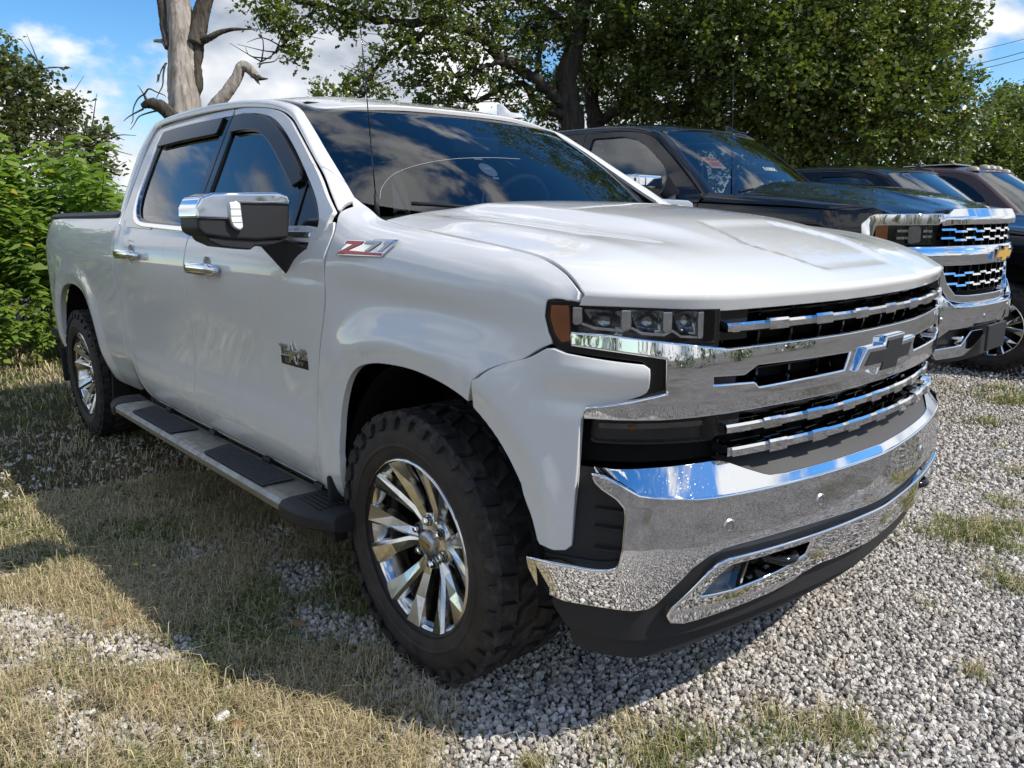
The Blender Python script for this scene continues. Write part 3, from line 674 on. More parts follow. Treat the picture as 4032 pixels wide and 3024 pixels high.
for s_ in (-1, 1):
    panel('slot_lip', [(s_*y, 0) for y in np.linspace(.535, .225, 10)]+[(s_*y, 1) for y in np.linspace(.20, .535, 10)], lip_fn(.977, .990, .05), chrome, WT, su=.05, sv=.5, th=0, hint=(0, 0, 1))
    panel('slot_lip', [(s_*y, 0) for y in np.linspace(.672, .56, 5)]+[(s_*y, 1) for y in np.linspace(.56, .672, 5)], lip_fn(.996, 1.006, .045), chrome, WT, su=.05, sv=.5, th=0, hint=(0, 0, 1))
# black grille backing and mesh bars
GB = panel('grille_mesh', [(-.66, 1.19), (-.66, .78), (.66, .78), (.66, 1.19)], fr_s(-.085), dark, WT, su=.06, sv=.08, th=0, hint=HF)
def gbar(y0, y1, z0, z1, off0, off1, mt, par, name):
    """straight-section bar following the nose curve"""
    ys = np.linspace(y0, y1, max(3, int(abs(y1-y0)/.04)+2)); V = []
    for y in ys:
        for (o, z) in ((off0, z0), (off1, z0+.002), (off1, z1), (off0, z1+.003)):
            V.append(fr_s(o)(np.array([y]), np.array([z]))[0])
    n = len(ys); F = [[i*4+j, i*4+(j+1) % 4, (i+1)*4+(j+1) % 4, (i+1)*4+j] for i in range(n-1) for j in range(4)]+[[3, 2, 1, 0], [(n-1)*4+k for k in range(4)]]
    return mk(name, V, F, mt, par, smooth=False)
for z in (1.105, 1.150, 1.01, .90, .855):
    gbar(-.62, .62, z, z+.006, -.08, -.055, plastg, GB, 'mesh_bar')
for y in np.arange(-.60, .61, .12):
    gbar(y-.004, y+.004, .80, 1.18, -.082, -.062, plastg, GB, 'mesh_upright')
for s_ in (-1, 1):   # black blanking blocks beside the lamps
    gbar(s_*.650, s_*.555, 1.095, 1.172, -.08, -.030, plastg, GB, 'grille_block'); gbar(s_*.66, s_*.56, .86, .92, -.08, -.035, plastg, GB, 'grille_block')
    gbar(s_*.67, s_*.585, .998, 1.018, -.06, -.025, plast, GB, 'grille_block')
# chrome slats with stepped blocks
def slat(z0, z1, ymax, off, phase, tilt=0.0):
    y = -ymax; parts = []; k = phase
    seg = [.115, .062, .098, .062, .098, .062, .098, .062, .098, .062, .098, .062, .098, .062, .115]
    tot = sum(seg); sc = 2*ymax/tot
    for q, L_ in enumerate(seg):
        L_ *= sc; up = (q % 2 == 1); a, b = y, y+L_; y = b
        ys = np.linspace(a, b, 4); V = []
        dz = .005 if up else 0; do = .007 if up else 0
        prof = ((off-.036, z1+.008+dz), (off+.000+do, z1+.003+dz), (off+.004+do, z1-.003+dz), (off+.004+do, z0+.003-dz*.4), (off+do, z0-dz*.4), (off-.030, z0))
        m = len(prof)
        for yy in ys:
            for (o, z) in prof: V.append(fr_s(o)(np.array([yy]), np.array([z]))[0])
        n = len(ys); F = [[i*m+j, i*m+(j+1) % m, (i+1)*m+(j+1) % m, (i+1)*m+j] for i in range(n-1) for j in range(m)]+[list(range(m))[::-1], [(n-1)*m+j for j in range(m)]]
        parts.append((V, F))
    V, F = join(parts); return mk('grille_slat', V, F, chrome, WT, smooth=False)
slat(1.119, 1.138, .640, .0, 0); slat(.868, .888, .615, -.018, 0); slat(.814, .836, .610, .0, 0)
for s_ in (-1, 1):
    bx = gbar(s_*.628, s_*.606, 1.118, 1.14, -.05, .003, chrome, WT, 'slat_end'); gbar(s_*.622, s_*.600, .816, .84, -.06, .0, chrome, WT, 'slat_end')
# emblem
def emb(poly, d0, d1, mt, par, nm):
    V = []
    n = len(poly)
    for dd in (d0, d1):
        for (y, z) in poly: V.append((float(G(0))+dd-.35*y*y, y, z))
    F = [list(range(n, 2*n))[::1], list(range(n))[::-1]]+[[i, (i+1) % n, n+(i+1) % n, n+i] for i in range(n)]
    o = mk(nm, V, F, mt, par, smooth=False); bm_ = bmesh.new(); bm_.from_mesh(o.data); bmesh.ops.recalc_face_normals(bm_, faces=bm_.faces); bm_.to_mesh(o.data); bm_.free()
    return o
def bow(a, b, c, d, k):
    """bowtie: arm half length a, arm half height b, block half width c, block half height d, slant k (viewed from the front, +y is to the right)"""
    zc = 1.008
    pts = [(-a-k*b, -b), (-c-k*b*.6, -b), (-c-k*d*.6, -d), (c-k*d*.6, -d), (c-k*b*.6, -b), (a-k*b, -b), (a+k*b, b), (c+k*b*.6, b), (c+k*d*.6, d), (-c+k*d*.6, d), (-c+k*b*.6, b), (-a+k*b, b)]
    return [(y, zc+z) for y, z in pts]
EM = emb(bow(.165, .031, .062, .052, .75), -.03, .024, chrome2, WT, 'emblem'); bev(EM, .006, 3)
bev(emb(bow(.130, .0185, .047, .040, .75), .020, .027, plast, EM, 'emblem_insert'), .002, 2)
# lower lamp strip and black recess
for s_ in (-1, 1):
    pl = fillet([(-.890, .919), (-.640, .919), (-.630, .905), (-.632, .872), (-.648, .857), (-.893, .861)], .008)
    pl = pl if s_ < 0 else sym(pl)
    lo_ = panel('running_lamp', pl, fr_s(-.06), greyp, WT, su=.03, sv=.03, er=.002, th=0, hint=(1, .6*s_, .1))
    panel('lamp_lens', pl, fr_s(-.028), g_smoke, lo_, su=.03, sv=.03, er=.004, th=.02, hint=(1, .6*s_, .1))
    gbar(s_*.885, s_*.66, .888, .903, -.058, -.044, refl, lo_, 'light_bar'); gbar(s_*.835, s_*.82, .887, .899, -.05, -.040, amber, lo_, 'light_bar')
    rc = [(-.915, .935), (-.60, .935), (-.60, .80), (-.915, .80)]; rc = rc if s_ < 0 else sym(rc)
    panel('lamp_recess', rc, fr_s(-.07), dark, WT, su=.05, sv=.05, th=0, hint=(1, .6*s_, .1))
# ------------------------------------------------------------------ chrome bumper
_by = [0, .15, .3228, .48, .642, .73, .80, .845, .868, .885, .905, .925, .945, .958, .966]
_bx = [.957, .948, .929, .902, .863, .831, .794, .758, .728, .698, .660, .618, .570, .53, .495]
Bf = pch(_by, _bx)
_bs = np.r_[0, np.cumsum(np.hypot(np.diff(_bx), np.diff(_by)))]
def ys_(y): return np.sign(y)*np.interp(np.abs(y), _by, _bs)
_sbx = pch(np.r_[-_bs[1], _bs], np.r_[_bx[1], _bx]); _sby = pch(np.r_[-_bs[1], _bs], np.r_[-_by[1], _by])
def bum_fn(off=0.0, flat=False):
    def f(s, z):
        a = np.abs(s); sgn = np.where(s < 0, -1, 1); e = 1e-3
        x = _sbx(a); y = _sby(a); dx = _sbx(a+e)-_sbx(a-e); dy = _sby(a+e)-_sby(a-e); l = np.hypot(dx, dy); nx = dy/l; ny = -dx/l
        o = off+(0 if flat else .006*np.sin(math.pi*np.clip((z-.44)/.29, 0, 1))-.035*np.clip((.62-z)/.18, 0, 1)**1.6)
        return np.c_[x+o*nx, sgn*(y+o*ny), z]
    return f
b_r = [(-.9655, .545), (-.94, .5465), (-.905, .5475), (-.886, .552), (-.875, .562), (-.870, .58), (-.866, .62), (-.8635, .70), (-.866, .722), (-.876, .742), (-.893, .763), (-.900, .776), (-.904, .792)]
crease = [(-.893, .790), (-.875, .774), (-.857, .757), (-.847, .749), (-.82, .744), (-.78, .739), (-.724, .731), (-.60, .727), (-.45, .724), (-.27, .722), (-.1, .720)]
low = [(-.1, .591), (-.287, .600), (-.438, .606), (-.60, .606), (-.655, .603), (-.69, .592), (-.735, .562), (-.775, .510), (-.808, .462), (-.820, .452), (-.85, .4455), (-.897, .4435), (-.939, .441), (-.953, .450), (-.962, .47), (-.9655, .52)]
half = b_r+crease
bp = [(float(ys_(y)), z) for y, z in half]+[(-float(ys_(y)), z) for y, z in half[::-1]]+[(-float(ys_(y)), z) for y, z in low[::-1]]+[(float(ys_(y)), z) for y, z in low]
BUM = panel('front_bumper', bp, bum_fn(), chrome, WT, su=.022, sv=.015, er=.007, th=.03, hint=HF)
# top of the bumper
zcr = pch([0, .27, .45, .60, .724, .78, .82, .847, .857, .875, .895], [.721, .723, .725, .728, .7325, .7405, .746, .751, .759, .776, .793])
def btop_fn(y, t):
    a = np.abs(y); x0 = Bf(a); z0 = zcr(a)+.004
    dep = .050*(1-.35*sst(.80, .90, a)); x1 = x0-dep; z1 = np.where(a > .88, .808, .803)
    tt = np.maximum(t, 0); zz = z0+(z1-z0)*tt; xx = x0+(x1-x0)*tt
    return np.c_[xx-.004, y*(1-.012*t), zz]
def tmax(a): return np.interp(a, [0, .44, .50, .56, .61, .64, .9], [.24, .25, .30, .62, .93, 1, 1])
yy = np.r_[np.linspace(-.893, -.60, 14), np.linspace(-.585, -.42, 10), np.linspace(-.38, .38, 14), np.linspace(.42, .585, 10), np.linspace(.60, .893, 14)]
panel('bumper_top', [(y, 0) for y in yy]+[(y, float(tmax(abs(y)))) for y in yy[::-1]], btop_fn, chrome, BUM, su=.03, sv=.12, er=.003, th=.02, hint=(.3, 0, 1))
def pad_fn(y, t):
    a = np.abs(y); p = btop_fn(y, tmax(a)-.03); q = fr_s(-.07)(y, np.full(len(y), .80)); return np.c_[p[:, 0]*(1-t)+q[:, 0]*t, y, (p[:, 2]-.004)*(1-t)+q[:, 2]*t]
panel('bumper_step_pad', [(y, 0) for y in np.linspace(-.60, .60, 31)]+[(y, 1) for y in np.linspace(.60, -.60, 31)], pad_fn, greyp, BUM, su=.04, sv=.2, th=0, hint=(.2, 0, 1))
# corner step openings (black ribbed)
for s_ in (-1, 1):
    op_ = [(-.9655, .54), (-.94, .54), (-.905, .541), (-.88, .548), (-.858, .58), (-.856, .72), (-.87, .75), (-.9, .80), (-.96, .80), (-.966, .60)]
    pl = [(float(ys_(y)), z) for y, z in op_]; pl = pl if s_ < 0 else [(-a, b) for a, b in pl]
    cs = panel('corner_step', pl, bum_fn(-.040), plast, BUM, su=.03, sv=.03, th=0, hint=(1, .8*s_, 0))
    for z in (.60, .655, .70):
        ys2 = np.linspace(.866, .905, 6); V = []
        for y in ys2:
            for (o, dz) in ((-.04, -.006), (-.028, -.002), (-.028, .002), (-.04, .006)): V.append(bum_fn(o)(np.array([s_*float(ys_(y))]), np.array([z+dz+.012*(y-.9)]))[0])
        F = [[i*4+j, i*4+(j+1) % 4, (i+1)*4+(j+1) % 4, (i+1)*4+j] for i in range(5) for j in range(4)]
        mk('step_rib', V, F, plast, BUM, smooth=False)
# parking sensors
for y, z in ((-.642, .6545), (-.3228, .6565), (.3228, .6565), (.642, .6545)):
    p = bum_fn()(np.array([float(ys_(y))]), np.array([z]))[0]; e = 1e-2
    t_ = bum_fn()(np.array([float(ys_(y))+e]), np.array([z]))[0]-p; u_ = bum_fn()(np.array([float(ys_(y))]), np.array([z+e]))[0]-p
    M4 = frame(p, t_, u_); M4 = np.array(M4)
    V, F = lathe([(.0001, .0030), (.0085, .0030), (.0086, .0003), (.0105, .0003), (.0106, .0035), (.0160, .0035), (.0190, .0010), (.0195, -.006)], 32)
    V = np.c_[V[:, 0], V[:, 2], V[:, 1]]; V = V@M4[:3, :3].T+M4[:3, 3]; F = [f[::-1] for f in F]
    mk('parking_sensor', V, F, satin, BUM, smooth=False)
# black valance behind everything, grey strip, skid bar with lamp openings, air dam
val = [(-.958, .455), (-.952, .41), (-.938, .365), (-.90, .352), (-.75, .36), (-.4, .37), (0, .37)]
vp = [(float(ys_(y)), z) for y, z in val]; vp = vp+[(-a, b) for a, b in vp[::-1][1:]]+[(-float(ys_(-.958)), .455)]+[(-float(ys_(y)), .63) for y in (-.80, -.4)]+[(float(ys_(y)), .63) for y in (-.4, -.80)]
fog = fillet([(-.706, .470), (-.672, .528), (-.632, .557), (-.50, .556), (-.345, .555), (-.352, .508), (-.42, .488), (-.50, .474), (-.60, .464)], .006)
fogs = [(float(ys_(y)), z) for y, z in fog]
VAL = panel('lower_valance', vp, bum_fn(-.018), plast, WT, holes=[fogs, [(-a, b) for a, b in fogs]], su=.03, sv=.03, er=.003, th=.02, hint=HF)
sk = [(-.772, .430), (-.76, .452), (-.69, .542), (-.668, .560), (-.638, .5675), (-.434, .564), (-.2, .560), (0, .558)]
skl = [(0, .448), (-.20, .452), (-.262, .458), (-.30, .454), (-.364, .437), (-.452, .426), (-.63, .415), (-.735, .408), (-.765, .414)]
kp = [(float(ys_(y)), z) for y, z in sk]; kl = [(float(ys_(y)), z) for y, z in skl]
kpoly = kp+[(-a, b) for a, b in kp[::-1][1:]]+[(-a, b) for a, b in kl[::-1]]+kl[1:]
def sk_fn(s, z):
    P = bum_fn(.010)(s, z); return P
panel('skid_bar', kpoly, sk_fn, chrome, WT, holes=[fogs, [(-a, b) for a, b in fogs]], su=.022, sv=.015, er=.006, th=.055, hint=HF)
for s_ in (-1, 1):
    rcp = [(float(ys_(y)), z) for y, z in ((-.74, .45), (-.74, .58), (-.32, .58), (-.32, .45))]; rcp = rcp if s_ < 0 else [(-a, b) for a, b in rcp]
    panel('lamp_recess', rcp, bum_fn(-.10), dark, VAL, su=.04, sv=.04, th=0, hint=HF)
    fp = [(float(ys_(y)), z) for y, z in fillet([(-.700, .472), (-.668, .528), (-.635, .553), (-.556, .552), (-.560, .474)], .006)]; fp = fp if s_ < 0 else [(-a, b) for a, b in fp]
    fg = panel('fog_lamp', fp, bum_fn(-.050), fogm, VAL, su=.02, sv=.02, th=0, hint=HF); panel('lamp_lens', fp, bum_fn(-.022), g_lens, VAL, su=.02, sv=.02, er=.003, th=.03, hint=HF)
    gb = [(float(ys_(y)), z) for y, z in ((-.554, .555), (-.548, .555), (-.551, .470), (-.557, .470))]; gb = gb if s_ < 0 else [(-a, b) for a, b in gb]
    panel('lamp_divider', gb, bum_fn(-.015), plast, VAL, su=.02, sv=.02, er=.002, th=.05, hint=HF)
    hk = [(.80, -.47, .53), (.86, -.47, .525), (.905, -.455, .52), (.918, -.425, .52), (.905, -.395, .52), (.86, -.385, .525), (.80, -.385, .53)]
    V, F = tube([(a, b*-s_, c) for a, b, c in cr(hk, 5)], .013, 10); mk('tow_hook', V, F, plastg, VAL)
ad = [(float(ys_(y)), z) for y, z in ((-.945, .375), (-.935, .30), (-.925, .288), (-.85, .288), (-.70, .30), (-.5, .315), (0, .33))]
adp = ad+[(-a, b) for a, b in ad[::-1][1:]]+[(0, .385)]
panel('air_dam', adp, bum_fn(-.05), dark if False else plast, WT, su=.04, sv=.03, er=.003, th=.02, hint=HF)
# ------------------------------------------------------------------ badges, mirrors, handles, steps, wheels, bed
def side_pt(x, z, off=0.0):
    v = v_of(np.array([x]), np.array([z])); p = side_xv(np.array([x]), v)[0]; return (p[0], p[1]-off, p[2])
def side_frame(x, z, off=0.0):
    a = np.array(side_pt(x-.02, z)); b = np.array(side_pt(x+.02, z)); c = np.array(side_pt(x, z-.02)); d = np.array(side_pt(x, z+.02))
    return frame(side_pt(x, z, off), b-a, d-c)
def plate(nm, poly, d, mt, par, M4, bv=.0012):
    V, F = prism(poly, d, M4); o = mk(nm, V, F, mt, par, smooth=False)
    if bv: bev(o, bv, 2)
    return o
# Z71 badge: sheared plate with red Z and silver 71
M4 = side_frame(-.205, 1.300, .001)
whitep = pmat('badge_ground', (.55, .56, .58), .3, metal=.6)
ZB = plate('model_badge', [(-.142, -.030), (.098, -.030), (.150, .028), (-.105, .028), (-.122, .010), (-.108, .010)] if False else [(-.140, -.029), (.096, -.029), (.150, .027), (.030, .027), (.022, .022), (-.108, .024), (-.121, .009), (-.104, .009)], .005, chrome2, WT, M4)
def onp(M, z): return M @ Matrix.Translation((0, 0, z))
plate('badge_letter', [(-.104, .0205), (-.016, .0185), (-.0225, .0095), (-.082, -.013), (.098, -.019), (.094, -.0255), (-.130, -.0255), (-.128, -.0205), (-.066, .0085), (-.112, .0110)], .003, red, ZB, onp(M4, .004), .0006)
plate('badge_letter', [(-.002, .019), (.072, .019), (.068, .011), (.030, -.014), (.008, -.014), (.046, .010), (-.008, .010)], .004, satin, ZB, onp(M4, .004), .0006)
plate('badge_letter', [(.092, .019), (.128, .019), (.092, -.014), (.074, -.014), (.098, .010), (.086, .010)], .003, satin, ZB, onp(M4, .004), .0006)
# TEXAS EDITION badge
M5 = side_frame(-.690, .918, .001)
def starp(r, k=.40): return [((r if i % 2 == 0 else r*k)*math.sin(math.pi*i/5), (r if i % 2 == 0 else r*k)*math.cos(math.pi*i/5)) for i in range(10)]
TBP = plate('door_badge', fillet([(-.098, -.040), (.102, -.040), (.102, -.008), (-.098, -.008)], .003), .003, plastg, WT, M5, .0008)
textmesh('badge_lettering', 'E D I T I O N', .024, satin, TBP, onp(M5, .004) @ Matrix.Translation((.002, -.024, 0)), .0008, .0004)
textmesh('badge_lettering', 'TE', .046, satin, TBP, onp(M5, .003) @ Matrix.Translation((-.070, .014, 0)), .003, .0022)
textmesh('badge_lettering', 'AS', .046, satin, TBP, onp(M5, .003) @ Matrix.Translation((.074, .010, 0)), .003, .0022)
plate('badge_star', [(x, y+.006) for x, y in starp(.044)], .005, chrome2, TBP, onp(M5, .004), .001)
# door handles
for (xa, xb, z) in ((-2.560, -2.270, 1.222), (-1.535, -1.250, 1.192)):
    for s_ in (-1, 1):
        xc = (xa+xb)/2; wy = -side_pt(xc, z)[1]
        path = [(xa, wy+.006, z-.004), (xa+.012, wy+.030, z), (xa+.05, wy+.040, z+.004), (xb-.05, wy+.040, z+.004), (xb-.012, wy+.030, z+.002), (xb, wy+.006, z)]
        P_ = cr(path, 5); V = []; n = 12; a = np.arange(n)*2*math.pi/n
        T = np.gradient(np.array(P_), axis=0)
        for i, p in enumerate(P_):
            t = T[i]/np.linalg.norm(T[i]); nrm = np.array([-t[1], t[0], 0]) if True else 0; nrm /= np.linalg.norm(nrm)
            r1, r2 = .0245*min(1, .45+3.2*min(i, len(P_)-1-i)/len(P_)), .0125
            for q in a: V.append((p[0]+nrm[0]*r2*math.cos(q), p[1]+nrm[1]*r2*math.cos(q), p[2]+r1*math.sin(q)))
        m = len(P_); F = [[i*n+j, i*n+(j+1) % n, (i+1)*n+(j+1) % n, (i+1)*n+j] for i in range(m-1) for j in range(n)]+[list(range(n))[::-1], [(m-1)*n+j for j in range(n)]]
        V = np.array(V); V[:, 1] *= s_
        if s_ < 0: pass
        o = mk('door_handle', V, F if s_ > 0 else [f[::-1] for f in F], chrome2, WT)
# mirrors
def mirror(s_):
    h = [(-.985, 1.323), (-.972, 1.435), (-.985, 1.462), (-1.02, 1.472), (-1.235, 1.468), (-1.272, 1.455), (-1.288, 1.425), (-1.290, 1.355), (-1.270, 1.338), (-1.20, 1.326), (-1.10, 1.318)]
    def shell(poly, x0, x1, taper, mt, nm, par, bv=.012, seg=3):
        V = [(x1, y, z) for y, z in poly]; c = np.mean(poly, axis=0)
        V += [(x0, c[0]+(y-c[0])*taper, c[1]+(z-c[1])*taper) for y, z in poly]
        n = len(poly); F = [list(range(n)), [n+i for i in range(n)][::-1]]+[[i, n+i, n+(i+1) % n, (i+1) % n] for i in range(n)]
        V = np.array(V); V[:, 1] *= -s_
        o = mk(nm, V, F, mt, par, smooth=True); bm_ = bmesh.new(); bm_.from_mesh(o.data); bmesh.ops.recalc_face_normals(bm_, faces=bm_.faces); bm_.to_mesh(o.data); bm_.free()
        return bev(o, bv, seg, 30)
    body = shell(h, -.645, -.80, .985, plast, 'side_mirror', WT)
    cap = [(-.972, 1.436), (-.985, 1.464), (-1.02, 1.4745), (-1.235, 1.470), (-1.274, 1.457), (-1.2905, 1.426), (-1.2925, 1.392), (-1.186, 1.388), (-1.180, 1.420), (-1.165, 1.438)]
    shell(cap, -.636, -.80, 1.0, chrome2, 'mirror_cap', body, .009, 3)
    tl = fillet([(-1.194, 1.444), (-1.152, 1.444), (-1.148, 1.36), (-1.162, 1.350), (-1.186, 1.362), (-1.194, 1.385)], .01)
    l1 = shell(tl, -.627, -.66, .98, satin, 'turn_lamp', body, .004, 2)
    shell([(p[0]*1.0, p[1]) for p in fillet([(-1.190, 1.440), (-1.156, 1.440), (-1.152, 1.363), (-1.163, 1.355), (-1.183, 1.366), (-1.190, 1.387)], .008)], -.6235, -.63, .97, paper, 'turn_lamp_lens', body, .002, 1)
    for z in (1.378, 1.398, 1.42): shell([(-1.189, z), (-1.155, z), (-1.155, z+.003), (-1.189, z+.003)], -.6225, -.63, 1, satin, 'lens_rib', body, .0005, 1)
    low_ = [(-.99, 1.322), (-1.265, 1.338), (-1.255, 1.322), (-1.215, 1.303), (-1.118, 1.290), (-1.105, 1.302), (-1.0, 1.304)]
    shell(low_, -.655, -.78, .98, plast, 'mirror_underside', body, .006, 2)
    # arm: from the head to the door skin
    A = np.array([(-.655, -1.085, 1.305), (-.655, -.995, 1.322), (-.77, -.995, 1.322), (-.77, -1.085, 1.303)])
    B_ = np.array([(-.690, -.985, 1.195), (-.505, -.962, 1.285), (-.525, -.958, 1.312), (-.70, -.968, 1.312)])
    V = np.vstack([A, B_]); V[:, 1] *= -s_
    F = [[0, 1, 2, 3], [7, 6, 5, 4], [0, 4, 5, 1], [1, 5, 6, 2], [2, 6, 7, 3], [3, 7, 4, 0]]
    o = mk('mirror_arm', V, F, plast, body, smooth=False); bm_ = bmesh.new(); bm_.from_mesh(o.data); bmesh.ops.recalc_face_normals(bm_, faces=bm_.faces); bm_.to_mesh(o.data); bm_.free(); bev(o, .008, 2)
    gl = [(-.99, 1.34), (-.985, 1.45), (-1.24, 1.455), (-1.275, 1.44), (-1.275, 1.36), (-1.22, 1.34)]
    shell(gl, -.798, -.803, 1, chrome2, 'mirror_glass', body, .001, 1)
mirror(-1); mirror(1)
# running boards
def bar(s_):
    prof = [(-.935, .425), (-.945, .437), (-1.075, .440), (-1.100, .437), (-1.113, .424), (-1.112, .398), (-1.09, .385), (-.95, .385)]
    def ext(x0, x1, pr, mt, nm, par, bv=0):
        V = [(x0, y*-s_, z) for y, z in pr]+[(x1, y*-s_, z) for y, z in pr]; n = len(pr)
        F = [list(range(n)), [n+i for i in range(n)][::-1]]+[[i, n+i, n+(i+1) % n, (i+1) % n] for i in range(n)]
        o = mk(nm, V, F, mt, par, smooth=False); bm_ = bmesh.new(); bm_.from_mesh(o.data); bmesh.ops.recalc_face_normals(bm_, faces=bm_.faces); bm_.to_mesh(o.data); bm_.free()
        return bev(o, bv, 2) if bv else o
    b = ext(-2.56, -.60, prof, brush, 'running_board', WT, .004)
    big = [(-.928, .418), (-.94, .441), (-1.078, .445), (-1.105, .441), (-1.120, .424), (-1.118, .380), (-1.08, .366), (-.95, .366)]
    for xa, xb in ((-2.56, -2.76), (-.60, -.335)):
        V = []; n = len(big)
        for k, t in enumerate(np.linspace(0, 1, 7)):
            tp = 1-.28*t**3; c = (-1.0, .405)
            V += [(xa+(xb-xa)*t, (c[0]+(y-c[0])*tp+.035*t**2.5)*-s_, c[1]+(z-c[1])*(1-.15*t**2)) for y, z in big]
        F = [[k*n+i, (k+1)*n+i, (k+1)*n+(i+1) % n, k*n+(i+1) % n] for k in range(6) for i in range(n)]+[list(range(n)), [6*n+i for i in range(n)][::-1]]
        o = mk('board_end_cap', V, F, plast, b, smooth=True); bm_ = bmesh.new(); bm_.from_mesh(o.data); bmesh.ops.recalc_face_normals(bm_, faces=bm_.faces); bm_.to_mesh(o.data); bm_.free(); bev(o, .006, 2, 40)
        for q in range(5):
            xs = sorted((xa+(xb-xa)*.12, xa+(xb-xa)*.72)); y = -.975-.02*q
            V, F = box(((xs[0]+xs[1])/2, y*-s_, .4455), (xs[1]-xs[0], .006, .003)); mk('cap_rib', V, F, plast, b, smooth=False)
    for x0, x1 in ((-2.33, -1.74), (-1.36, -.765)):
        sk_ = .035
        V = np.array([(x0-sk_, -.968, .441), (x1-sk_*0, -.968, .441), (x1-sk_*.2, -1.095, .441), (x0+sk_*.4, -1.095, .441)]); V2 = V.copy(); V2[:, 2] += .006
        VV = np.vstack([V, V2]); VV[:, 1] *= -s_
        pd = mk('step_pad', VV, [[3, 2, 1, 0], [4, 5, 6, 7], [0, 1, 5, 4], [1, 2, 6, 5], [2, 3, 7, 6], [3, 0, 4, 7]], treadp, b, smooth=False)
        bev(pd, .004, 2)
        for q in range(8):
            y = -.978-.0145*q; V, F = box(((x0+x1)/2, y*-s_, .4475), (x1-x0-.05, .008, .003)); mk('pad_rib', V, F, treadp, b, smooth=False)
    for x in (-2.2, -1.62, -1.05, -.62):
        V, F = box((x, -.86*-s_, .42), (.06, .2, .03), rx=.25*s_); mk('board_bracket', V, F, plast, b, smooth=False)
bar(-1); bar(1)
# mud flaps
for s_ in (-1, 1):
    for x0 in (-.455, -WB-.52):
        V, F = box((x0, s_*.935, .415), (.016, .13, .24), rx=0, ry=-.06); bev(mk('mud_flap', V, F, plast, WT, smooth=False), .008, 2)
    V, F = box((-3.21, s_*.905, .40), (.02, .10, .22), ry=.25); bev(mk('mud_flap', V, F, plast, WT, smooth=False), .008, 2)
# ---- wheels
RT = .418
def make_tyre(name, r=.418, rim=.272, w=.285, lugs=32, par=None, y_out=-.976):
    hw = w/2
    # carcass profile from inner bead to outer bead (r, y) with y outward negative later
    prof = [(rim-.008, hw-.020), (rim+.004, hw-.004), (rim+.030, hw+.006), (rim+.070, hw+.008), (r-.060, hw+.002), (r-.030, hw-.008), (r-.016, hw-.022), (r-.011, 0)]
    prof = prof+[(a, -b) for a, b in prof[::-1][1:]]
    V, F = lathe(prof, 72); t = mk(name, V, F, rubb2, par)
    # tread blocks: two staggered shoulder rows + two centre rows, joined
    parts = []
    def block(ang, da, y0, y1, r0, r1, skew=0.0, wrap=0.0):
        vs = []
        for rr, sh_ in ((r0, 1.0), (r1, .90)):
            for (aa, yy) in ((-da*sh_, y0), (da*sh_, y0+0), (da*sh_, y1), (-da*sh_, y1)):
                a = ang+aa+skew*(yy); rad = rr
                vs.append((rad*math.cos(a), yy, rad*math.sin(a)))
        parts.append((vs, [[0, 1, 2, 3], [7, 6, 5, 4], [0, 4, 5, 1], [1, 5, 6, 2], [2, 6, 7, 3], [3, 7, 4, 0]]))
    for i in range(lugs):
        a = 2*math.pi*i/lugs; d = math.pi/lugs
        for s in (-1, 1):
            aa = a+(d if s > 0 else 0)
            block(aa, d*.70, s*(hw*.56), s*(hw-.004), r-.02, r, .5*s)
            # sidewall lug continuing over the shoulder
            n0 = hw-.002; vs = []
            for (rr, yy) in ((r-.004, hw-.012), (r-.022, hw+.006), (r-.050, hw+.008), (r-.052, hw-.004), (r-.02, hw-.02)):
                k = .66 if rr > r-.03 else .42
                for q in (-d*k, d*k): vs.append((rr*math.cos(aa+q+.07*s*0), s*yy, rr*math.sin(aa+q)))
            m = 5; F2 = [[2*j, 2*j+1, 2*((j+1) % m)+1, 2*((j+1) % m)] for j in range(m)]+[[2*j for j in range(m)], [2*j+1 for j in range(m)][::-1]]
            parts.append((vs, F2))
            block(aa+d*.4, d*.62, s*hw*.06, s*hw*.47, r-.02, r-.0005, -1.2*s)
    V, F = join(parts); o = mk('tread', V, F, rubber, t, smooth=False); o['kind'] = 'stuff'
    bm_ = bmesh.new(); bm_.from_mesh(o.data); bmesh.ops.recalc_face_normals(bm_, faces=bm_.faces); bm_.to_mesh(o.data); bm_.free()
    # raised sidewall ring and lettering-like blocks
    V, F = lathe([(rim+.036, -hw-.0065), (rim+.040, -hw-.010), (rim+.046, -hw-.010), (rim+.050, -hw-.0075)], 72); mk('sidewall_ring', V, F, rubb2, t)
    return t
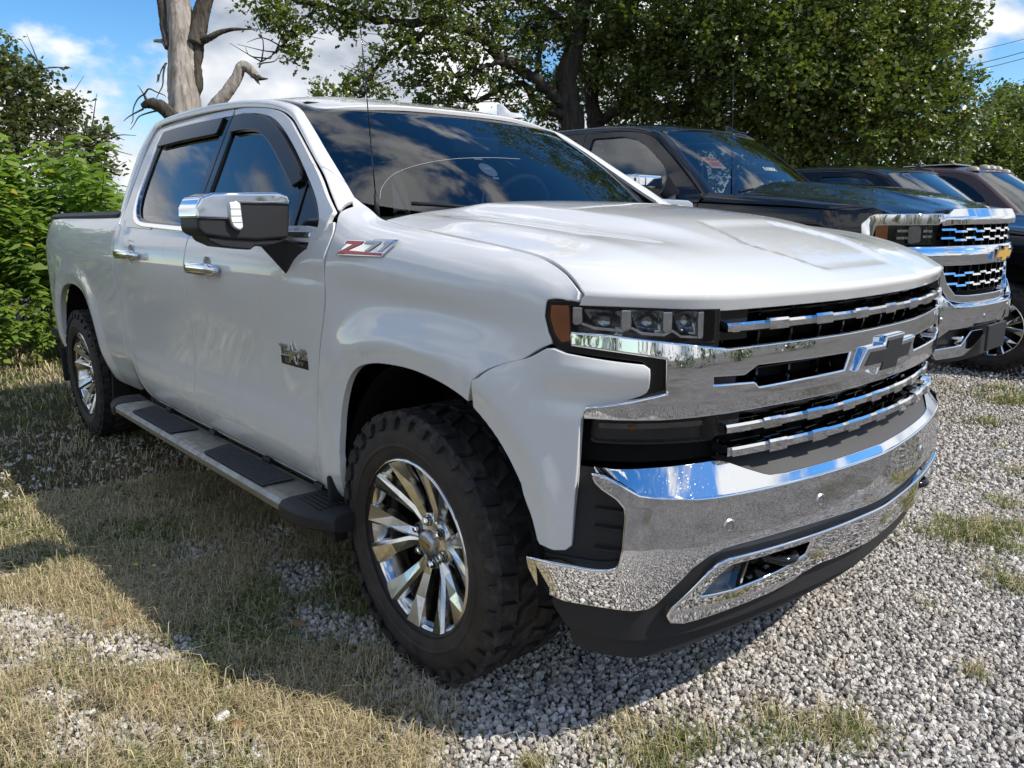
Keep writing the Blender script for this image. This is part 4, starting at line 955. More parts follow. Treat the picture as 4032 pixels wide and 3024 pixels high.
def make_rim(name, rim=.272, par=None, spokes=6, hw=.1425, mt=None):
    """polished wheel: outer face towards -y; returns rim object with children"""
    yo = -hw+.004
    prof = [(rim-.004, yo-.004), (rim+.004, yo-.002), (rim+.002, yo+.012), (rim-.012, yo+.02), (rim-.020, yo+.03), (rim-.026, hw-.02), (rim+.002, hw-.006)]
    mt = mt or alloy
    V, F = lathe(prof, 64); mk(name, V, F, mt, par); o = par
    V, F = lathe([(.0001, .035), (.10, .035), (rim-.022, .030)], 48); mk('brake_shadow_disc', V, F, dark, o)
    V, F = lathe([(.0001, .012), (.17, .012), (.17, .025), (.0001, .025)], 40); mk('brake_disc', V, F, pm_disc, o)
    ro = rim-.006
    parts = []; pock = []
    # each of six V spokes: root between lugs, two wedge arms to the rim; ridge faceted
    def facet(poly3): 
        n = len(poly3); return (poly3, [list(range(n))])
    def pol(r_, a_, y_): return (r_*math.cos(a_), y_, r_*math.sin(a_))
    step = 2*math.pi/spokes
    for k in range(spokes):
        a0 = k*step+math.radians(8)
        for s in (-1, 1):
            # arm: quad strip from root to rim with a ridge line offset to one side
            r0, r1, r2, r3 = .062, .115, .185, ro
            cen = [a0+s*.10, a0+s*.145, a0+s*.215, a0+s*.262]      # centreline angles
            wid = [.25, .175, .140, .150]
            rad = [r0, r1, r2, r3]
            yt = [yo+.070, yo+.058, yo+.034, yo+.004]                # ridge depth
            yb_ = [yo+.082, yo+.088, yo+.072, yo+.034]               # side depth
            L_ = [pol(rad[i], cen[i]-wid[i], yb_[i]) for i in range(4)]
            Rr = [pol(rad[i], cen[i]+wid[i], yb_[i]) for i in range(4)]
            rd = [pol(rad[i], cen[i]-s*wid[i]*(.10+.16*i), yt[i]) for i in range(4)]      # ridge, leaning to the partner arm
            le = [pol(rad[i], cen[i]-wid[i]*.86, yt[i]+(.010, .010, .010, .008)[i]) for i in range(4)]; re_ = [pol(rad[i], cen[i]+wid[i]*.86, yt[i]+(.010, .010, .010, .008)[i]) for i in range(4)]
            for i in range(3):
                parts += [facet([le[i], rd[i], rd[i+1], le[i+1]]), facet([rd[i], re_[i], re_[i+1], rd[i+1]])]
                parts += [facet([L_[i], le[i], le[i+1], L_[i+1]]), facet([re_[i], Rr[i], Rr[i+1], re_[i+1]])]
            parts += [facet([le[3], rd[3], re_[3], Rr[3], L_[3]])]
        # dark pocket floor between the two arms near the rim
    V, F = join(parts); sp = mk('spokes', V, F, mt, o, smooth=False)
    bm_ = bmesh.new(); bm_.from_mesh(sp.data); bmesh.ops.remove_doubles(bm_, verts=bm_.verts, dist=.0008)
    bmesh.ops.recalc_face_normals(bm_, faces=bm_.faces)
    for f in bm_.faces:
        if f.normal.y > 0 and f.calc_center_median().y < yo+.03: f.normal_flip()
    bm_.to_mesh(sp.data); bm_.free()
    so_ = sp.modifiers.new('thick', 'SOLIDIFY'); so_.thickness = .012; so_.offset = -1
    # hub, cap, lugs
    V, F = lathe([(.0001, yo+.064), (.066, yo+.066), (.088, yo+.074), (.092, yo+.10)], 48); mk('hub', V, F, mt, o)
    V, F = lathe([(.0001, yo+.040), (.022, yo+.041), (.034, yo+.045), (.0385, yo+.052), (.040, yo+.075)], 40); cp = mk('centre_cap', V, F, satin, o)
    bt = bow(.024, .006, .009, .010, .75); V, F = prism([(-a, b-1.008) for a, b in bt], .001, Matrix(((1, 0, 0, 0), (0, 0, -1, yo+.0395), (0, 1, 0, 0), (0, 0, 0, 1)))); mk('cap_emblem', V, F, pm_gold, o, smooth=False)
    for k in range(6):
        a = k*math.pi/3+math.radians(38); c = (.068*math.cos(a), 0, .068*math.sin(a))
        V, F = lathe([(.0001, yo+.046), (.008, yo+.046), (.0105, yo+.050), (.0115, yo+.075)], 6); mk('lug_nut', V+np.array(c), F, chrome2, o, smooth=False)
        V, F = lathe([(.0155, yo+.063), (.0175, yo+.062), (.0180, yo+.068)], 20); mk('lug_socket', V+np.array(c), F, alloyd, o)
    return o
pm_disc = pmat('brake_iron', (.10, .09, .085), .5, metal=.8); pm_gold = pmat('badge_gold', (.42, .30, .09), .35, metal=.6)
def wheel(par, x, y, z, right=True, spin=0.0, steer=0.0, **kw):
    w_ = make_tyre('wheel', par=par, **kw); make_rim('rim', par=w_)
    w_.location = (x, y, z); w_.rotation_euler = (0, spin, (0 if right else math.pi)+steer)
    return w_
def wcopy(src, par, x, y, z, right=True, spin=0.0, steer=0.0, sc=1.0):
    w_ = src.copy(); COL.objects.link(w_); w_.parent = par; w_.location = (x, y, z); w_.rotation_euler = (0, spin, (0 if right else math.pi)+steer); w_.scale = (sc, sc, sc)
    for k in KIDS(src):
        c = k.copy(); COL.objects.link(c); c.parent = w_
    return w_
W1 = wheel(WT, 0, -.832, .4155, steer=R(-1))
wcopy(W1, WT, -WB, -.842, .4155, spin=.5); wcopy(W1, WT, 0, .832, .4155, right=False); wcopy(W1, WT, -WB, .842, .4155, right=False)
# wheel-house liners and underbody
def liner_arch(cx, half, zt, s_):
    a = np.linspace(0, math.pi, 21); V = []
    for q in a:
        for y in (.60, .955): V.append((cx+half*math.cos(q), s_*y, .43+(zt-.43)*math.sin(q)))
    F = [[2*i, 2*i+1, 2*i+3, 2*i+2] for i in range(20)]; n = len(V)
    V += [(cx+half*math.cos(q), s_*.60, .43+(zt-.43)*math.sin(q)) for q in a]; F.append([n+i for i in range(21)])
    mk('wheel_liner', V, F, dark, WT, smooth=False)
for s_ in (-1, 1):
    liner_arch(.055, .475, .99, s_); liner_arch(-3.74, .50, 1.03, s_)
V, F = join([box((-1.9, 0, .62), (5.2, 1.1, .30)), box((-1.6, 0, .56), (2.0, 1.72, .2)), box((.35, 0, .70), (.7, 1.15, .7)), box((-3.7, 0, .80), (1.75, 1.2, .3)), box((0, 0, .42), (.12, 1.5, .10)), box((-WB, 0, .42), (.16, 1.5, .16)), box((.15, 0, 1.05), (.9, 1.5, .35))])
mk('chassis', V, F, dark, WT, smooth=False)
# bed: floor, inner walls, tailgate, rear bumper, rail cap, tail lamps
V, F = join([box((-3.72, 0, .98), (1.9, 1.5, .04)), box((-2.80, 0, 1.18), (.04, 1.6, .46)), box((-3.72, -.80, 1.2), (1.86, .05, .42)), box((-3.72, .80, 1.2), (1.86, .05, .42))])
mk('bed_liner', V, F, greyp, WT, smooth=False)
def cap_fn(x, t):
    w = np.interp(x, [-4.66, -4.35, -3.3, -2.75], [.858, .902, .914, .922]); return np.c_[x, -(w+.006-t*.085), 1.430+.016*np.sin(math.pi*np.clip(t, 0, 1))**.5+.004*t]
both('bed_rail_cap', [(x, -.02) for x in np.linspace(-4.64, -2.77, 16)]+[(x, 1) for x in np.linspace(-2.77, -4.64, 16)], cap_fn, plast, WT, su=.12, sv=.2, er=.006, th=.015, hint=(0, 0, 1))
V, F = box((-4.70, 0, 1.12), (.07, 1.52, .62)); bev(mk('tailgate', V, F, white, WT, smooth=False), .02, 3)
for s_ in (-1, 1):
    V, F = box((-4.69, s_*.82, 1.18), (.10, .12, .42)); bev(mk('tail_lamp', V, F, red, WT, smooth=False), .025, 3)
V, F = join([box((-4.80, 0, .66), (.20, 1.80, .17)), box((-4.70, -.86, .66), (.28, .12, .17)), box((-4.70, .86, .66), (.28, .12, .17))]); bev(mk('rear_bumper', V, F, chrome2, WT, smooth=False), .03, 3)
V, F = join([box((-4.70, -.90, .585), (.26, .06, .05)), box((-4.70, .90, .585), (.26, .06, .05))]); mk('rear_bumper_trim', V, F, plast, WT, smooth=False)
# roof fin, whip aerial, wiper, sticker
def fin(par, mt, x, y, z):
    V = []; F = []
    lev = [(0, .105, .042, 0), (.018, .095, .036, -.006), (.034, .052, .018, -.04), (.058, .036, .008, -.060), (.082, .020, .004, -.075)]
    n = 12
    for (h, lx, ly, ox) in lev:
        for k in range(n):
            a = 2*math.pi*k/n; V.append((x+ox+lx*math.cos(a), y+ly*math.sin(a), z+h))
    for i in range(len(lev)-1):
        for k in range(n): F.append([i*n+k, i*n+(k+1) % n, (i+1)*n+(k+1) % n, (i+1)*n+k])
    F.append([(len(lev)-1)*n+k for k in range(n)]); return mk('roof_antenna', V, F, mt, par)
fin(WT, white, -1.20, .50, float(roof_fn(np.array([-1.2]), np.array([.5]))[0, 2])-.006)
V, F = tube([(-.485, -.74, 1.385), (-.487, -.74, 1.43), (-.49, -.74, 1.47)], [.011, .009, .005], 10); wa = mk('whip_aerial', V, F, plast, WT)
V, F = tube([(-.49, -.74, 1.46), (-.515, -.742, 1.80), (-.545, -.745, 2.20)], [.0024, .0022, .0016], 6); mk('aerial_rod', V, F, plastg, wa)
def wiper(par, pts, rad=.007):
    V, F = tube(cr(pts, 6), rad, 8); return mk('wiper', V, F, plastg, par)
wsf = ws_fn(.018)
def wsp3(y, t): return tuple(ws_fn(.02)(np.array([y]), np.array([t]))[0])
wiper(WT, [wsp3(-.62, .015), wsp3(-.50, .03), wsp3(-.35, .02), wsp3(-.10, .01)])
wiper(WT, [wsp3(.05, .02), wsp3(.30, .03), wsp3(.55, .02)])
# windscreen header shade band + stickers on the glass
def ws_patch(nm, y0, y1, t0, t1, mt, off=-.004): return panel(nm, [(y0, t0), (y1, t0), (y1, t1), (y0, t1)], ws_fn(off), mt, WT, su=.05, sv=.08, th=0, hint=(1, 0, 1))
shade = pmat('glass_shade_band', (.012, .016, .024), .25)
decal = pmat('pale_decal', (.55, .58, .60), .6); decal2 = pmat('lilac_decal', (.34, .33, .45), .6)
ell = [(-.165+.034*math.cos(a), .395+.060*math.sin(a)) for a in np.linspace(0, 2*math.pi, 25)[:-1]]
panel('windshield_sticker', ell, ws_fn(-.004), decal2, WT, su=.02, sv=.03, th=0, hint=(1, 0, 1))
for (a, b, t0, t1) in ((-.185, -.145, .485, .505), (-.182, -.146, .395, .412), (-.180, -.152, .312, .325)): ws_patch('sticker_strip', a, b, t0, t1, decal, -.003)
crk = [(-.70, .06), (-.66, .17), (-.58, .30), (-.46, .40), (-.30, .47), (-.12, .50), (.06, .505)]
V, F = tube([ws_fn(.0015)(np.array([a]), np.array([b]))[0] for a, b in cr(crk, 6)], .0006, 4); mk('glass_crack', V, F, decal, WT)
# ================================================================== GROUND
def mkfast(name, V, T, mat, parent=None, col=None, smooth=False):
    """fast triangle mesh; col = per-vertex colour attribute (the thing's own colour variation)"""
    V = np.ascontiguousarray(V, np.float32); T = np.ascontiguousarray(T, np.int32)
    me = bpy.data.meshes.new(name); nv, nf = len(V), len(T)
    me.vertices.add(nv); me.vertices.foreach_set('co', V.ravel()); me.loops.add(nf*3); me.loops.foreach_set('vertex_index', T.ravel())
    me.polygons.add(nf); me.polygons.foreach_set('loop_start', np.arange(0, nf*3, 3, dtype=np.int32)); me.polygons.foreach_set('loop_total', np.full(nf, 3, np.int32))
    me.update(calc_edges=True)
    if smooth: me.shade_smooth()
    if col is not None:
        a = me.color_attributes.new('tint', 'FLOAT_COLOR', 'POINT'); c = np.ones((nv, 4), np.float32); c[:, :3] = col; a.data.foreach_set('color', c.ravel())
    me.materials.append(mat)
    o = bpy.data.objects.new(name, me); COL.objects.link(o)
    if parent is not None: o.parent = parent
    return o
_perm = np.random.default_rng(3).random((256, 256))
def vnoise(x, y):
    xi = np.floor(x).astype(int); yi = np.floor(y).astype(int); fx = x-xi; fy = y-yi; fx = fx*fx*(3-2*fx); fy = fy*fy*(3-2*fy)
    g_ = lambda a, b: _perm[a % 256, b % 256]
    return (g_(xi, yi)*(1-fx)+g_(xi+1, yi)*fx)*(1-fy)+(g_(xi, yi+1)*(1-fx)+g_(xi+1, yi+1)*fx)*fy
def fbm(x, y, o=4):
    s = 0; a = .5; t = 0
    for i in range(o): s = s+a*vnoise(x*2**i+17*i, y*2**i+31*i); t += a; a *= .55
    return s/t
TUFTS = [(.88, -.43, .16), (.80, -.58, .15), (.70, -.74, .14), (.98, -.30, .12), (1.05, -.22, .10), (.62, -.30, .05), (.92, .10, .07), (.90, 1.20, .12), (1.02, 1.05, .10), (.80, 1.55, .09), (.50, 2.2, .12), (.62, 2.6, .12), (.40, 3.0, .16), (.75, 2.0, .1), (.2, 3.6, .2), (.5, 3.9, .2), (.1, 4.4, .2), (.9, .62, .06), (1.0, 1.75, .10), (.28, -1.2, .08), (.42, -1.22, .07), (.55, -1.0, .05), (-.2, 4.9, .18), (1.16, .30, .05)]
STONEP = [(-1.05, -1.78, .30), (-.78, -1.60, .20), (-.62, -1.48, .16), (-.30, -1.72, .16), (-.12, -1.60, .13), (-.50, -1.05, .24), (-.86, -.92, .25), (-.30, -.95, .2), (-1.25, -1.86, .16), (-.42, -1.86, .15), (-.65, -1.85, .12), (.02, -1.50, .1)]
def grassy(x, y):
    n = fbm(x*2.3+5, y*2.3+9); n2 = fbm(x*1.3+40, y*1.3+70)
    thr = np.interp(y, [-30, -1.1, -.75, -.4, 1.0, 3, 30], [.16, .16, -.05, -.8, -1.2, -2.6, -6])
    b = sst(.22, -.22, (x-thr)+.5*(n-.5))
    p = np.maximum(b*(1-.45*sst(.56, .64, n)), 0)
    far = sst(6, 14, np.hypot(x-1, y+1)); p = p*(1-far)+far*np.where(x < -5, .9, .25)*(.6+.8*(n2-.2))
    p = np.maximum(p, .55*sst(.62, .70, n2)*(1-b)*sst(.9, 1.6, np.abs(y+.2)))
    for (a, c, r) in TUFTS: p = np.maximum(p, .62*np.exp(-(((x-a)**2+(y-c)**2)/(r*r*.6))**.9)*sst(.36, .60, n))
    p = np.maximum(p, (.70+.5*(n-.3))*sst(-1.45, -2.0, x+.3*n2)*(y < 1.5)*(1-far))
    for (a, c, r) in STONEP: p = p*(1-.85*np.exp(-((((x-a)/1.3)**2+((y-c)*1.3)**2)/(r*r*.45))**1.5)*(x < .3))
    return np.clip(p, 0, 1)
def gnd_z(x, y): return .010*(fbm(x*.9, y*.9, 3)-.5)
def geo(n, d0, grow, lim):
    v = [0.0]; s = d0
    while v[-1] < lim:
        if v[-1] > n: s *= grow
        v.append(v[-1]+s)
    v = np.array(v); return np.r_[-v[::-1][:-1], v]
gx_ = geo(5, .12, 1.22, 420)-.5; gy_ = geo(5, .12, 1.22, 420)+.5
XX, YY = np.meshgrid(gx_, gy_, indexing='ij'); nx_, ny_ = XX.shape
ZZ = np.where(np.hypot(XX, YY) < 12, gnd_z(XX, YY)-.012, -.014)
ii = np.arange(nx_*ny_).reshape(nx_, ny_); q0 = ii[:-1, :-1].ravel(); q1 = ii[1:, :-1].ravel(); q2 = ii[1:, 1:].ravel(); q3 = ii[:-1, 1:].ravel()
Tg = np.vstack([np.c_[q0, q1, q2], np.c_[q0, q2, q3]])
gm_ = grassy(XX.ravel(), YY.ravel())
def ground_mat():
    m = pmat('gravel_and_dry_grass', (.3, .28, .25), .95, spec=.2); t, b, L = nodes(m)
    tc = N(t, 'ShaderNodeTexCoord'); at = N(t, 'ShaderNodeAttribute', attribute_name='tint'); sp = N(t, 'ShaderNodeSeparateColor'); L(at.outputs['Color'], sp.inputs[0])
    vo = N(t, 'ShaderNodeTexVoronoi', i={'Scale': 62.0, 'Randomness': 1.0}); L(tc.outputs['Object'], vo.inputs['Vector'])
    ra = N(t, 'ShaderNodeValToRGB'); sv_ = N(t, 'ShaderNodeSeparateColor'); L(vo.outputs['Color'], sv_.inputs[0]); L(sv_.outputs[0], ra.inputs['Fac'])
    el = ra.color_ramp.elements; el[0].color = (.18, .168, .155, 1); el[1].color = (.58, .55, .51, 1); e = el.new(.5); e.color = (.40, .375, .345, 1)
    ns = N(t, 'ShaderNodeTexNoise', i={'Scale': 38.0, 'Detail': 6, 'Roughness': .7}); L(tc.outputs['Object'], ns.inputs['Vector'])
    rg = N(t, 'ShaderNodeValToRGB'); L(ns.outputs['Fac'], rg.inputs['Fac'])
    el = rg.color_ramp.elements; el[0].position = .3; el[0].color = (.045, .042, .022, 1); el[1].position = .72; el[1].color = (.34, .28, .17, 1); e = el.new(.5); e.color = (.17, .145, .080, 1)
    mx = N(t, 'ShaderNodeMix', data_type='RGBA'); L(sp.outputs[0], mx.inputs[0]); L(ra.outputs[0], mx.inputs[6]); L(rg.outputs[0], mx.inputs[7])
    n3 = N(t, 'ShaderNodeTexNoise', i={'Scale': 1.6, 'Detail': 4}); L(tc.outputs['Object'], n3.inputs['Vector'])
    mr = N(t, 'ShaderNodeMapRange', i={'From Min': .3, 'From Max': .7, 'To Min': .78, 'To Max': 1.12}); L(n3.outputs['Fac'], mr.inputs['Value'])
    mu = N(t, 'ShaderNodeMix', data_type='RGBA', blend_type='MULTIPLY'); mu.inputs[0].default_value = 1; L(mx.outputs[2], mu.inputs[6]); L(mr.outputs[0], mu.inputs[7]); L(mu.outputs[2], b.inputs['Base Color'])
    bp = N(t, 'ShaderNodeBump', i={'Strength': .8, 'Distance': .012}); iv = N(t, 'ShaderNodeMath', operation='MULTIPLY', i={1: -60.0}); L(vo.outputs['Distance'], iv.inputs[0]); L(iv.outputs[0], bp.inputs['Height']); L(bp.outputs[0], b.inputs['Normal'])
    return m
tag(mkfast('ground', np.c_[XX.ravel(), YY.ravel(), ZZ.ravel()], Tg, ground_mat(), col=np.c_[gm_, gm_, gm_], smooth=True), kind='structure')
# ---- gravel: real stones, instanced on points
def stone_mat():
    m = pmat('crushed_limestone', (.4, .38, .36), .9, spec=.25); t, b, L = nodes(m)
    oi = N(t, 'ShaderNodeObjectInfo'); ra = N(t, 'ShaderNodeValToRGB'); L(oi.outputs['Random'], ra.inputs['Fac'])
    el = ra.color_ramp.elements; el[0].color = (.22, .207, .195, 1); el[1].color = (.78, .755, .72, 1)
    for p, c in ((.2, (.42, .392, .358)), (.45, (.56, .52, .47)), (.62, (.60, .548, .485)), (.8, (.67, .63, .575))): e = el.new(p); e.color = (*c, 1)
    tc = N(t, 'ShaderNodeTexCoord'); ns = N(t, 'ShaderNodeTexNoise', i={'Scale': 2.2, 'Detail': 5}); L(tc.outputs['Object'], ns.inputs['Vector'])
    mr = N(t, 'ShaderNodeMapRange', i={'From Min': .3, 'From Max': .7, 'To Min': .78, 'To Max': 1.1}); L(ns.outputs['Fac'], mr.inputs['Value'])
    mu = N(t, 'ShaderNodeMix', data_type='RGBA', blend_type='MULTIPLY'); mu.inputs[0].default_value = 1; L(ra.outputs[0], mu.inputs[6]); L(mr.outputs[0], mu.inputs[7]); L(mu.outputs[2], b.inputs['Base Color'])
    return m
def scatter_pts(n, cone, rmin, rmax, pw):
    """random ground points in front of / around the camera, denser close by"""
    a = math.atan2(_f.y, _f.x)+(rng.random(n)-.5)*cone; r = rmin+(rmax-rmin)*rng.random(n)**pw
    return CAM.x+r*np.cos(a), CAM.y+r*np.sin(a)
def instancer(name, P, S, mat, seed, flat=.7, sub=1):
    me = bpy.data.meshes.new(name); me.vertices.add(len(P)); me.vertices.foreach_set('co', np.ascontiguousarray(P, np.float32).ravel())
    at = me.attributes.new('sz', 'FLOAT', 'POINT'); at.data.foreach_set('value', np.ascontiguousarray(S, np.float32)); me.update()
    o = bpy.data.objects.new(name, me); COL.objects.link(o)
    ng = bpy.data.node_groups.new(name+'_nodes', 'GeometryNodeTree'); ng.interface.new_socket('Geometry', in_out='INPUT', socket_type='NodeSocketGeometry'); ng.interface.new_socket('Geometry', in_out='OUTPUT', socket_type='NodeSocketGeometry')
    L = ng.links.new; gi = N(ng, 'NodeGroupInput'); go = N(ng, 'NodeGroupOutput'); jn = N(ng, 'GeometryNodeJoinGeometry')
    for k in range(5):
        ic = N(ng, 'GeometryNodeMeshIcoSphere', i={'Radius': 1.0, 'Subdivisions': sub+1}); sp = N(ng, 'GeometryNodeSetPosition'); L(ic.outputs['Mesh'], sp.inputs['Geometry'])
        po = N(ng, 'GeometryNodeInputPosition'); ns = N(ng, 'ShaderNodeTexNoise', noise_dimensions='4D', i={'Scale': .95, 'Detail': 1.5, 'W': 3.7*k+seed}); L(po.outputs[0], ns.inputs['Vector'])
        sb = N(ng, 'ShaderNodeVectorMath', operation='SUBTRACT'); sb.inputs[1].default_value = (.5, .5, .5); L(ns.outputs['Color'], sb.inputs[0])
        ms = N(ng, 'ShaderNodeVectorMath', operation='SCALE', i={'Scale': 2.6}); L(sb.outputs[0], ms.inputs[0]); L(ms.outputs[0], sp.inputs['Offset'])
        sm = N(ng, 'GeometryNodeSetMaterial'); sm.inputs['Material'].default_value = mat; L(sp.outputs[0], sm.inputs['Geometry'])
        gi2 = N(ng, 'GeometryNodeGeometryToInstance'); L(sm.outputs[0], gi2.inputs[0]); L(gi2.outputs[0], jn.inputs[0])
    ip = N(ng, 'GeometryNodeInstanceOnPoints', i={'Pick Instance': True}); L(gi.outputs[0], ip.inputs['Points']); L(jn.outputs[0], ip.inputs['Instance'])
    rv = N(ng, 'FunctionNodeRandomValue', data_type='FLOAT_VECTOR'); rv.inputs['Max'].default_value = (6.28, 6.28, 6.28); L(rv.outputs['Value'], ip.inputs['Rotation'])
    na = N(ng, 'GeometryNodeInputNamedAttribute', data_type='FLOAT'); na.inputs['Name'].default_value = 'sz'; L(na.outputs['Attribute'], ip.inputs['Scale'])
    L(ip.outputs[0], go.inputs[0])
    md = o.modifiers.new('scatter', 'NODES'); md.node_group = ng
    return o
def gravel():
    # jittered grid keeps stones shoulder to shoulder near the camera
    pts = []
    for (x0, x1, y0, y1, st) in ((-2.2, 2.2, -2.4, 2.2, .0155), (-.9, 1.9, 2.2, 5.2, .023), (-4.2, -2.2, -2.2, 1.0, .03), (-1.6, 3.2, 5.2, 9.0, .05)):
        a = np.arange(x0, x1, st); b = np.arange(y0, y1, st); A, B_ = np.meshgrid(a, b); A = A.ravel()+(rng.random(A.size)-.5)*st*.95; B_ = B_.ravel()+(rng.random(B_.size)-.5)*st*.95
        pts.append(np.c_[A, B_, np.full(len(A), st)])
    a = np.vstack(pts)
    # behind/beside the camera only what the chrome can mirror
    v = np.c_[a[:, 0]-CAM.x, a[:, 1]-CAM.y]; fw = v@np.array([_f.x, _f.y])/math.hypot(_f.x, _f.y)
    a = a[fw > .30]
    hid = (np.abs(a[:, 1]) < .55) & (a[:, 0] < -.5) & (a[:, 0] > -4.5); a = a[~hid]
    gm = grassy(a[:, 0], a[:, 1]); keep = rng.random(len(a)) > gm*.86; a = a[keep]; gm = gm[keep]
    s = np.minimum(a[:, 2], .019)*(.34+.36*rng.random(len(a))**1.6)*np.where(rng.random(len(a)) < .06, 1.35, 1)
    z = gnd_z(a[:, 0], a[:, 1])-.010+s*.35-gm*.004
    P = np.c_[a[:, 0], a[:, 1], z]
    o = instancer('gravel', P, s, stone_mat(), 1.3, sub=1)
    tag(o, 'loose pale grey crushed stone gravel covering the parking lot', 'gravel', kind='stuff'); print('stones', len(P))
gravel()
# ---- grass blades
def blade_mat(nm, rough=.7, sss=.0):
    m = pmat(nm, (.2, .2, .1), rough, spec=.25); t, b, L = nodes(m); at = N(t, 'ShaderNodeAttribute', attribute_name='tint'); L(at.outputs['Color'], b.inputs['Base Color'])
    tr = N(t, 'ShaderNodeBsdfTranslucent'); L(at.outputs['Color'], tr.inputs['Color']); mx = N(t, 'ShaderNodeMixShader', i={'Fac': .30}); out = t.nodes['Material Output']
    L(b.outputs[0], mx.inputs[1]); L(tr.outputs[0], mx.inputs[2]); L(mx.outputs[0], out.inputs['Surface'])
    return m
gmat = blade_mat('grass_blade')
def blades(x, y, h, wd, col, lean, z0=None):
    """bent two-segment blades; arrays over blades"""
    n = len(x); a = rng.random(n)*2*math.pi; d = np.c_[np.cos(a), np.sin(a)]; pr = np.c_[-d[:, 1], d[:, 0]]
    z = gnd_z(x, y)-.012 if z0 is None else z0
    l1 = lean*.45; l2 = lean
    B0 = np.c_[x, y, z]; M1 = np.c_[x+d[:, 0]*h*l1*.6, y+d[:, 1]*h*l1*.6, z+h*.62*np.sqrt(np.maximum(0, 1-l1**2))]; E1 = np.c_[x+d[:, 0]*h*l2, y+d[:, 1]*h*l2, z+h*np.sqrt(np.maximum(.02, 1-l2**2))]
    E1[:, 2] = np.maximum(E1[:, 2], z+.012)
    w3 = np.c_[pr*wd[:, None], np.zeros(n)]
    V = np.stack([B0-w3, B0+w3, M1-w3*.8, M1+w3*.8, E1], 1).reshape(-1, 3)
    k = np.arange(n)[:, None]*5; T = np.vstack([k+np.array([0, 1, 3]), k+np.array([0, 3, 2]), k+np.array([2, 3, 4])])
    C_ = np.repeat(col, 5, axis=0)
    return V, T, C_
def grass():
    xs, ys = [], []
    for n, r0, r1, pw in ((620000, .6, 4.5, .85), (150000, 4, 12, .9)):
        x, y = scatter_pts(n, R(92), r0, r1, pw); xs.append(x); ys.append(y)
    for (a, b, r) in TUFTS:
        k = int(2300*(r/.12)**1.3*(1 if b < .5 else .6)*.55); t = rng.normal(size=(k, 2))*r*.5; xs.append(a+t[:, 0]); ys.append(b+t[:, 1])
    x = np.concatenate(xs); y = np.concatenate(ys); g_ = grassy(x, y); cl = fbm(x*9, y*9, 3)
    keep = rng.random(len(x)) < g_*np.clip(.25+1.5*(cl-.3), .08, 1); x, y, g_ = x[keep], y[keep], g_[keep]
    keep = ~((np.abs(y) < .6) & (x < -.6) & (x > -4.5)); x, y, g_ = x[keep], y[keep], g_[keep]
    n = len(x); dist = np.hypot(x-CAM.x, y-CAM.y)
    gr = fbm(x*1.7+3, y*1.7+8, 3)+.12*(x > .3); green = rng.random(n) < np.clip((gr-.42)*2.8+.20, .06, .72)
    h = np.where(green, .025+.040*rng.random(n), .028+.065*rng.random(n)**1.5)*np.where(rng.random(n) < .02, 1.9, 1)*(1+.5*sst(5, 9, dist))
    wd = (.0007+.0010*rng.random(n))*(1+sst(2.5, 9, dist)*2.2)
    lean = np.where(green, .50+.47*rng.random(n), .80+.195*rng.random(n)**.6)
    v = rng.random((n, 1)); dry = np.array([.44, .355, .185])*(1-v)+np.array([.74, .64, .42])*v; gre = np.array([.10, .15, .030])*(1-v)+np.array([.25, .30, .085])*v
    col = np.where(green[:, None], gre, dry)*(.75+.5*rng.random((n, 1)))
    V, T, C_ = blades(x, y, h, wd, col, lean)
    tag(mkfast('grass', V, T, gmat, col=C_), 'short dry straw coloured grass with green tufts in the gravel', 'grass', kind='stuff'); print('blades', n)
grass()
# ---- litter: crumpled paper, dry oak leaves, small yellow flowers
def crumple(nm, x, y, r, mt, lab, cat, seed, flat=.55):
    bm_ = bmesh.new(); bmesh.ops.create_icosphere(bm_, subdivisions=3, radius=1); rr = np.random.default_rng(seed); dirs = rr.normal(size=(26, 3)); dirs /= np.linalg.norm(dirs, axis=1)[:, None]; cut = .55+.42*rr.random(26)
    for v in bm_.verts:
        p = np.array(v.co)
        for d, c in zip(dirs, cut):
            k = p@d
            if k > c: p = p-d*(k-c)
        v.co = Vector((p[0]*r*1.15, p[1]*r, p[2]*r*flat))
    me = bpy.data.meshes.new(nm); bm_.to_mesh(me); bm_.free(); me.materials.append(mt); me.shade_flat(); o = bpy.data.objects.new(nm, me); COL.objects.link(o); o.location = (x, y, r*flat*.75); o.rotation_euler = (0, 0, seed); return tag(o, lab, cat)
crumple('paper_scrap', -.18, -1.515, .026, paper, 'small crumpled white paper scrap lying in the dry grass', 'litter', 5)
leafb = pmat('dry_brown_leaf', (.36, .20, .10), .75)
def dryleaf(x, y, s, rz, lab, seed):
    rr = np.random.default_rng(seed); t = np.linspace(0, 1, 9); w = .42*np.sin(math.pi*t**.8)*(1+.30*np.sin(t*19)); V = []
    for i, q in enumerate(t):
        zc = .25*(q-.5)**2+.03*rr.random()
        V += [((q-.5)*s, -w[i]*s, s*(zc+.22*w[i])), ((q-.5)*s, 0, s*(zc)), ((q-.5)*s, w[i]*s, s*(zc+.20*w[i]))]
    F = []
    for i in range(8):
        a = i*3; F += [[a, a+3, a+4, a+1], [a+1, a+4, a+5, a+2]]
    o = mk('dry_leaf', V, F, leafb, None); o.location = (x, y, .016); o.rotation_euler = (.2, .15, rz); sd_ = o.modifiers.new('t', 'SOLIDIFY'); sd_.thickness = .001
    return tag(o, lab, 'leaf', 'fallen dry leaves')
dryleaf(-.43, -1.62, .05, .3, 'curled brown oak leaf lying in sunlit dry grass near the paper scrap', 1)
dryleaf(-.10, -1.50, .045, 1.5, 'pale brown leaf standing in grass right beside the paper scrap', 2)
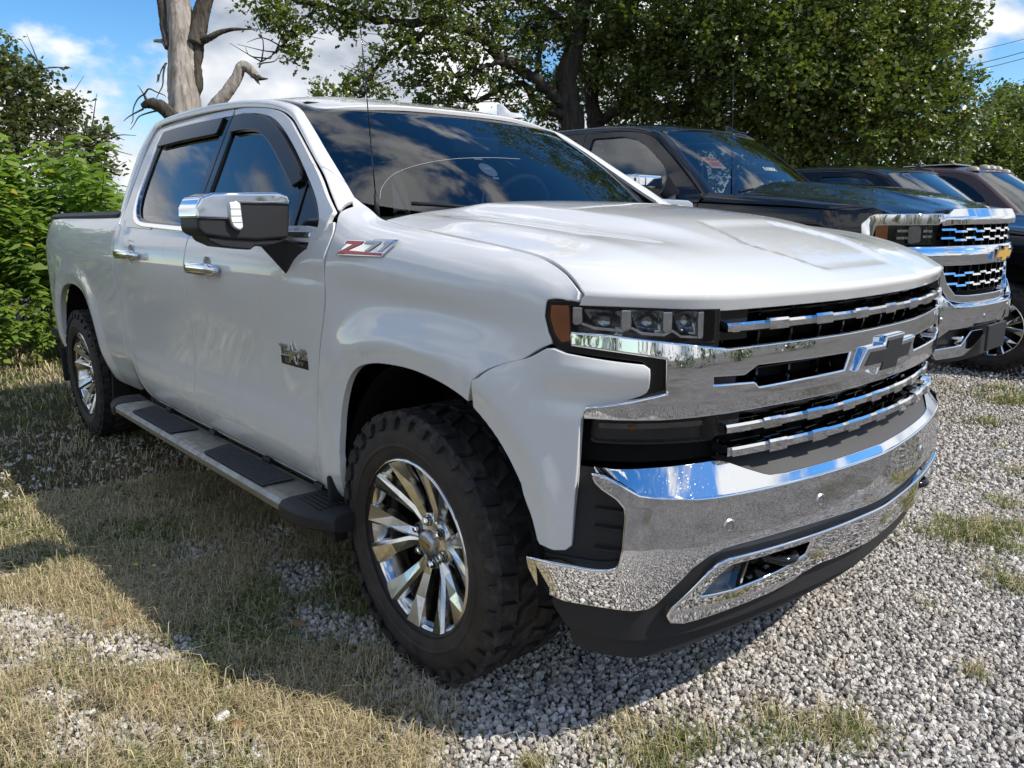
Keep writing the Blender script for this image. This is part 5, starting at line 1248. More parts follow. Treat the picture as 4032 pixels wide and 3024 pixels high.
dryleaf(-.95, -1.60, .05, 2.6, 'reddish brown leaf on the sunlit gravel patch', 3)
dryleaf(-.50, -1.12, .05, .9, 'brown leaf on the shaded gravel beside the running board', 4)
dryleaf(-.02, -1.20, .045, 2.1, 'brown leaf in the shaded grass beside the front tyre', 6)
yel = pmat('yellow_petal', (.75, .55, .02), .6); stemg = pmat('green_stem', (.10, .18, .03), .7)
def flower(x, y, lab):
    e = empty('yellow_flower', (x, y, 0)); V, F = tube([(0, 0, 0), (.004, .002, .03), (.006, .003, .055)], .0012, 5); mk('stem', V, F, stemg, e)
    V = [(.006, .003, .056)]; F = []
    for k in range(16): r_ = .0105 if k % 2 else .007; a = k*math.pi/8; V.append((.006+r_*math.cos(a), .003+r_*math.sin(a), .060))
    F = [[0, 1+k, 1+(k+1) % 16] for k in range(16)]; mk('petals', V, F, yel, e); tag(e, lab, 'flower', 'yellow flowers')
flower(-1.30, -1.42, 'small yellow flower nearer the shadow edge in the shaded grass'); flower(-1.24, -1.37, 'small yellow flower closest to the running board in the shaded grass')
flower(.30, 3.75, 'tiny yellow flower in gravel in front of the black pickup')
# ================================================================== VEGETATION
_Rm = np.array([[_r2.x, _r2.y, _r2.z], [-_u2.x, -_u2.y, -_u2.z], [_f.x, _f.y, _f.z]])
def at(px, py, d):
    """point in the place seen at photo pixel (px,py) at distance d along the view axis"""
    v = np.array([(px-2016)/3046.9, (py-1512)/3046.9, 1.0])@_Rm; return np.array(CAM)+d*v
def leaf_mat(nm, spec=.35, tr=.28, rough=.45):
    m = pmat(nm, (.06, .10, .02), rough, spec=spec); t, b, L = nodes(m); a = N(t, 'ShaderNodeAttribute', attribute_name='tint'); L(a.outputs['Color'], b.inputs['Base Color'])
    q = N(t, 'ShaderNodeBsdfTranslucent'); mu = N(t, 'ShaderNodeMix', data_type='RGBA', blend_type='MULTIPLY'); mu.inputs[0].default_value = 1; mu.inputs[7].default_value = (1.5, 1.7, .6, 1); L(a.outputs['Color'], mu.inputs[6]); L(mu.outputs[2], q.inputs['Color'])
    mx = N(t, 'ShaderNodeMixShader', i={'Fac': tr}); L(b.outputs[0], mx.inputs[1]); L(q.outputs[0], mx.inputs[2]); L(mx.outputs[0], t.nodes['Material Output'].inputs['Surface'])
    return m
lm_oak = leaf_mat('oak_leaf', .55, .30, .34); lm_weed = leaf_mat('weed_leaf', .3, .40, .5)
def leaves(P, L_, Wd, col, up=.35, droop=.15, lobes=False):
    """kite leaves folded along the midrib, random facing. returns V,T,C"""
    n = len(P); d = rng.normal(size=(n, 3)); d[:, 2] = d[:, 2]*.6-droop; d /= np.linalg.norm(d, axis=1)[:, None]
    nr = rng.normal(size=(n, 3)); nr[:, 2] = np.abs(nr[:, 2])+up; s = np.cross(d, nr); s /= np.linalg.norm(s, axis=1)[:, None]+1e-9; nn = np.cross(s, d)
    L_ = L_[:, None]; Wd = Wd[:, None]
    if not lobes:
        V = np.stack([P, P+d*L_*.55+s*Wd+nn*L_*.10, P+d*L_, P+d*L_*.55-s*Wd+nn*L_*.10], 1).reshape(-1, 3)
        k = np.arange(n)[:, None]*4; T = np.vstack([k+np.array([0, 1, 2]), k+np.array([0, 2, 3])]); return V, T, np.repeat(col, 4, 0)
    V = np.stack([P, P+d*L_*.38+s*Wd+nn*L_*.08, P+d*L_*.52+s*Wd*.42+nn*L_*.05, P+d*L_*.74+s*Wd*.95+nn*L_*.10, P+d*L_, P+d*L_*.74-s*Wd*.95+nn*L_*.10, P+d*L_*.52-s*Wd*.42+nn*L_*.05, P+d*L_*.38-s*Wd+nn*L_*.08], 1).reshape(-1, 3)
    k = np.arange(n)[:, None]*8; T = np.vstack([k+np.array(q) for q in ([0, 1, 2], [0, 2, 6], [0, 6, 7], [2, 3, 4], [2, 4, 6], [6, 4, 5])]); return V, T, np.repeat(col, 8, 0)
def oakcol(n, a=(.060, .088, .022), b=(.195, .235, .062)):
    v = rng.random((n, 1)); c = np.array(a)*(1-v)+np.array(b)*v; y = rng.random((n, 1)) < .03
    return np.where(y, np.array([.20, .17, .05]), c)
def crown(name, blobs, parent, size=.10, lobes=False, colr=None, dn=1.0):
    Vs, Ts, Cs = [], [], []; o = 0
    for (c, r, n, sq) in blobs:
        k = max(3, int(n*dn/14)); u = rng.normal(size=(k, 3)); u /= np.linalg.norm(u, axis=1)[:, None]
        rad = r*(.45+.62*rng.random(k)**.6)*(1+.25*np.sin(u[:, 0]*5+c[0]*3)*np.sin(u[:, 1]*4+c[1]*2)); cc = c+u*rad[:, None]*np.array([1, 1, sq])
        tw = rng.normal(size=(k, 3)); tw /= np.linalg.norm(tw, axis=1)[:, None]
        m = 14; P = np.repeat(cc, m, 0)+rng.normal(size=(k*m, 3))*np.array([.085, .085, .06])*(size/.10)+np.repeat(tw, m, 0)*((rng.random(k*m)-.5)*.34*(size/.1))[:, None]
        nl = len(P); L_ = size*(.55+.95*rng.random(nl)**1.3); col = (colr or oakcol)(nl)*np.repeat(.72+.56*rng.random((k, 1)), m, 0)
        V, T, C_ = leaves(P, L_, L_*(.30+.12*rng.random(nl)), col, lobes=lobes); Vs.append(V); Ts.append(T+o); Cs.append(C_); o += len(V)
    return mkfast(name, np.vstack(Vs), np.vstack(Ts), lm_oak, parent, np.vstack(Cs))
def bark(nm, c0, c1, sc=(9, 9, 1.3), bd=.02):
    m = pmat(nm, c0, .9, spec=.2); t, b, L = nodes(m); tc = N(t, 'ShaderNodeTexCoord'); mp = N(t, 'ShaderNodeMapping'); mp.inputs['Scale'].default_value = sc; L(tc.outputs['Object'], mp.inputs['Vector'])
    ns = N(t, 'ShaderNodeTexNoise', i={'Scale': 1.6, 'Detail': 8, 'Roughness': .65, 'Distortion': .4}); L(mp.outputs[0], ns.inputs['Vector']); ra = N(t, 'ShaderNodeValToRGB'); L(ns.outputs['Fac'], ra.inputs['Fac'])
    ra.color_ramp.elements[0].position = .32; ra.color_ramp.elements[0].color = (*c0, 1); ra.color_ramp.elements[1].position = .68; ra.color_ramp.elements[1].color = (*c1, 1); L(ra.outputs[0], b.inputs['Base Color'])
    bp = N(t, 'ShaderNodeBump', i={'Strength': .9, 'Distance': bd}); L(ns.outputs['Fac'], bp.inputs['Height']); L(bp.outputs[0], b.inputs['Normal']); return m
b_oak = bark('oak_bark', (.020, .017, .014), (.085, .072, .060)); b_dead = bark('bare_weathered_wood', (.16, .13, .105), (.50, .46, .41), (8, 8, .7), .015); b_dark = bark('old_bark', (.035, .028, .022), (.13, .11, .09), (12, 12, 3), .03); b_stem = bark('weed_stem', (.05, .08, .02), (.12, .16, .05))
def wob(pts, n=5, amp=.04):
    P = np.array(cr(pts, n)); return P+rng.normal(size=P.shape)*amp
def limb(path, r0, r1, n=8, amp=.03, k=5):
    P = wob(path, k, amp); rad = np.linspace(r0, r1, len(P))*(1+.10*rng.normal(size=len(P))); return tube(P, np.abs(rad)+.002, n)
def twigs(P, count, length, r, droop=0.0):
    """short side twigs from random spots on a polyline"""
    out = []; P = np.array(P)
    for _ in range(count):
        i = rng.integers(0, len(P)); d = rng.normal(size=3); d[2] = abs(d[2])*.6-droop; d /= np.linalg.norm(d); l = length*(.5+rng.random())
        a = P[i]; q = [a, a+d*l*.5+rng.normal(size=3)*.05*length, a+d*l+rng.normal(size=3)*.14*length]; out.append(tube(cr(q, 3), np.linspace(r, r*.25, 7), 5))
    return out
# ---- big oak with the long limb reaching over the white pickup
def oak_a():
    base = at(2262, 900, 15.5); e = empty('oak_tree', (base[0], base[1], 0)); tag(e, 'big oak with a crooked bare limb stretching out over the white pickup', 'tree', 'oaks behind the parked trucks')
    off = -np.array([base[0], base[1], 0]); parts = []
    A = lambda *q: at(*q)+off
    tr = [np.array([0, 0, -.1]), A(2262, 700, 15.5), A(2255, 480, 15.5), A(2225, 330, 15.4), A(2262, 180, 15.3), A(2300, 20, 15.2), A(2330, -250, 15.2), A(2300, -520, 15.3)]
    parts.append(limb(tr, .30, .10, 10, .02))
    L1 = [A(2225, 420, 15.4), A(2110, 310, 15.0), A(1985, 235, 14.6), A(1880, 140, 14.3), A(1720, 78, 14.0), A(1560, 90, 13.8), A(1380, 50, 13.5), A(1200, 10, 13.2), A(1040, -60, 13.0)]
    L2 = [A(1720, 82, 14.0), A(1640, 150, 13.9), A(1560, 200, 13.8), A(1480, 270, 13.7), A(1440, 370, 13.6), A(1330, 405, 13.5)]
    L3 = [A(1985, 235, 14.6), A(1900, 260, 14.4), A(1840, 300, 14.4), A(1740, 290, 14.3), A(1690, 340, 14.2)]
    L4 = [A(2225, 450, 15.4), A(2120, 410, 15.2), A(2060, 330, 15.1), A(1960, 350, 15.0), A(1880, 400, 14.9), A(1830, 400, 14.9)]
    L5 = [A(2262, 180, 15.3), A(2190, 60, 15.0), A(2060, 0, 14.7), A(1900, -10, 14.4), A(1780, 10, 14.2)]
    L6 = [A(1250, 20, 13.3), A(1170, 90, 13.2), A(1130, 160, 13.1), A(1085, 205, 13.0), A(1010, 255, 12.9)]
    L7 = [A(2110, 310, 15.0), A(2130, 200, 14.9), A(2080, 90, 14.8)]
    for L_, a, b in ((L1, .13, .03), (L2, .055, .012), (L3, .05, .012), (L4, .10, .02), (L5, .09, .02), (L6, .03, .006), (L7, .06, .015)):
        parts.append(limb(L_, a, b, 8, .022)); parts += twigs(cr(L_[1:], 4), 22, .55, .014)
    V, F = join(parts); mk('trunk', V, F, b_oak, e)
    bl = []
    for (px, py, d, r, n) in ((1040, 30, 13, .34, 260), (1130, 110, 13, .30, 240), (1160, 215, 13, .22, 130), (1090, 60, 13, .3, 200), (1260, 40, 13.3, .34, 300), (1360, 100, 13.4, .26, 200), (1440, 20, 13.5, .4, 380), (1560, 130, 13.7, .28, 260), (1640, 40, 13.8, .42, 460), (1500, 230, 13.7, .25, 220), (1420, 330, 13.6, .26, 300), (1340, 395, 13.5, .22, 260), (1270, 330, 13.5, .10, 60), (1250, 400, 13.5, .16, 120), (1500, 390, 13.7, .16, 110), (1760, 60, 14, .45, 560), (1720, 180, 14, .34, 360), (1640, 220, 14, .24, 200), (1600, 330, 14.2, .20, 150), (1720, 300, 14.2, .30, 330), (1820, 200, 14.3, .34, 380), (1790, 390, 14.8, .34, 420), (1860, 300, 14.5, .3, 300), (1690, 400, 14.8, .22, 200), (1930, 120, 14.4, .42, 480), (1960, 330, 14.9, .26, 260), (2040, 230, 14.8, .4, 500), (1910, 20, 14.5, .5, 640), (2060, 60, 14.8, .5, 760), (2080, 420, 15.2, .34, 340), (2150, 150, 15.1, .5, 700), (2010, 400, 15.2, .22, 160), (2170, 330, 15.6, .4, 460), (2170, 480, 16, .36, 330), (1150, -130, 13.2, .7, 600), (1500, -160, 13.6, .9, 1200), (1850, -200, 14.3, 1.1, 2000), (2150, -180, 15, 1.1, 2200)):
        bl.append((at(px, py, d)+off, r, n, .85))
    crown('crown', bl, e, .088, lobes=True, dn=1.25)
oak_a()
def oak_b(name, bpx, bd, limbs, blobs, label, trunkr=.26, size=.092, grp='oaks behind the parked trucks', lob=True):
    base = at(bpx, 900, bd); e = empty(name, (base[0], base[1], 0)); tag(e, label, 'tree', grp); off = -np.array([base[0], base[1], 0]); parts = []
    for k, (L_, a, b) in enumerate(limbs):
        pts = [np.array([0, 0, -.1])]+[at(*q)+off for q in L_] if k == 0 else [at(*q)+off for q in L_]
        parts.append(limb(pts, a, b, 9, .025)); parts += twigs(cr(pts[1:], 3), 10, .7, .016)
    V, F = join(parts); mk('trunk', V, F, b_oak, e)
    crown('crown', [(at(px, py, d)+off, r, n, .85) for (px, py, d, r, n) in blobs], e, size, lobes=lob, dn=1.3)
    return e
oak_b('oak_tree', 2350, 16.5, [([(2350, 700, 16.5), (2345, 480, 16.5), (2330, 330, 16.4), (2400, 150, 16.2), (2500, 0, 16), (2560, -250, 15.5)], .22, .08), ([(2330, 330, 16.4), (2250, 200, 16.4), (2200, 50, 16.3)], .10, .03), ([(2400, 150, 16.2), (2600, 180, 15.8), (2850, 230, 15.2), (3050, 300, 14.6)], .12, .03), ([(2345, 480, 16.5), (2500, 420, 16), (2700, 430, 15.4), (2900, 480, 14.9), (3050, 520, 14.6)], .12, .04)],
      [(2330, 90, 15.6, .9, 2300), (2560, 40, 15.2, 1.1, 3400), (2450, 260, 15.8, .8, 1900), (2700, 200, 15.0, .95, 2800), (2620, 380, 15.6, .8, 2000), (2820, 80, 14.6, 1.0, 3000), (2480, 450, 16.6, .6, 1100), (2760, 500, 15.8, .7, 1500), (2300, -200, 15.4, 1.3, 2600), (2650, -250, 15, 1.5, 3600), (2500, -700, 14.5, 1.9, 2600), (2300, -1100, 14.5, 1.7, 1800), (2420, 350, 17.6, .9, 1200), (2600, 560, 17, .7, 900), (2250, 330, 17.2, .5, 500), (2380, 560, 17.5, .5, 400), (2500, 150, 17.8, 1.3, 1800), (2200, 560, 18, .5, 300)],
      'tall dark oak whose straight trunk rises behind the black pickup cab')
oak_b('oak_tree', 3180, 15.5, [([(3180, 700, 15.5), (3150, 480, 15.3), (3200, 250, 15), (3300, 50, 14.8), (3350, -200, 14.8)], .26, .09), ([(3150, 480, 15.3), (3000, 380, 14.6), (2880, 330, 14.3), (2760, 300, 14.2)], .10, .03), ([(3200, 250, 15), (3400, 200, 14.7), (3600, 60, 14.6), (3760, 40, 14.6)], .11, .03), ([(3180, 420, 15.2), (3400, 380, 14.8), (3600, 400, 14.8), (3750, 450, 14.8)], .11, .03)],
      [(2960, 180, 13.9, .9, 2700), (3080, 20, 13.8, 1.0, 3000), (3250, 160, 13.6, .95, 2800), (3100, 330, 13.6, .9, 2700), (3400, 40, 13.8, 1.0, 2800), (3540, 150, 14.0, .85, 2200), (3320, 330, 13.7, .85, 2500), (3500, 330, 14.0, .75, 2000), (3680, 60, 14.4, .8, 1500), (3780, 110, 14.5, .35, 420), (3660, 260, 14.4, .6, 1300), (2900, 420, 14.6, .8, 2100), (3120, 520, 14.4, .8, 2100), (3350, 500, 14.3, .8, 2200), (3560, 480, 14.5, .75, 1800), (3730, 440, 14.8, .6, 1200), (3760, 330, 14.9, .4, 620), (3000, 600, 15.4, .7, 1300), (3250, 640, 15.2, .7, 1300), (3480, 620, 15.2, .7, 1300), (3700, 590, 15.4, .6, 1000), (3200, -250, 14, 1.6, 3600), (3550, -200, 14.3, 1.2, 2200), (3000, -600, 14, 1.8, 2600), (3300, -900, 14, 1.8, 2200), (2900, -1200, 14, 1.6, 1600), (3500, -550, 14.3, 1.4, 1500), (3100, 350, 16.4, 1.6, 2200), (3450, 350, 16.2, 1.5, 2000), (2850, 250, 16.2, 1.4, 1800)],
      'broad sunlit oak with a dense glossy crown behind the brown vehicle')
oak_b('oak_tree', 4060, 22, [([(4060, 760, 22), (4050, 640, 22), (4070, 520, 22)], .22, .08)],
      [(3900, 560, 20, .8, 1500), (3980, 480, 21, .8, 1400), (4080, 460, 21, .9, 1500), (4150, 600, 21, 1.1, 1500), (4000, 640, 20.5, .8, 1300), (3860, 650, 20, .6, 900), (3950, 400, 24, .6, 700), (4040, 400, 26, .7, 700)],
      'smaller shaded oak at the end of the parked row beyond the brown vehicle', size=.12, lob=False)
# hedge-like woodland far behind the trucks and across the lot
def wood(name, blobs, label, size, **kw):
    o = crown(name, blobs, None, size, colr=lambda n: oakcol(n, (.05, .075, .022), (.11, .15, .045))); tag(o, label, 'woodland', kind='stuff'); return o
bl = []
for i in range(26):
    px = 1500+i*110; bl.append((at(px, 700, 30+4*math.sin(i*2.1)), 1.8+.5*math.sin(i*1.7), 420, .8))
wood('far_woodland', bl, 'dark band of far woodland seen low behind the parked trucks', .24)
bl = []
for i in range(40):
    x = -34+i*1.25; bl.append((np.array([x, -19-2*math.sin(i*1.3), 1.3+.6*math.sin(i*.9)]), 1.9+.7*math.sin(i*2.3), 330, 1.0))
for i in range(16):
    bl.append((np.array([22+2*math.sin(i*1.7), -14+i*2.2, 1.2+.5*math.sin(i)]), 1.6+.6*math.sin(i*2.3), 240, 1.0))
wood('roadside_thicket', bl, 'green thicket lining the far side of the lot', .30)
# ---- left trees behind the weeds
def soft(n): return oakcol(n, (.085, .105, .040), (.175, .20, .080))
def left_tree(bpx, bd, stems, blobs, label, size):
    base = at(bpx, 900, bd); e = empty('leafy_tree', (base[0], base[1], 0)); tag(e, label, 'tree', 'trees behind the weeds'); off = -np.array([base[0], base[1], 0]); parts = []
    for k, (L_, a, b) in enumerate(stems):
        pts = ([np.array([0, 0, -.1])] if k == 0 else [])+[at(*q)+off for q in L_]; parts.append(limb(pts, a, b, 7, .03)); parts += twigs(cr(pts[1:], 3), 14, .8, .02)
    V, F = join(parts); mk('trunk', V, F, b_dark, e); crown('crown', [(at(px, py, d)+off, r, n, .8) for (px, py, d, r, n) in blobs], e, size, colr=soft, dn=.62)
left_tree(60, 21, [([(60, 700, 21), (40, 500, 21), (30, 330, 21), (10, 180, 21)], .16, .03), ([(50, 560, 21), (150, 470, 21), (230, 400, 21)], .06, .02), ([(40, 450, 21), (110, 330, 21), (160, 270, 21)], .05, .01)],
          [(-60, 330, 21, .9, 900), (20, 280, 21, .6, 620), (90, 300, 21, .5, 520), (170, 330, 21, .42, 420), (60, 400, 21, .7, 800), (150, 420, 21, .55, 620), (240, 430, 21, .45, 480), (300, 420, 21, .25, 200), (20, 520, 21, .8, 900), (130, 530, 21, .7, 800), (240, 520, 21, .5, 560), (0, 170, 21, .35, 200), (10, 230, 21, .4, 260), (280, 480, 21, .3, 240), (-80, 600, 21, 1.1, 1100), (80, 640, 21, .9, 900), (220, 620, 21, .6, 600)],
          'olive green leafy tree rising behind the weeds at the lot edge', .15)
left_tree(390, 16, [([(392, 760, 16), (390, 660, 16), (380, 580, 16), (370, 520, 16)], .035, .008), ([(388, 640, 16), (350, 580, 16), (330, 550, 16)], .015, .005)],
          [(370, 520, 16, .2, 170), (400, 540, 16, .16, 130), (340, 560, 16, .24, 220), (390, 600, 16, .24, 220), (330, 620, 16, .26, 240), (410, 680, 16, .14, 90), (370, 660, 16, .26, 240), (300, 660, 16, .3, 260), (280, 600, 16.5, .2, 150), (440, 660, 16, .06, 30)],
          'slender young tree standing up between the weeds and the cab', .12)
# ---- dead tree
def dead():
    d = 11.8; base = at(735, 900, d); e = empty('dead_tree', (base[0], base[1], 0)); tag(e, 'leafless dead tree with pale stripped trunk and broken limbs behind the cab', 'tree'); off = -np.array([base[0], base[1], 0]); K = 1/1.843
    A = lambda a, b, dd=d: at(a*K, b*K, dd)+off
    def stem(path, rad, nm, mt, n=20, rough=.05):
        P = np.array(cr(path, 10)); m = len(P); rr = np.interp(np.linspace(0, 1, m), np.linspace(0, 1, len(rad)), rad); V, F = tube(P, rr, n); V = V.reshape(m, n, 3)
        f = 1+rough*np.sin(np.arange(n)*2*math.pi/n*5+1.3)[None, :]+rough*.7*np.sin(np.arange(n)*2.1)[None, :]*np.cos(np.arange(m)*.35)[:, None]+rough*.35*rng.normal(size=(m, n))
        V = P[:, None, :]+(V-P[:, None, :])*f[:, :, None]; return mk(nm, V.reshape(-1, 3), F, mt, e)
    stem([np.array([0, 0, -.1]), A(1350, 1200), A(1345, 800), A(1330, 550), A(1322, 350), A(1310, 150), A(1290, -20), A(1270, -250)], [.30, .26, .235, .215, .20, .19, .17, .12], 'trunk', b_dead, 26, .05)
    stem([A(1412, 330, d-.05), A(1440, 200), A(1465, 80), A(1510, -60), A(1580, -300)], [.13, .13, .12, .105, .07], 'limb', b_dark, 14, .07)
    stem([A(1225, 350, d-.08), A(1210, 200), A(1195, 60), A(1170, -60), A(1130, -300)], [.06, .10, .10, .09, .06], 'limb', b_dark, 14, .09)
    stem([A(1400, 700, d+.05), A(1432, 600, d), A(1425, 480, d), A(1440, 350, d), A(1430, 200, d)], [.10, .09, .075, .085, .05], 'limb', b_dark, 12, .12)
    stem([A(1500, 900, d-.3), A(1570, 770, d-.3), A(1650, 665, d-.3), A(1715, 570, d-.3), A(1750, 490, d-.3), A(1800, 490, d-.3), A(1845, 540, d-.3), A(1880, 575, d-.3)], [.10, .095, .085, .075, .075, .07, .06, .02], 'limb', b_dead, 14, .10)
    stem([A(1845, 540, d-.3), A(1890, 568, d-.3), A(1945, 572, d-.3)], [.05, .03, .008], 'broken_end', b_dark, 8, .2); stem([A(1850, 550, d-.3), A(1868, 590, d-.3), A(1888, 615, d-.3)], [.04, .02, .004], 'broken_end', b_dark, 8, .2)
    stem([A(1290, 880, d-.2), A(1215, 810, d-.25), A(1150, 765, d-.3), A(1090, 750, d-.3), A(1030, 770, d-.3)], [.11, .10, .09, .075, .04], 'limb', b_dark, 12, .14)
    stem([A(1478, 290, d-.05), A(1530, 270, d-.1), A(1600, 235, d-.1), A(1680, 215, d-.1), A(1780, 212, d-.1), A(1880, 210, d-.1)], [.065, .05, .038, .028, .014, .006], 'limb', b_dark, 9, .12)
    stem([A(1240, 300, d), A(1180, 297, d), A(1118, 296, d)], [.03, .03, .024], 'broken_end', b_dead, 8, .12)
    tw = []
    for path in ([(1070, 740), (1045, 690), (1000, 720), (968, 790), (965, 870), (950, 900)], [(1060, 740), (1040, 680), (1000, 617)], [(1045, 690), (1080, 645), (1130, 665), (1190, 690), (1205, 705)], [(1160, 800), (1090, 815), (1010, 845), (975, 900), (945, 942)], [(1040, 790), (980, 820), (930, 850), (895, 880)], [(1210, 455), (1180, 490), (1160, 540), (1150, 600)], [(1200, 460), (1185, 540), (1180, 620), (1150, 680), (1135, 715)], [(1150, 540), (1145, 580), (1135, 600)], [(1880, 490), (1900, 460), (1990, 445), (2030, 400)], [(1180, 310), (1195, 350)]):
        P = [A(a, b, d-.3) for a, b in path]; tw.append(tube(cr(P, 4), np.linspace(.016, .004, (len(P)-1)*4+1), 5))
    V, F = join(tw); mk('twigs', V, F, b_dark, e)
dead()
# ---- tall weeds along the left edge: a few plants, copied
def weed(name, h, seed):
    e = empty(name); rr = np.random.default_rng(seed); P = np.array([(0, 0, 0), (.02*h, .01, h*.35), (.03*h, .03*h, h*.7), (.05*h, .02, h)]); stems = [(cr(P, 6), .012)]
    for k in range(7):
        z = h*(.25+.1*k)*.95; a = rr.random()*6.28; l = h*(.32-.02*k)*(.7+.5*rr.random()); b = np.array([.03*h*z/h, .02*z/h, z]); stems.append((cr([b, b+np.array([math.cos(a)*l*.5, math.sin(a)*l*.5, l*.45]), b+np.array([math.cos(a)*l*.85, math.sin(a)*l*.85, l*1.05])], 5), .006))
    V, F = join([tube(p, np.linspace(r, r*.35, len(p)), 5) for p, r in stems]); mk('stem', V, F, b_stem, e)
    Ps, Ds = [], []
    for p, r in stems:
        p = np.array(p); n = int(62 if r > .01 else 34)
        for j in range(n):
            t = .10+.9*j/n if r > .01 else .15+.85*j/n; i = min(len(p)-2, int(t*(len(p)-1))); q = p[i]+(p[i+1]-p[i])*(t*(len(p)-1)-i); a = j*2.4+rr.random(); Ps.append(q); Ds.append((math.cos(a), math.sin(a), .30-.5*rr.random()))
    Ps = np.array(Ps); Ds = np.array(Ds); n = len(Ps); L_ = (.11+.11*rr.random(n)); s = np.c_[-Ds[:, 1], Ds[:, 0], np.zeros(n)]; s += .25*rr.normal(size=(n, 3)); s /= np.linalg.norm(s, axis=1)[:, None]; W_ = L_*(.21+.10*rr.random(n))
    up = np.cross(Ds, s); dn = np.array([0, 0, -1.0]); l = L_[:, None]; w = W_[:, None]
    mid = Ps+Ds*l*.45; tip = Ps+Ds*l*.92+dn*l*.28
    V = np.stack([Ps, mid+s*w-up*l*.07, mid, mid-s*w-up*l*.07, tip], 1).reshape(-1, 3); k = np.arange(n)[:, None]*5; T = np.vstack([k+np.array(q) for q in ([0, 1, 2], [0, 2, 3], [1, 4, 2], [2, 4, 3])])
    v = rr.random((n, 1)); col = np.array([.095, .165, .028])*(1-v)+np.array([.27, .37, .075])*v; y = rr.random((n, 1)) < .02; col = np.where(y, np.array([.42, .36, .04]), col)
    mkfast('leaves', V, T, lm_weed, e, np.repeat(col, 5, 0)); return e
protos = [weed('tall_weed', 2.15, 1), weed('tall_weed', 1.9, 2), weed('tall_weed', 1.6, 3), weed('tall_weed', 1.3, 4)]
used = [False]*4
def put_weed(k, x, y, rz, sc):
    if not used[k]: e = protos[k]; used[k] = True
    else: e = copy_tree(protos[k])
    e.location = (x, y, 0); e.rotation_euler = (0, 0, rz); e.scale = (sc, sc, sc)
    tag(e, 'tall bright green leafy weed in the thicket behind the pickup bed', 'weed', 'weed thicket behind the pickup bed')
wr = np.random.default_rng(11)
for row, (x0, n) in enumerate(((-7.35, 15), (-7.9, 16), (-8.6, 16), (-9.4, 15), (-10.6, 14))):
    for i in range(n):
        y = -2.1+i*(3.6+row*.8)/n+wr.normal()*.10; x = x0+wr.normal()*.15-.10*(y+1)
        lim = 1-.40*sst(-.4, 2.6, y-.18*row)
        k = int(wr.integers(0, 2)) if lim > .9 else int(wr.integers(1, 4)); put_weed(k, x, y, wr.random()*6.28, lim*(.86+.26*wr.random()))
for i in range(9):   # low growth at the foot of the thicket
    put_weed(3, -6.95+wr.normal()*.12, -2.0+i*.32+wr.normal()*.08, wr.random()*6.28, .45+.25*wr.random())
# ---- power lines
cable = pmat('cable_black', (.02, .02, .022), .6)
for k, (a, b, d) in enumerate((((3300, 260, 26), (4300, 70, 26), 0), ((3300, 320, 25), (4300, 115, 25), 0), ((3400, 330, 28), (4300, 140, 28), 0), ((3500, 420, 24), (4400, 250, 24), 0))):
    p = at(*a); q = at(*b); t = np.linspace(0, 1, 13)[:, None]; P = p*(1-t)+q*t; P[:, 2] -= .35*(1-(2*t[:, 0]-1)**2); V, F = tube(P, .012 if k else .009, 5)
    tag(mk('power_line', V, F, cable, None), ['topmost thin power line crossing the sky beside the oaks', 'second power line below the topmost one beside the oaks', 'faint slanting power line under the two upper lines', 'lowest power line just above the small shaded oak'][k], 'power line', 'power lines')
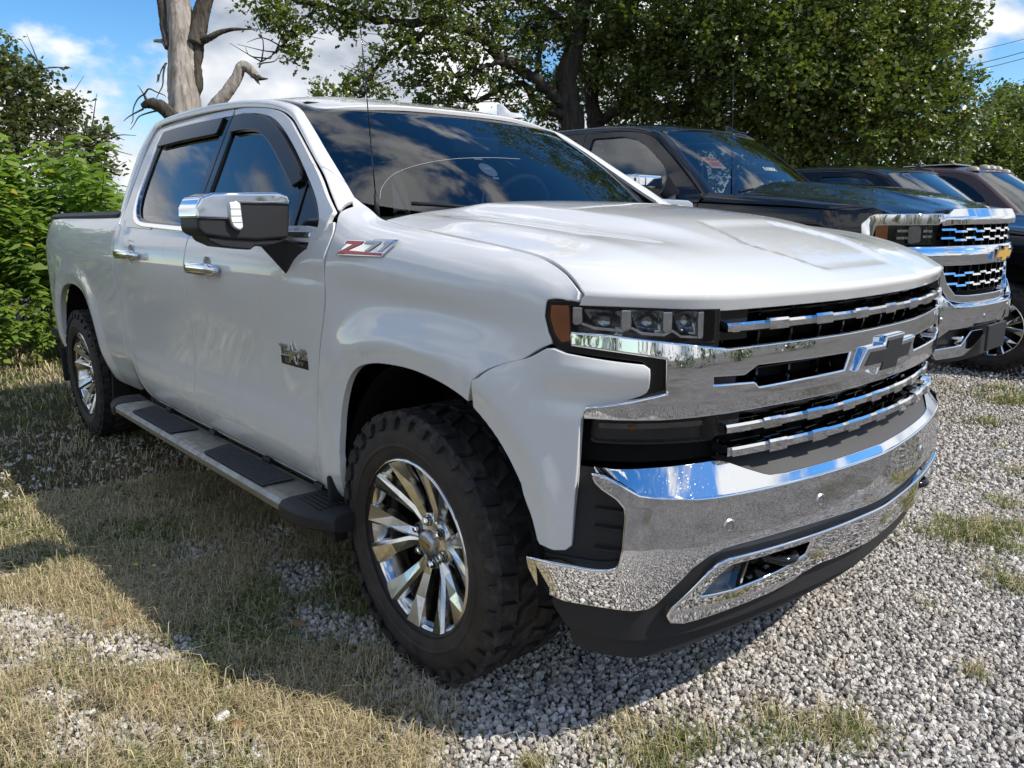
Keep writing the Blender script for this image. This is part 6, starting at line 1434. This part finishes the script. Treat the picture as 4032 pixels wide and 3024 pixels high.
# ================================================================== OTHER VEHICLES
BT = empty('pickup_truck', (-.833, 3.423, .231), .022)
tag(BT, 'lifted black pickup with chrome grille, gold emblem and an orange card on its windshield', 'pickup truck')
g_lite = glass('light_side_glass', (.80, .84, .82), 1.55, bias=.10)
g_ws2 = glass('grey_windshield_glass', (.52, .58, .60), 1.6, bias=.05)
_ky = [0, .2, .4, .587, .70, .80, .88, .954, .985]; _kx = [.985, .978, .945, .878, .82, .755, .67, .575, .45]
Kf = pch([-.2]+_ky, [_kx[1]]+_kx)
def ks(off=0.0, bul=None):
    def f(y, z):
        e = 1e-3; a = np.abs(y); x = Kf(a); dx = (Kf(np.abs(y+e))-Kf(np.abs(y-e)))/(2*e); l = np.sqrt(1+dx*dx); o = off+(0 if bul is None else bul(y, z)); return np.c_[x+o/l, y-o*dx/l, z]
    return f
def cab(par, paint, gside, gws, dz=0.0, dx=0.0):
    """boxier cab of the older trucks: pillars, frames, glass, roof, doors"""
    ri = [(-.56, .835, 1.315), (-.66, .806, 1.405), (-.76, .783, 1.490), (-.86, .758, 1.573), (-.95, .733, 1.648), (-1.04, .708, 1.715), (-1.13, .685, 1.778), (-1.26, .665, 1.822), (-1.42, .655, 1.850), (-1.7, .65, 1.868), (-2.1, .65, 1.880), (-2.5, .65, 1.880), (-2.75, .65, 1.868), (-2.87, .66, 1.845), (-2.93, .72, 1.74), (-2.93, .80, 1.58), (-2.90, .87, 1.44), (-2.86, .93, 1.33)]
    ro = [(-.60, .925, 1.295), (-.70, .890, 1.385), (-.80, .860, 1.468), (-.90, .828, 1.548), (-.99, .800, 1.618), (-1.08, .772, 1.685), (-1.17, .752, 1.745), (-1.29, .736, 1.785), (-1.44, .722, 1.808), (-1.7, .714, 1.822), (-2.1, .712, 1.832), (-2.5, .712, 1.832), (-2.68, .716, 1.822), (-2.74, .730, 1.79), (-2.77, .775, 1.69), (-2.77, .835, 1.55), (-2.77, .89, 1.42), (-2.77, .94, 1.32)]
    I_ = np.array(cr(ri, 4)); O_ = np.array(cr(ro, 4)); n = len(I_)
    def fn(s, t):
        i = np.arange(n); A = np.c_[[np.interp(s, i, I_[:, k]) for k in range(3)]].T; B_ = np.c_[[np.interp(s, i, O_[:, k]) for k in range(3)]].T; P = A*(1-t)[:, None]+B_*t[:, None]; bu = .018*np.sin(math.pi*np.clip(t, 0, 1)); P[:, 1] = -(P[:, 1]+bu*.75); P[:, 2] += bu*.6; return P
    both('cab_frame', [(s, .02) for s in np.linspace(0, n-1, 50)]+[(s, .97) for s in np.linspace(n-1, 0, 50)], fn, paint, par, su=1.5, sv=.2, er=.003, th=.012, hint=(0, -1, .4))
    wg = pch([1.15, 1.30, 1.45, 1.60, 1.75, 1.84], [.985, .945, .880, .815, .748, .708]); gh2 = lambda off: (lambda x, z: np.c_[x, -(wg(z)+off), z])
    glF = fillet([(-1.79, 1.780), (-1.47, 1.772), (-1.33, 1.742), (-1.22, 1.686), (-1.10, 1.604), (-.99, 1.520), (-.945, 1.455), (-.945, 1.30), (-1.79, 1.30)], .03); glR = fillet([(-1.95, 1.782), (-2.5, 1.785), (-2.62, 1.76), (-2.65, 1.55), (-2.60, 1.36), (-2.5, 1.30), (-1.95, 1.30)], .03)
    outF = [(p[0]-.0, p[2]-.006) for p in O_ if p[0] > -1.865]+[(-1.865, 1.825), (-1.865, 1.255), (-.62, 1.255), (-.60, 1.288)]; outR = [(-1.873, 1.825)]+[(p[0]+.004, p[2]-.006) for p in O_ if p[0] < -1.875]+[(-2.76, 1.255), (-1.873, 1.255)]
    both('door_window_frame', outF, gh2(.004), paint, par, holes=[glF], su=.05, sv=.05, er=.003, th=.02, hint=HN); both('door_window_frame', outR, gh2(.004), paint, par, holes=[glR], su=.05, sv=.05, er=.003, th=.02, hint=HN)
    for p in (glF, glR): both('window_glass', p, gh2(-.012), gside, par, su=.1, sv=.1, th=0, hint=HN)
    both('quarter_trim', [(-.93, 1.45), (-.80, 1.335), (-.80, 1.30), (-.93, 1.30)], gh2(.007), plast, par, su=.05, sv=.05, er=.002, th=.004, hint=HN)
    def wsf2(off=0.0):
        def f(y, t):
            a = np.abs(y); yw = .835-.155*t; q = a/yw; xb = -.36-.215*q**2.2; xt = -1.03-.105*q**2.2; zb_ = 1.275+.035*q**3; zt = 1.800-.016*q**2; bow = .024*np.sin(math.pi*np.clip(t, 0, 1))*(1-.5*q**2)
            return np.c_[xb+(xt-xb)*t+bow*.6+off*.6, y, zb_+(zt-zb_)*t+bow*.8+off*.8]
        return f
    wl2 = [(-(.835-.155*t)*1.01, t) for t in np.linspace(0, 1, 10)]; panel('windshield', wl2+[(-y, t) for y, t in wl2[::-1]], wsf2(), gws, par, su=.08, sv=.1, th=0, hint=(1, 0, 1))
    def rf(x, y):
        a = np.abs(y); zc = pch([-3.0, -2.8, -2.4, -1.9, -1.4, -1.15, -.95], [1.88, 1.90, 1.915, 1.915, 1.885, 1.845, 1.795])(x); ze = pch([-3.0, -2.8, -2.4, -1.9, -1.4, -1.1, -.95], [1.845, 1.865, 1.880, 1.876, 1.848, 1.775, 1.72])(x); b = np.clip(a/.65, 0, 1.2)**3.2; return np.c_[x, y, zc*(1-b)+ze*b]
    panel('roof', [(x, -.645) for x in np.linspace(-2.86, -1.14, 16)]+[(-1.035-.105*(abs(y)/.68)**2.2, y) for y in np.linspace(-.6, .6, 13)]+[(x, .645) for x in np.linspace(-1.14, -2.86, 16)], rf, paint, par, su=.07, sv=.06, er=.005, th=.012, hint=(0, 0, 1))
    # interior
    V, F = join([box((-1.6, 0, 1.02), (2.2, 1.66, .40)), box((-2.74, 0, 1.40), (.06, 1.5, .4))]); mk('cab_interior_shell', V, F, interior, par, smooth=False)
    V, F = prism([(-.52, 1.24), (-.70, 1.29), (-.95, 1.28), (-1.05, 1.1), (-.5, 1.1)], 1.5, Matrix(((1, 0, 0, 0), (0, 0, 1, -.75), (0, 1, 0, 0), (0, 0, 0, 1)))); mk('dashboard', V, F, interior, par, smooth=False)
    for xx in (-1.62, -2.45):
        for y in (-.38, .38):
            V, F = join([box((xx, y, 1.36), (.14, .52, .5), ry=-.18), box((xx-.07, y, 1.66), (.10, .28, .16), ry=-.18)]); bev(mk('seat', V, F, seatm, par, smooth=False), .04, 3)
    a = np.linspace(0, 2*math.pi, 25); V, F = tube(np.c_[-1.05+.07*np.sin(a), .38+.19*np.cos(a), 1.30+.175*np.sin(a)], .016, 8, cap=False); mk('steering_wheel', V, F, interior, par)
    return wsf2, rf
def lower_body(par, paint, wheel_r, wz, rimm=None):
    """slab sides: fender, doors, bed, plus chassis and wheels"""
    ww_ = pch([.42, .55, .80, 1.05, 1.16, 1.22, 1.26], [.95, .985, .99, .985, .97, .955, .945]); sf = lambda x, z: np.c_[x, -(ww_(z)-.10*sst(.30, .62, x)*1.0-.05*sst(-4.3, -4.75, x)), z]
    arch = lambda cx: [(cx+.50*math.cos(a), .46+.52*math.sin(a)**.8) for a in np.linspace(0.02, math.pi-.02, 15)]
    def q(pl, nm): both(nm, pl, sf, paint, par, su=.07, sv=.06, er=.003, th=.02, hint=HN)
    q([(-.625, .47), (-.52, .47)]+arch(0)[::-1]+[(.56, .47), (.60, .80), (.60, 1.165), (-.625, 1.245)], 'front_fender')
    q([(-.635, .47), (-.635, 1.25), (-1.865, 1.25), (-1.865, .47)], 'front_door'); q([(-1.873, .47), (-1.873, 1.25), (-2.765, 1.25), (-2.765, .8), (-2.6, .47)], 'rear_door')
    q([(-2.79, .50), (-3.15, .48)]+arch(-3.645)[::-1]+[(-4.16, .5), (-4.7, .6), (-4.72, 1.26), (-2.79, 1.26)], 'bed_side')
    both('rocker_panel', [(-.52, .40), (-.52, .466), (-2.6, .466), (-2.6, .40)], sf, paint, par, su=.1, sv=.05, er=.003, th=.02, hint=HN)
    V, F = join([box((-1.9, 0, .62), (5.0, 1.1, .30)), box((-1.6, 0, .56), (2.0, 1.75, .25)), box((.3, 0, .75), (.8, 1.2, .6)), box((-3.7, 0, .85), (1.75, 1.5, .3)), box((0, 0, wz), (.14, 1.4, .12)), box((-3.645, 0, wz), (.2, 1.4, .18)), box((-4.7, 0, 1.0), (.06, 1.6, .5)), box((.2, 0, .95), (.7, 1.6, .3))]); mk('chassis', V, F, dark, par, smooth=False)
    ws_ = []
    for x in (0, -3.645):
        for s in (-1, 1): ws_.append(wcopy(W1, par, x, s*.86, wz, right=(s < 0), sc=wheel_r/.418))
    return ws_
def khood(par, paint):
    zs = pch([0, .3, .6, .85, .95, 1.0], [1.305, 1.278, 1.245, 1.205, 1.178, 1.160]); zc = pch([0, .2, .45, .65, .8, .92, 1.0], [1.378, 1.372, 1.338, 1.293, 1.245, 1.205, 1.187])
    def f(u, y):
        a = np.abs(y); xr2 = -.44+.10*(a/.86)**2; xf = np.where(a < .60, Kf(a)-.050, np.interp(a, [.60, .70, .86], [.812, .795, .655])); x = xr2+u*(xf-xr2); k = np.clip(a/.865, 0, 1.1); b = sst(.50, .98, k); z = zc(u)*(1-b)+zs(u)*b
        z = z+.016*(1-sst(.44, .50, a+.10*(u-.5)))*sst(.0, .1, u)*(1-sst(.75, 1.0, u)); return np.c_[x, y, z]
    us2 = np.linspace(.01, 1, 16); panel('hood', [(u, -.862) for u in us2]+[(1, y) for y in np.linspace(-.82, .82, 30)]+[(u, .862) for u in us2[::-1]], f, paint, par, su=.05, sv=.05, er=.004, th=.03, hint=(0, 0, 1))
    ft = lambda x, t: np.c_[x, -(.868+t*np.interp(x, [-.62, .30, .60], [.078, .078, .0])), np.interp(x, [-.62, -.44, .03, .40, .56, .62], [1.325, 1.307, 1.268, 1.222, 1.196, 1.17])-t**2*np.interp(x, [-.62, .60], [.062, .03])]
    both('fender_top', [(x, 0) for x in np.linspace(-.615, .60, 20)]+[(x, 1) for x in np.linspace(.60, -.615, 20)], ft, paint, par, su=.07, sv=.25, er=.003, th=.02, hint=(0, -.3, 1))
def kfront(par):
    hd = (1, 0, .1)
    top = [(-.955, 1.146), (-.94, 1.154), (-.62, 1.152), (-.648, 1.097), (-.935, 1.098), (-.942, 1.09), (-.955, .985), (-.965, .985), (-.968, 1.10)]
    for s in (-1, 1):
        m = (lambda pl: pl) if s < 0 else (lambda pl: [(-a, b) for a, b in pl]); h2 = (1, .5*s, .1)
        panel('lamp_bezel', m(fillet(top, .008)), ks(.0), chrome2, par, su=.04, sv=.03, er=.006, th=.05, hint=h2)
        bk = panel('headlamp', m([(-.940, 1.095), (-.650, 1.095), (-.648, .975), (-.935, .98)]), ks(-.05), plastg, par, su=.05, sv=.05, th=0, hint=h2)
        panel('marker_lens', m(fillet([(-.938, 1.09), (-.893, 1.09), (-.892, 1.0), (-.935, .995)], .004)), ks(-.014), amber, bk, su=.03, sv=.03, er=.002, th=.02, hint=h2)
        panel('lamp_lens', m([(-.942, 1.097), (-.650, 1.097), (-.648, .975), (-.937, .98)]), ks(-.008), g_lens, bk, su=.05, sv=.05, th=0, hint=h2)
        panel('projector_reflector', m(fillet([(-.80, 1.085), (-.745, 1.085), (-.735, 1.06), (-.735, .995), (-.80, .990)], .008)), ks(-.030), refl, bk, su=.03, sv=.03, er=.004, th=.01, hint=h2)
        for (a, b, z) in ((-.855, -.81, 1.053), (-.855, -.81, 1.012), (-.725, -.672, 1.050), (-.725, -.672, 1.018)): panel('lamp_bracket', m([(a, z), (b, z), (b, z+.012), (a, z+.012)]), ks(-.022), chrome2, bk, su=.03, sv=.02, er=.002, th=.008, hint=h2)
    panel('grille_header', [(-.640, 1.092), (-.642, 1.150), (-.600, 1.153), (-.555, 1.182)]+[(y, 1.184) for y in np.linspace(-.5, .5, 11)]+[(.555, 1.182), (.60, 1.153), (.642, 1.15), (.64, 1.092)]+[(y, 1.098) for y in np.linspace(.55, -.55, 12)], ks(.0, lambda y, z: .020-.45*np.maximum(0, z-1.13)), chrome2, par, su=.04, sv=.02, er=.006, th=.04, hint=hd)
    panel('grille_mesh', [(-.64, 1.12), (-.64, .66), (.64, .66), (.64, 1.12)], ks(-.06), dark, par, su=.1, sv=.1, th=0, hint=hd)
    panel('grille_bar', [(-.95, .965), (-.945, .87)]+[(y, .857) for y in np.linspace(-.85, .85, 25)]+[(.945, .87), (.95, .965)]+[(y, .962) for y in np.linspace(.85, -.85, 25)], ks(.012, lambda y, z: .014*np.sin(math.pi*np.clip((z-.857)/.105, 0, 1))), chrome2, par, su=.05, sv=.02, er=.008, th=.05, hint=hd)
    def kslat(z, ym):
        parts = []; seg = 13; ys2 = np.linspace(-ym, ym, seg+1)
        for i in range(seg):
            up = .012 if i % 2 else 0
            yy2 = np.linspace(ys2[i]-.004, ys2[i+1]+.004, 3); V = []
            for y in yy2:
                for (o, zz) in ((-.05, z+.014-up), (-.008, z+.008-up), (-.004, z-.004-up), (-.05, z-.010-up)): V.append(ks(o)(np.array([y]), np.array([zz]))[0])
            parts.append((V, [[a*4+j, a*4+(j+1) % 4, (a+1)*4+(j+1) % 4, (a+1)*4+j] for a in range(2) for j in range(4)]+[[3, 2, 1, 0], [8, 9, 10, 11]]))
        V, F = join(parts); mk('grille_slat', V, F, chrome2, par, smooth=False)
    for z, ym in ((1.062, .62), (1.012, .62), (.800, .585), (.738, .555)): kslat(z, ym)
    for y in np.arange(-.55, .56, .11):
        V = [ks(o)(np.array([y+d]), np.array([z]))[0] for (o, d) in ((-.055, -.004), (-.02, -.004), (-.02, .004), (-.055, .004)) for z in (.69, 1.09)]; mk('grille_upright', V, [[0, 1, 3, 2], [2, 3, 5, 4], [4, 5, 7, 6]], plastg, par, smooth=False)
    sur = [(-.655, .848), (-.650, .78), (-.540, .645), (-.44, .626), (0, .622), (.44, .626), (.54, .645), (.65, .78), (.655, .848), (.62, .848), (.575, .745), (.50, .67), (.40, .662), (0, .660), (-.40, .662), (-.50, .67), (-.575, .745), (-.62, .848)]
    panel('grille_surround', dens(sur, .05, .05).tolist(), ks(.015), chrome2, par, su=.03, sv=.02, er=.006, th=.05, hint=hd)
    z0 = 1.008; EMk = []
    for (dim, d0, d1, mt) in (((.150, .030, .055, .050, .75), -.01, .045, chrome2), ((.125, .019, .042, .039, .75), .043, .049, pm_gold2)):
        pl = [(y, z-z0+.908) for y, z in bow(*dim)]; n = len(pl); V = [(float(Kf(0))+d-.3*y*y, y, z) for d in (d0, d1) for y, z in pl]; F = [list(range(n, 2*n)), list(range(n))[::-1]]+[[i, (i+1) % n, n+(i+1) % n, n+i] for i in range(n)]
        o = mk('emblem' if mt is chrome2 else 'emblem_insert', V, F, mt, par if mt is chrome2 else EMk[0], smooth=False); EMk.append(o); bm_ = bmesh.new(); bm_.from_mesh(o.data); bmesh.ops.recalc_face_normals(bm_, faces=bm_.faces); bm_.to_mesh(o.data); bm_.free()
    # bumper
    lowk = [(-.95, .47), (-.80, .42), (-.68, .385), (-.62, .43), (-.555, .475), (-.25, .488), (0, .488)]; upk = [(0, .600), (-.22, .600), (-.45, .600), (-.535, .605), (-.60, .65), (-.655, .70), (-.80, .715), (-.95, .71)]
    bpk = lowk+[(-a, b) for a, b in lowk[::-1][1:]]+[(-a, b) for a, b in upk[::-1]]+upk[1:]
    bo = panel('front_bumper', dens(bpk, .06, .06).tolist(), ks(.045, lambda y, z: .012*np.sin(math.pi*np.clip((z-.40)/.3, 0, 1))), chrome2, par, su=.04, sv=.03, er=.010, th=.04, hint=hd)
    bt_ = lambda y, t: ks(.05)(y, np.full(len(y), .602))*(1-t)[:, None]+ks(-.03)(y, np.full(len(y), .635))*t[:, None]; panel('bumper_top', [(y, 0) for y in np.linspace(-.52, .52, 15)]+[(y, 1) for y in np.linspace(.52, -.52, 15)], bt_, chrome2, bo, su=.08, sv=.5, th=0, hint=(0, 0, 1))
    panel('lower_valance', [(-.94, .50), (-.90, .28), (-.5, .25), (.5, .25), (.90, .28), (.94, .50)], ks(-.03), plast, par, su=.06, sv=.05, er=.003, th=.02, hint=hd)
    for s in (-1, 1):
        pl = fillet([(-.640, .345), (-.606, .290), (-.40, .300), (-.30, .345), (-.175, .418), (-.20, .440), (-.335, .440), (-.43, .358)], .008); pl = pl if s < 0 else [(-a, b) for a, b in pl]; panel('bumper_accent', pl, ks(.035), chrome2, par, su=.03, sv=.02, er=.007, th=.04, hint=hd)
        V, F = tube([(.86, s*.42, .40), (.95, s*.40, .40), (.97, s*.36, .40), (.95, s*.32, .40), (.86, s*.30, .40)], .014, 8); mk('tow_hook', V, F, chrome2, par)
    V, F = box((1.065, -.12, .40), (.018, .35, .165), rx=0); bev(mk('plate_holder', V, F, plast, par, smooth=False), .01, 2)
    for y in (-.62, -.25, .30, .62):
        p = ks(.056)(np.array([y]), np.array([.535]))[0]; V, F = lathe([(.0001, .003), (.012, .003), (.016, -.004)], 16); V = np.c_[V[:, 1], V[:, 0], V[:, 2]]+p; mk('parking_sensor', V, F, satin, bo)
pm_gold2 = pmat('emblem_gold', (.55, .33, .05), .35)
wsB, rfB = cab(BT, black, g_lite, g_ws2)
WB_ = lower_body(BT, black, .45, .45-.231)
khood(BT, black); kfront(BT)
def kmirror(par, cap, dx=-.27, dz=-.02):
    for s in (-1, 1):
        V, F = box((-.98, s*1.13, 1.335), (.14, .30, .20)); o = bev(mk('side_mirror', V, F, plast, par, smooth=False), .035, 3); V, F = box((-.975, s*1.13, 1.398), (.15, .305, .105)); bev(mk('mirror_cap', V, F, cap, o, smooth=False), .03, 3)
        V, F = tube([(-.98, s*1.02, 1.28), (-.90, s*.98, 1.22), (-.80, s*.95, 1.24)], [.06, .06, .075], 8); mk('mirror_arm', V, F, plast, o)
kmirror(BT, chrome2)
o_ = fin(BT, black, -1.25, .50, float(rfB(np.array([-1.25]), np.array([.5]))[0, 2])-.006)
V, F = tube([(-.52, -.70, 1.30), (-.53, -.70, 1.60), (-.55, -.70, 2.15)], [.006, .0025, .0016], 6); mk('whip_aerial', V, F, plastg, BT)
wiper(BT, [tuple(wsB(.025)(np.array([y]), np.array([t]))[0]) for y, t in ((-.66, .02), (-.50, .07), (-.25, .085), (-.05, .085))], .009)
# placard and chalked number on the glass
card = pmat('orange_card', (.80, .40, .27), .7); inkm = pmat('dark_ink', (.06, .03, .05), .7); chalk = pmat('white_marker', (.60, .63, .62), .7)
panel('windshield_card', [(-.625, .40), (-.505, .40), (-.505, .565), (-.625, .565)], wsB(-.006), card, BT, su=.04, sv=.05, th=0, hint=(1, 0, 1))
def ws_frame(y, t, off): 
    f = wsB(off); p = f(np.array([y]), np.array([t]))[0]; a = f(np.array([y+.01]), np.array([t]))[0]-p; b = f(np.array([y]), np.array([t+.02]))[0]-p; return frame(p, a, b)
textmesh('card_number', '17:94', .046, inkm, BT, ws_frame(-.565, .525, .000), .0004, .001)
textmesh('card_text', 'LOT  CARD', .016, inkm, BT, ws_frame(-.565, .478, .000), .0004) if False else None
for t in (.475, .455, .43): panel('card_line', [(-.610, t), (-.52, t), (-.52, t+.008), (-.610, t+.008)], wsB(.000), inkm, BT, su=.04, sv=.05, th=0, hint=(1, 0, 1))
textmesh('glass_number', '500013', .060, chalk, BT, ws_frame(-.02, .40, .002) @ Matrix.Diagonal((-1, 1, 1, 1)), .0004, .0)
# second dark pickup: same kind, not lifted
DT = copy_tree(BT); DT.location = (-.45, 6.50, 0); DT.rotation_euler = (0, 0, .01)
tag(DT, 'dark low pickup parked between the lifted black pickup and the brown vehicle', 'pickup truck')
for k in KIDS(DT):
    nm = k.name.split('.')[0]
    if nm == 'wheel': k.location.z = .40; k.scale = (.95, .95, .95)
    if nm in ('windshield_card', 'card_number', 'card_line', 'glass_number', 'whip_aerial'): bpy.data.objects.remove(k)
# brown full-size SUV with roof marker lamps
greyl = pmat('weathered_lamp_lens', (.34, .31, .26), .4)
BS = empty('brown_suv', (-.42, 8.85, .07), .0); tag(BS, 'brown full-size SUV with five clear marker lamps along its roof edge', 'suv')
g_dk = glass('dark_side_glass', (.10, .10, .10), 1.5, bias=.04)
wsN, rfN = cab(BS, brown, g_dk, g_ws2); lower_body(BS, brown, .41, .36); khood(BS, brown); kmirror(BS, chrome2)
panel('front_grille', [(-.90, 1.15), (-.90, .75), (.90, .75), (.90, 1.15)], ks(.0), chrome2, BS, su=.1, sv=.1, er=.01, th=.05, hint=(1, 0, 0)); panel('front_bumper', [(-.95, .70), (-.95, .48), (.95, .48), (.95, .70)], ks(.05), chrome2, BS, su=.1, sv=.1, er=.02, th=.06, hint=(1, 0, 0))
for y in (-.58, -.22, 0, .22, .55):
    z = float(rfN(np.array([-1.22]), np.array([y]))[0, 2]); V, F = lathe([(.0001, .055), (.025, .05), (.045, .030), (.052, 0)], 14); V = np.c_[V[:, 0]*1.5-1.22, V[:, 2]+y, V[:, 1]+z-.004]; mk('roof_marker_lamp', V, F, greyl, BS)
V, F = box((-1.75, -.25, 1.912), (.62, .55, .018)); bev(mk('sunroof', V, F, satin, BS, smooth=False), .008, 2)
wiper(BS, [tuple(wsN(.025)(np.array([y]), np.array([t]))[0]) for y, t in ((-.66, .03), (-.50, .08), (-.25, .09), (-.05, .09))], .009)
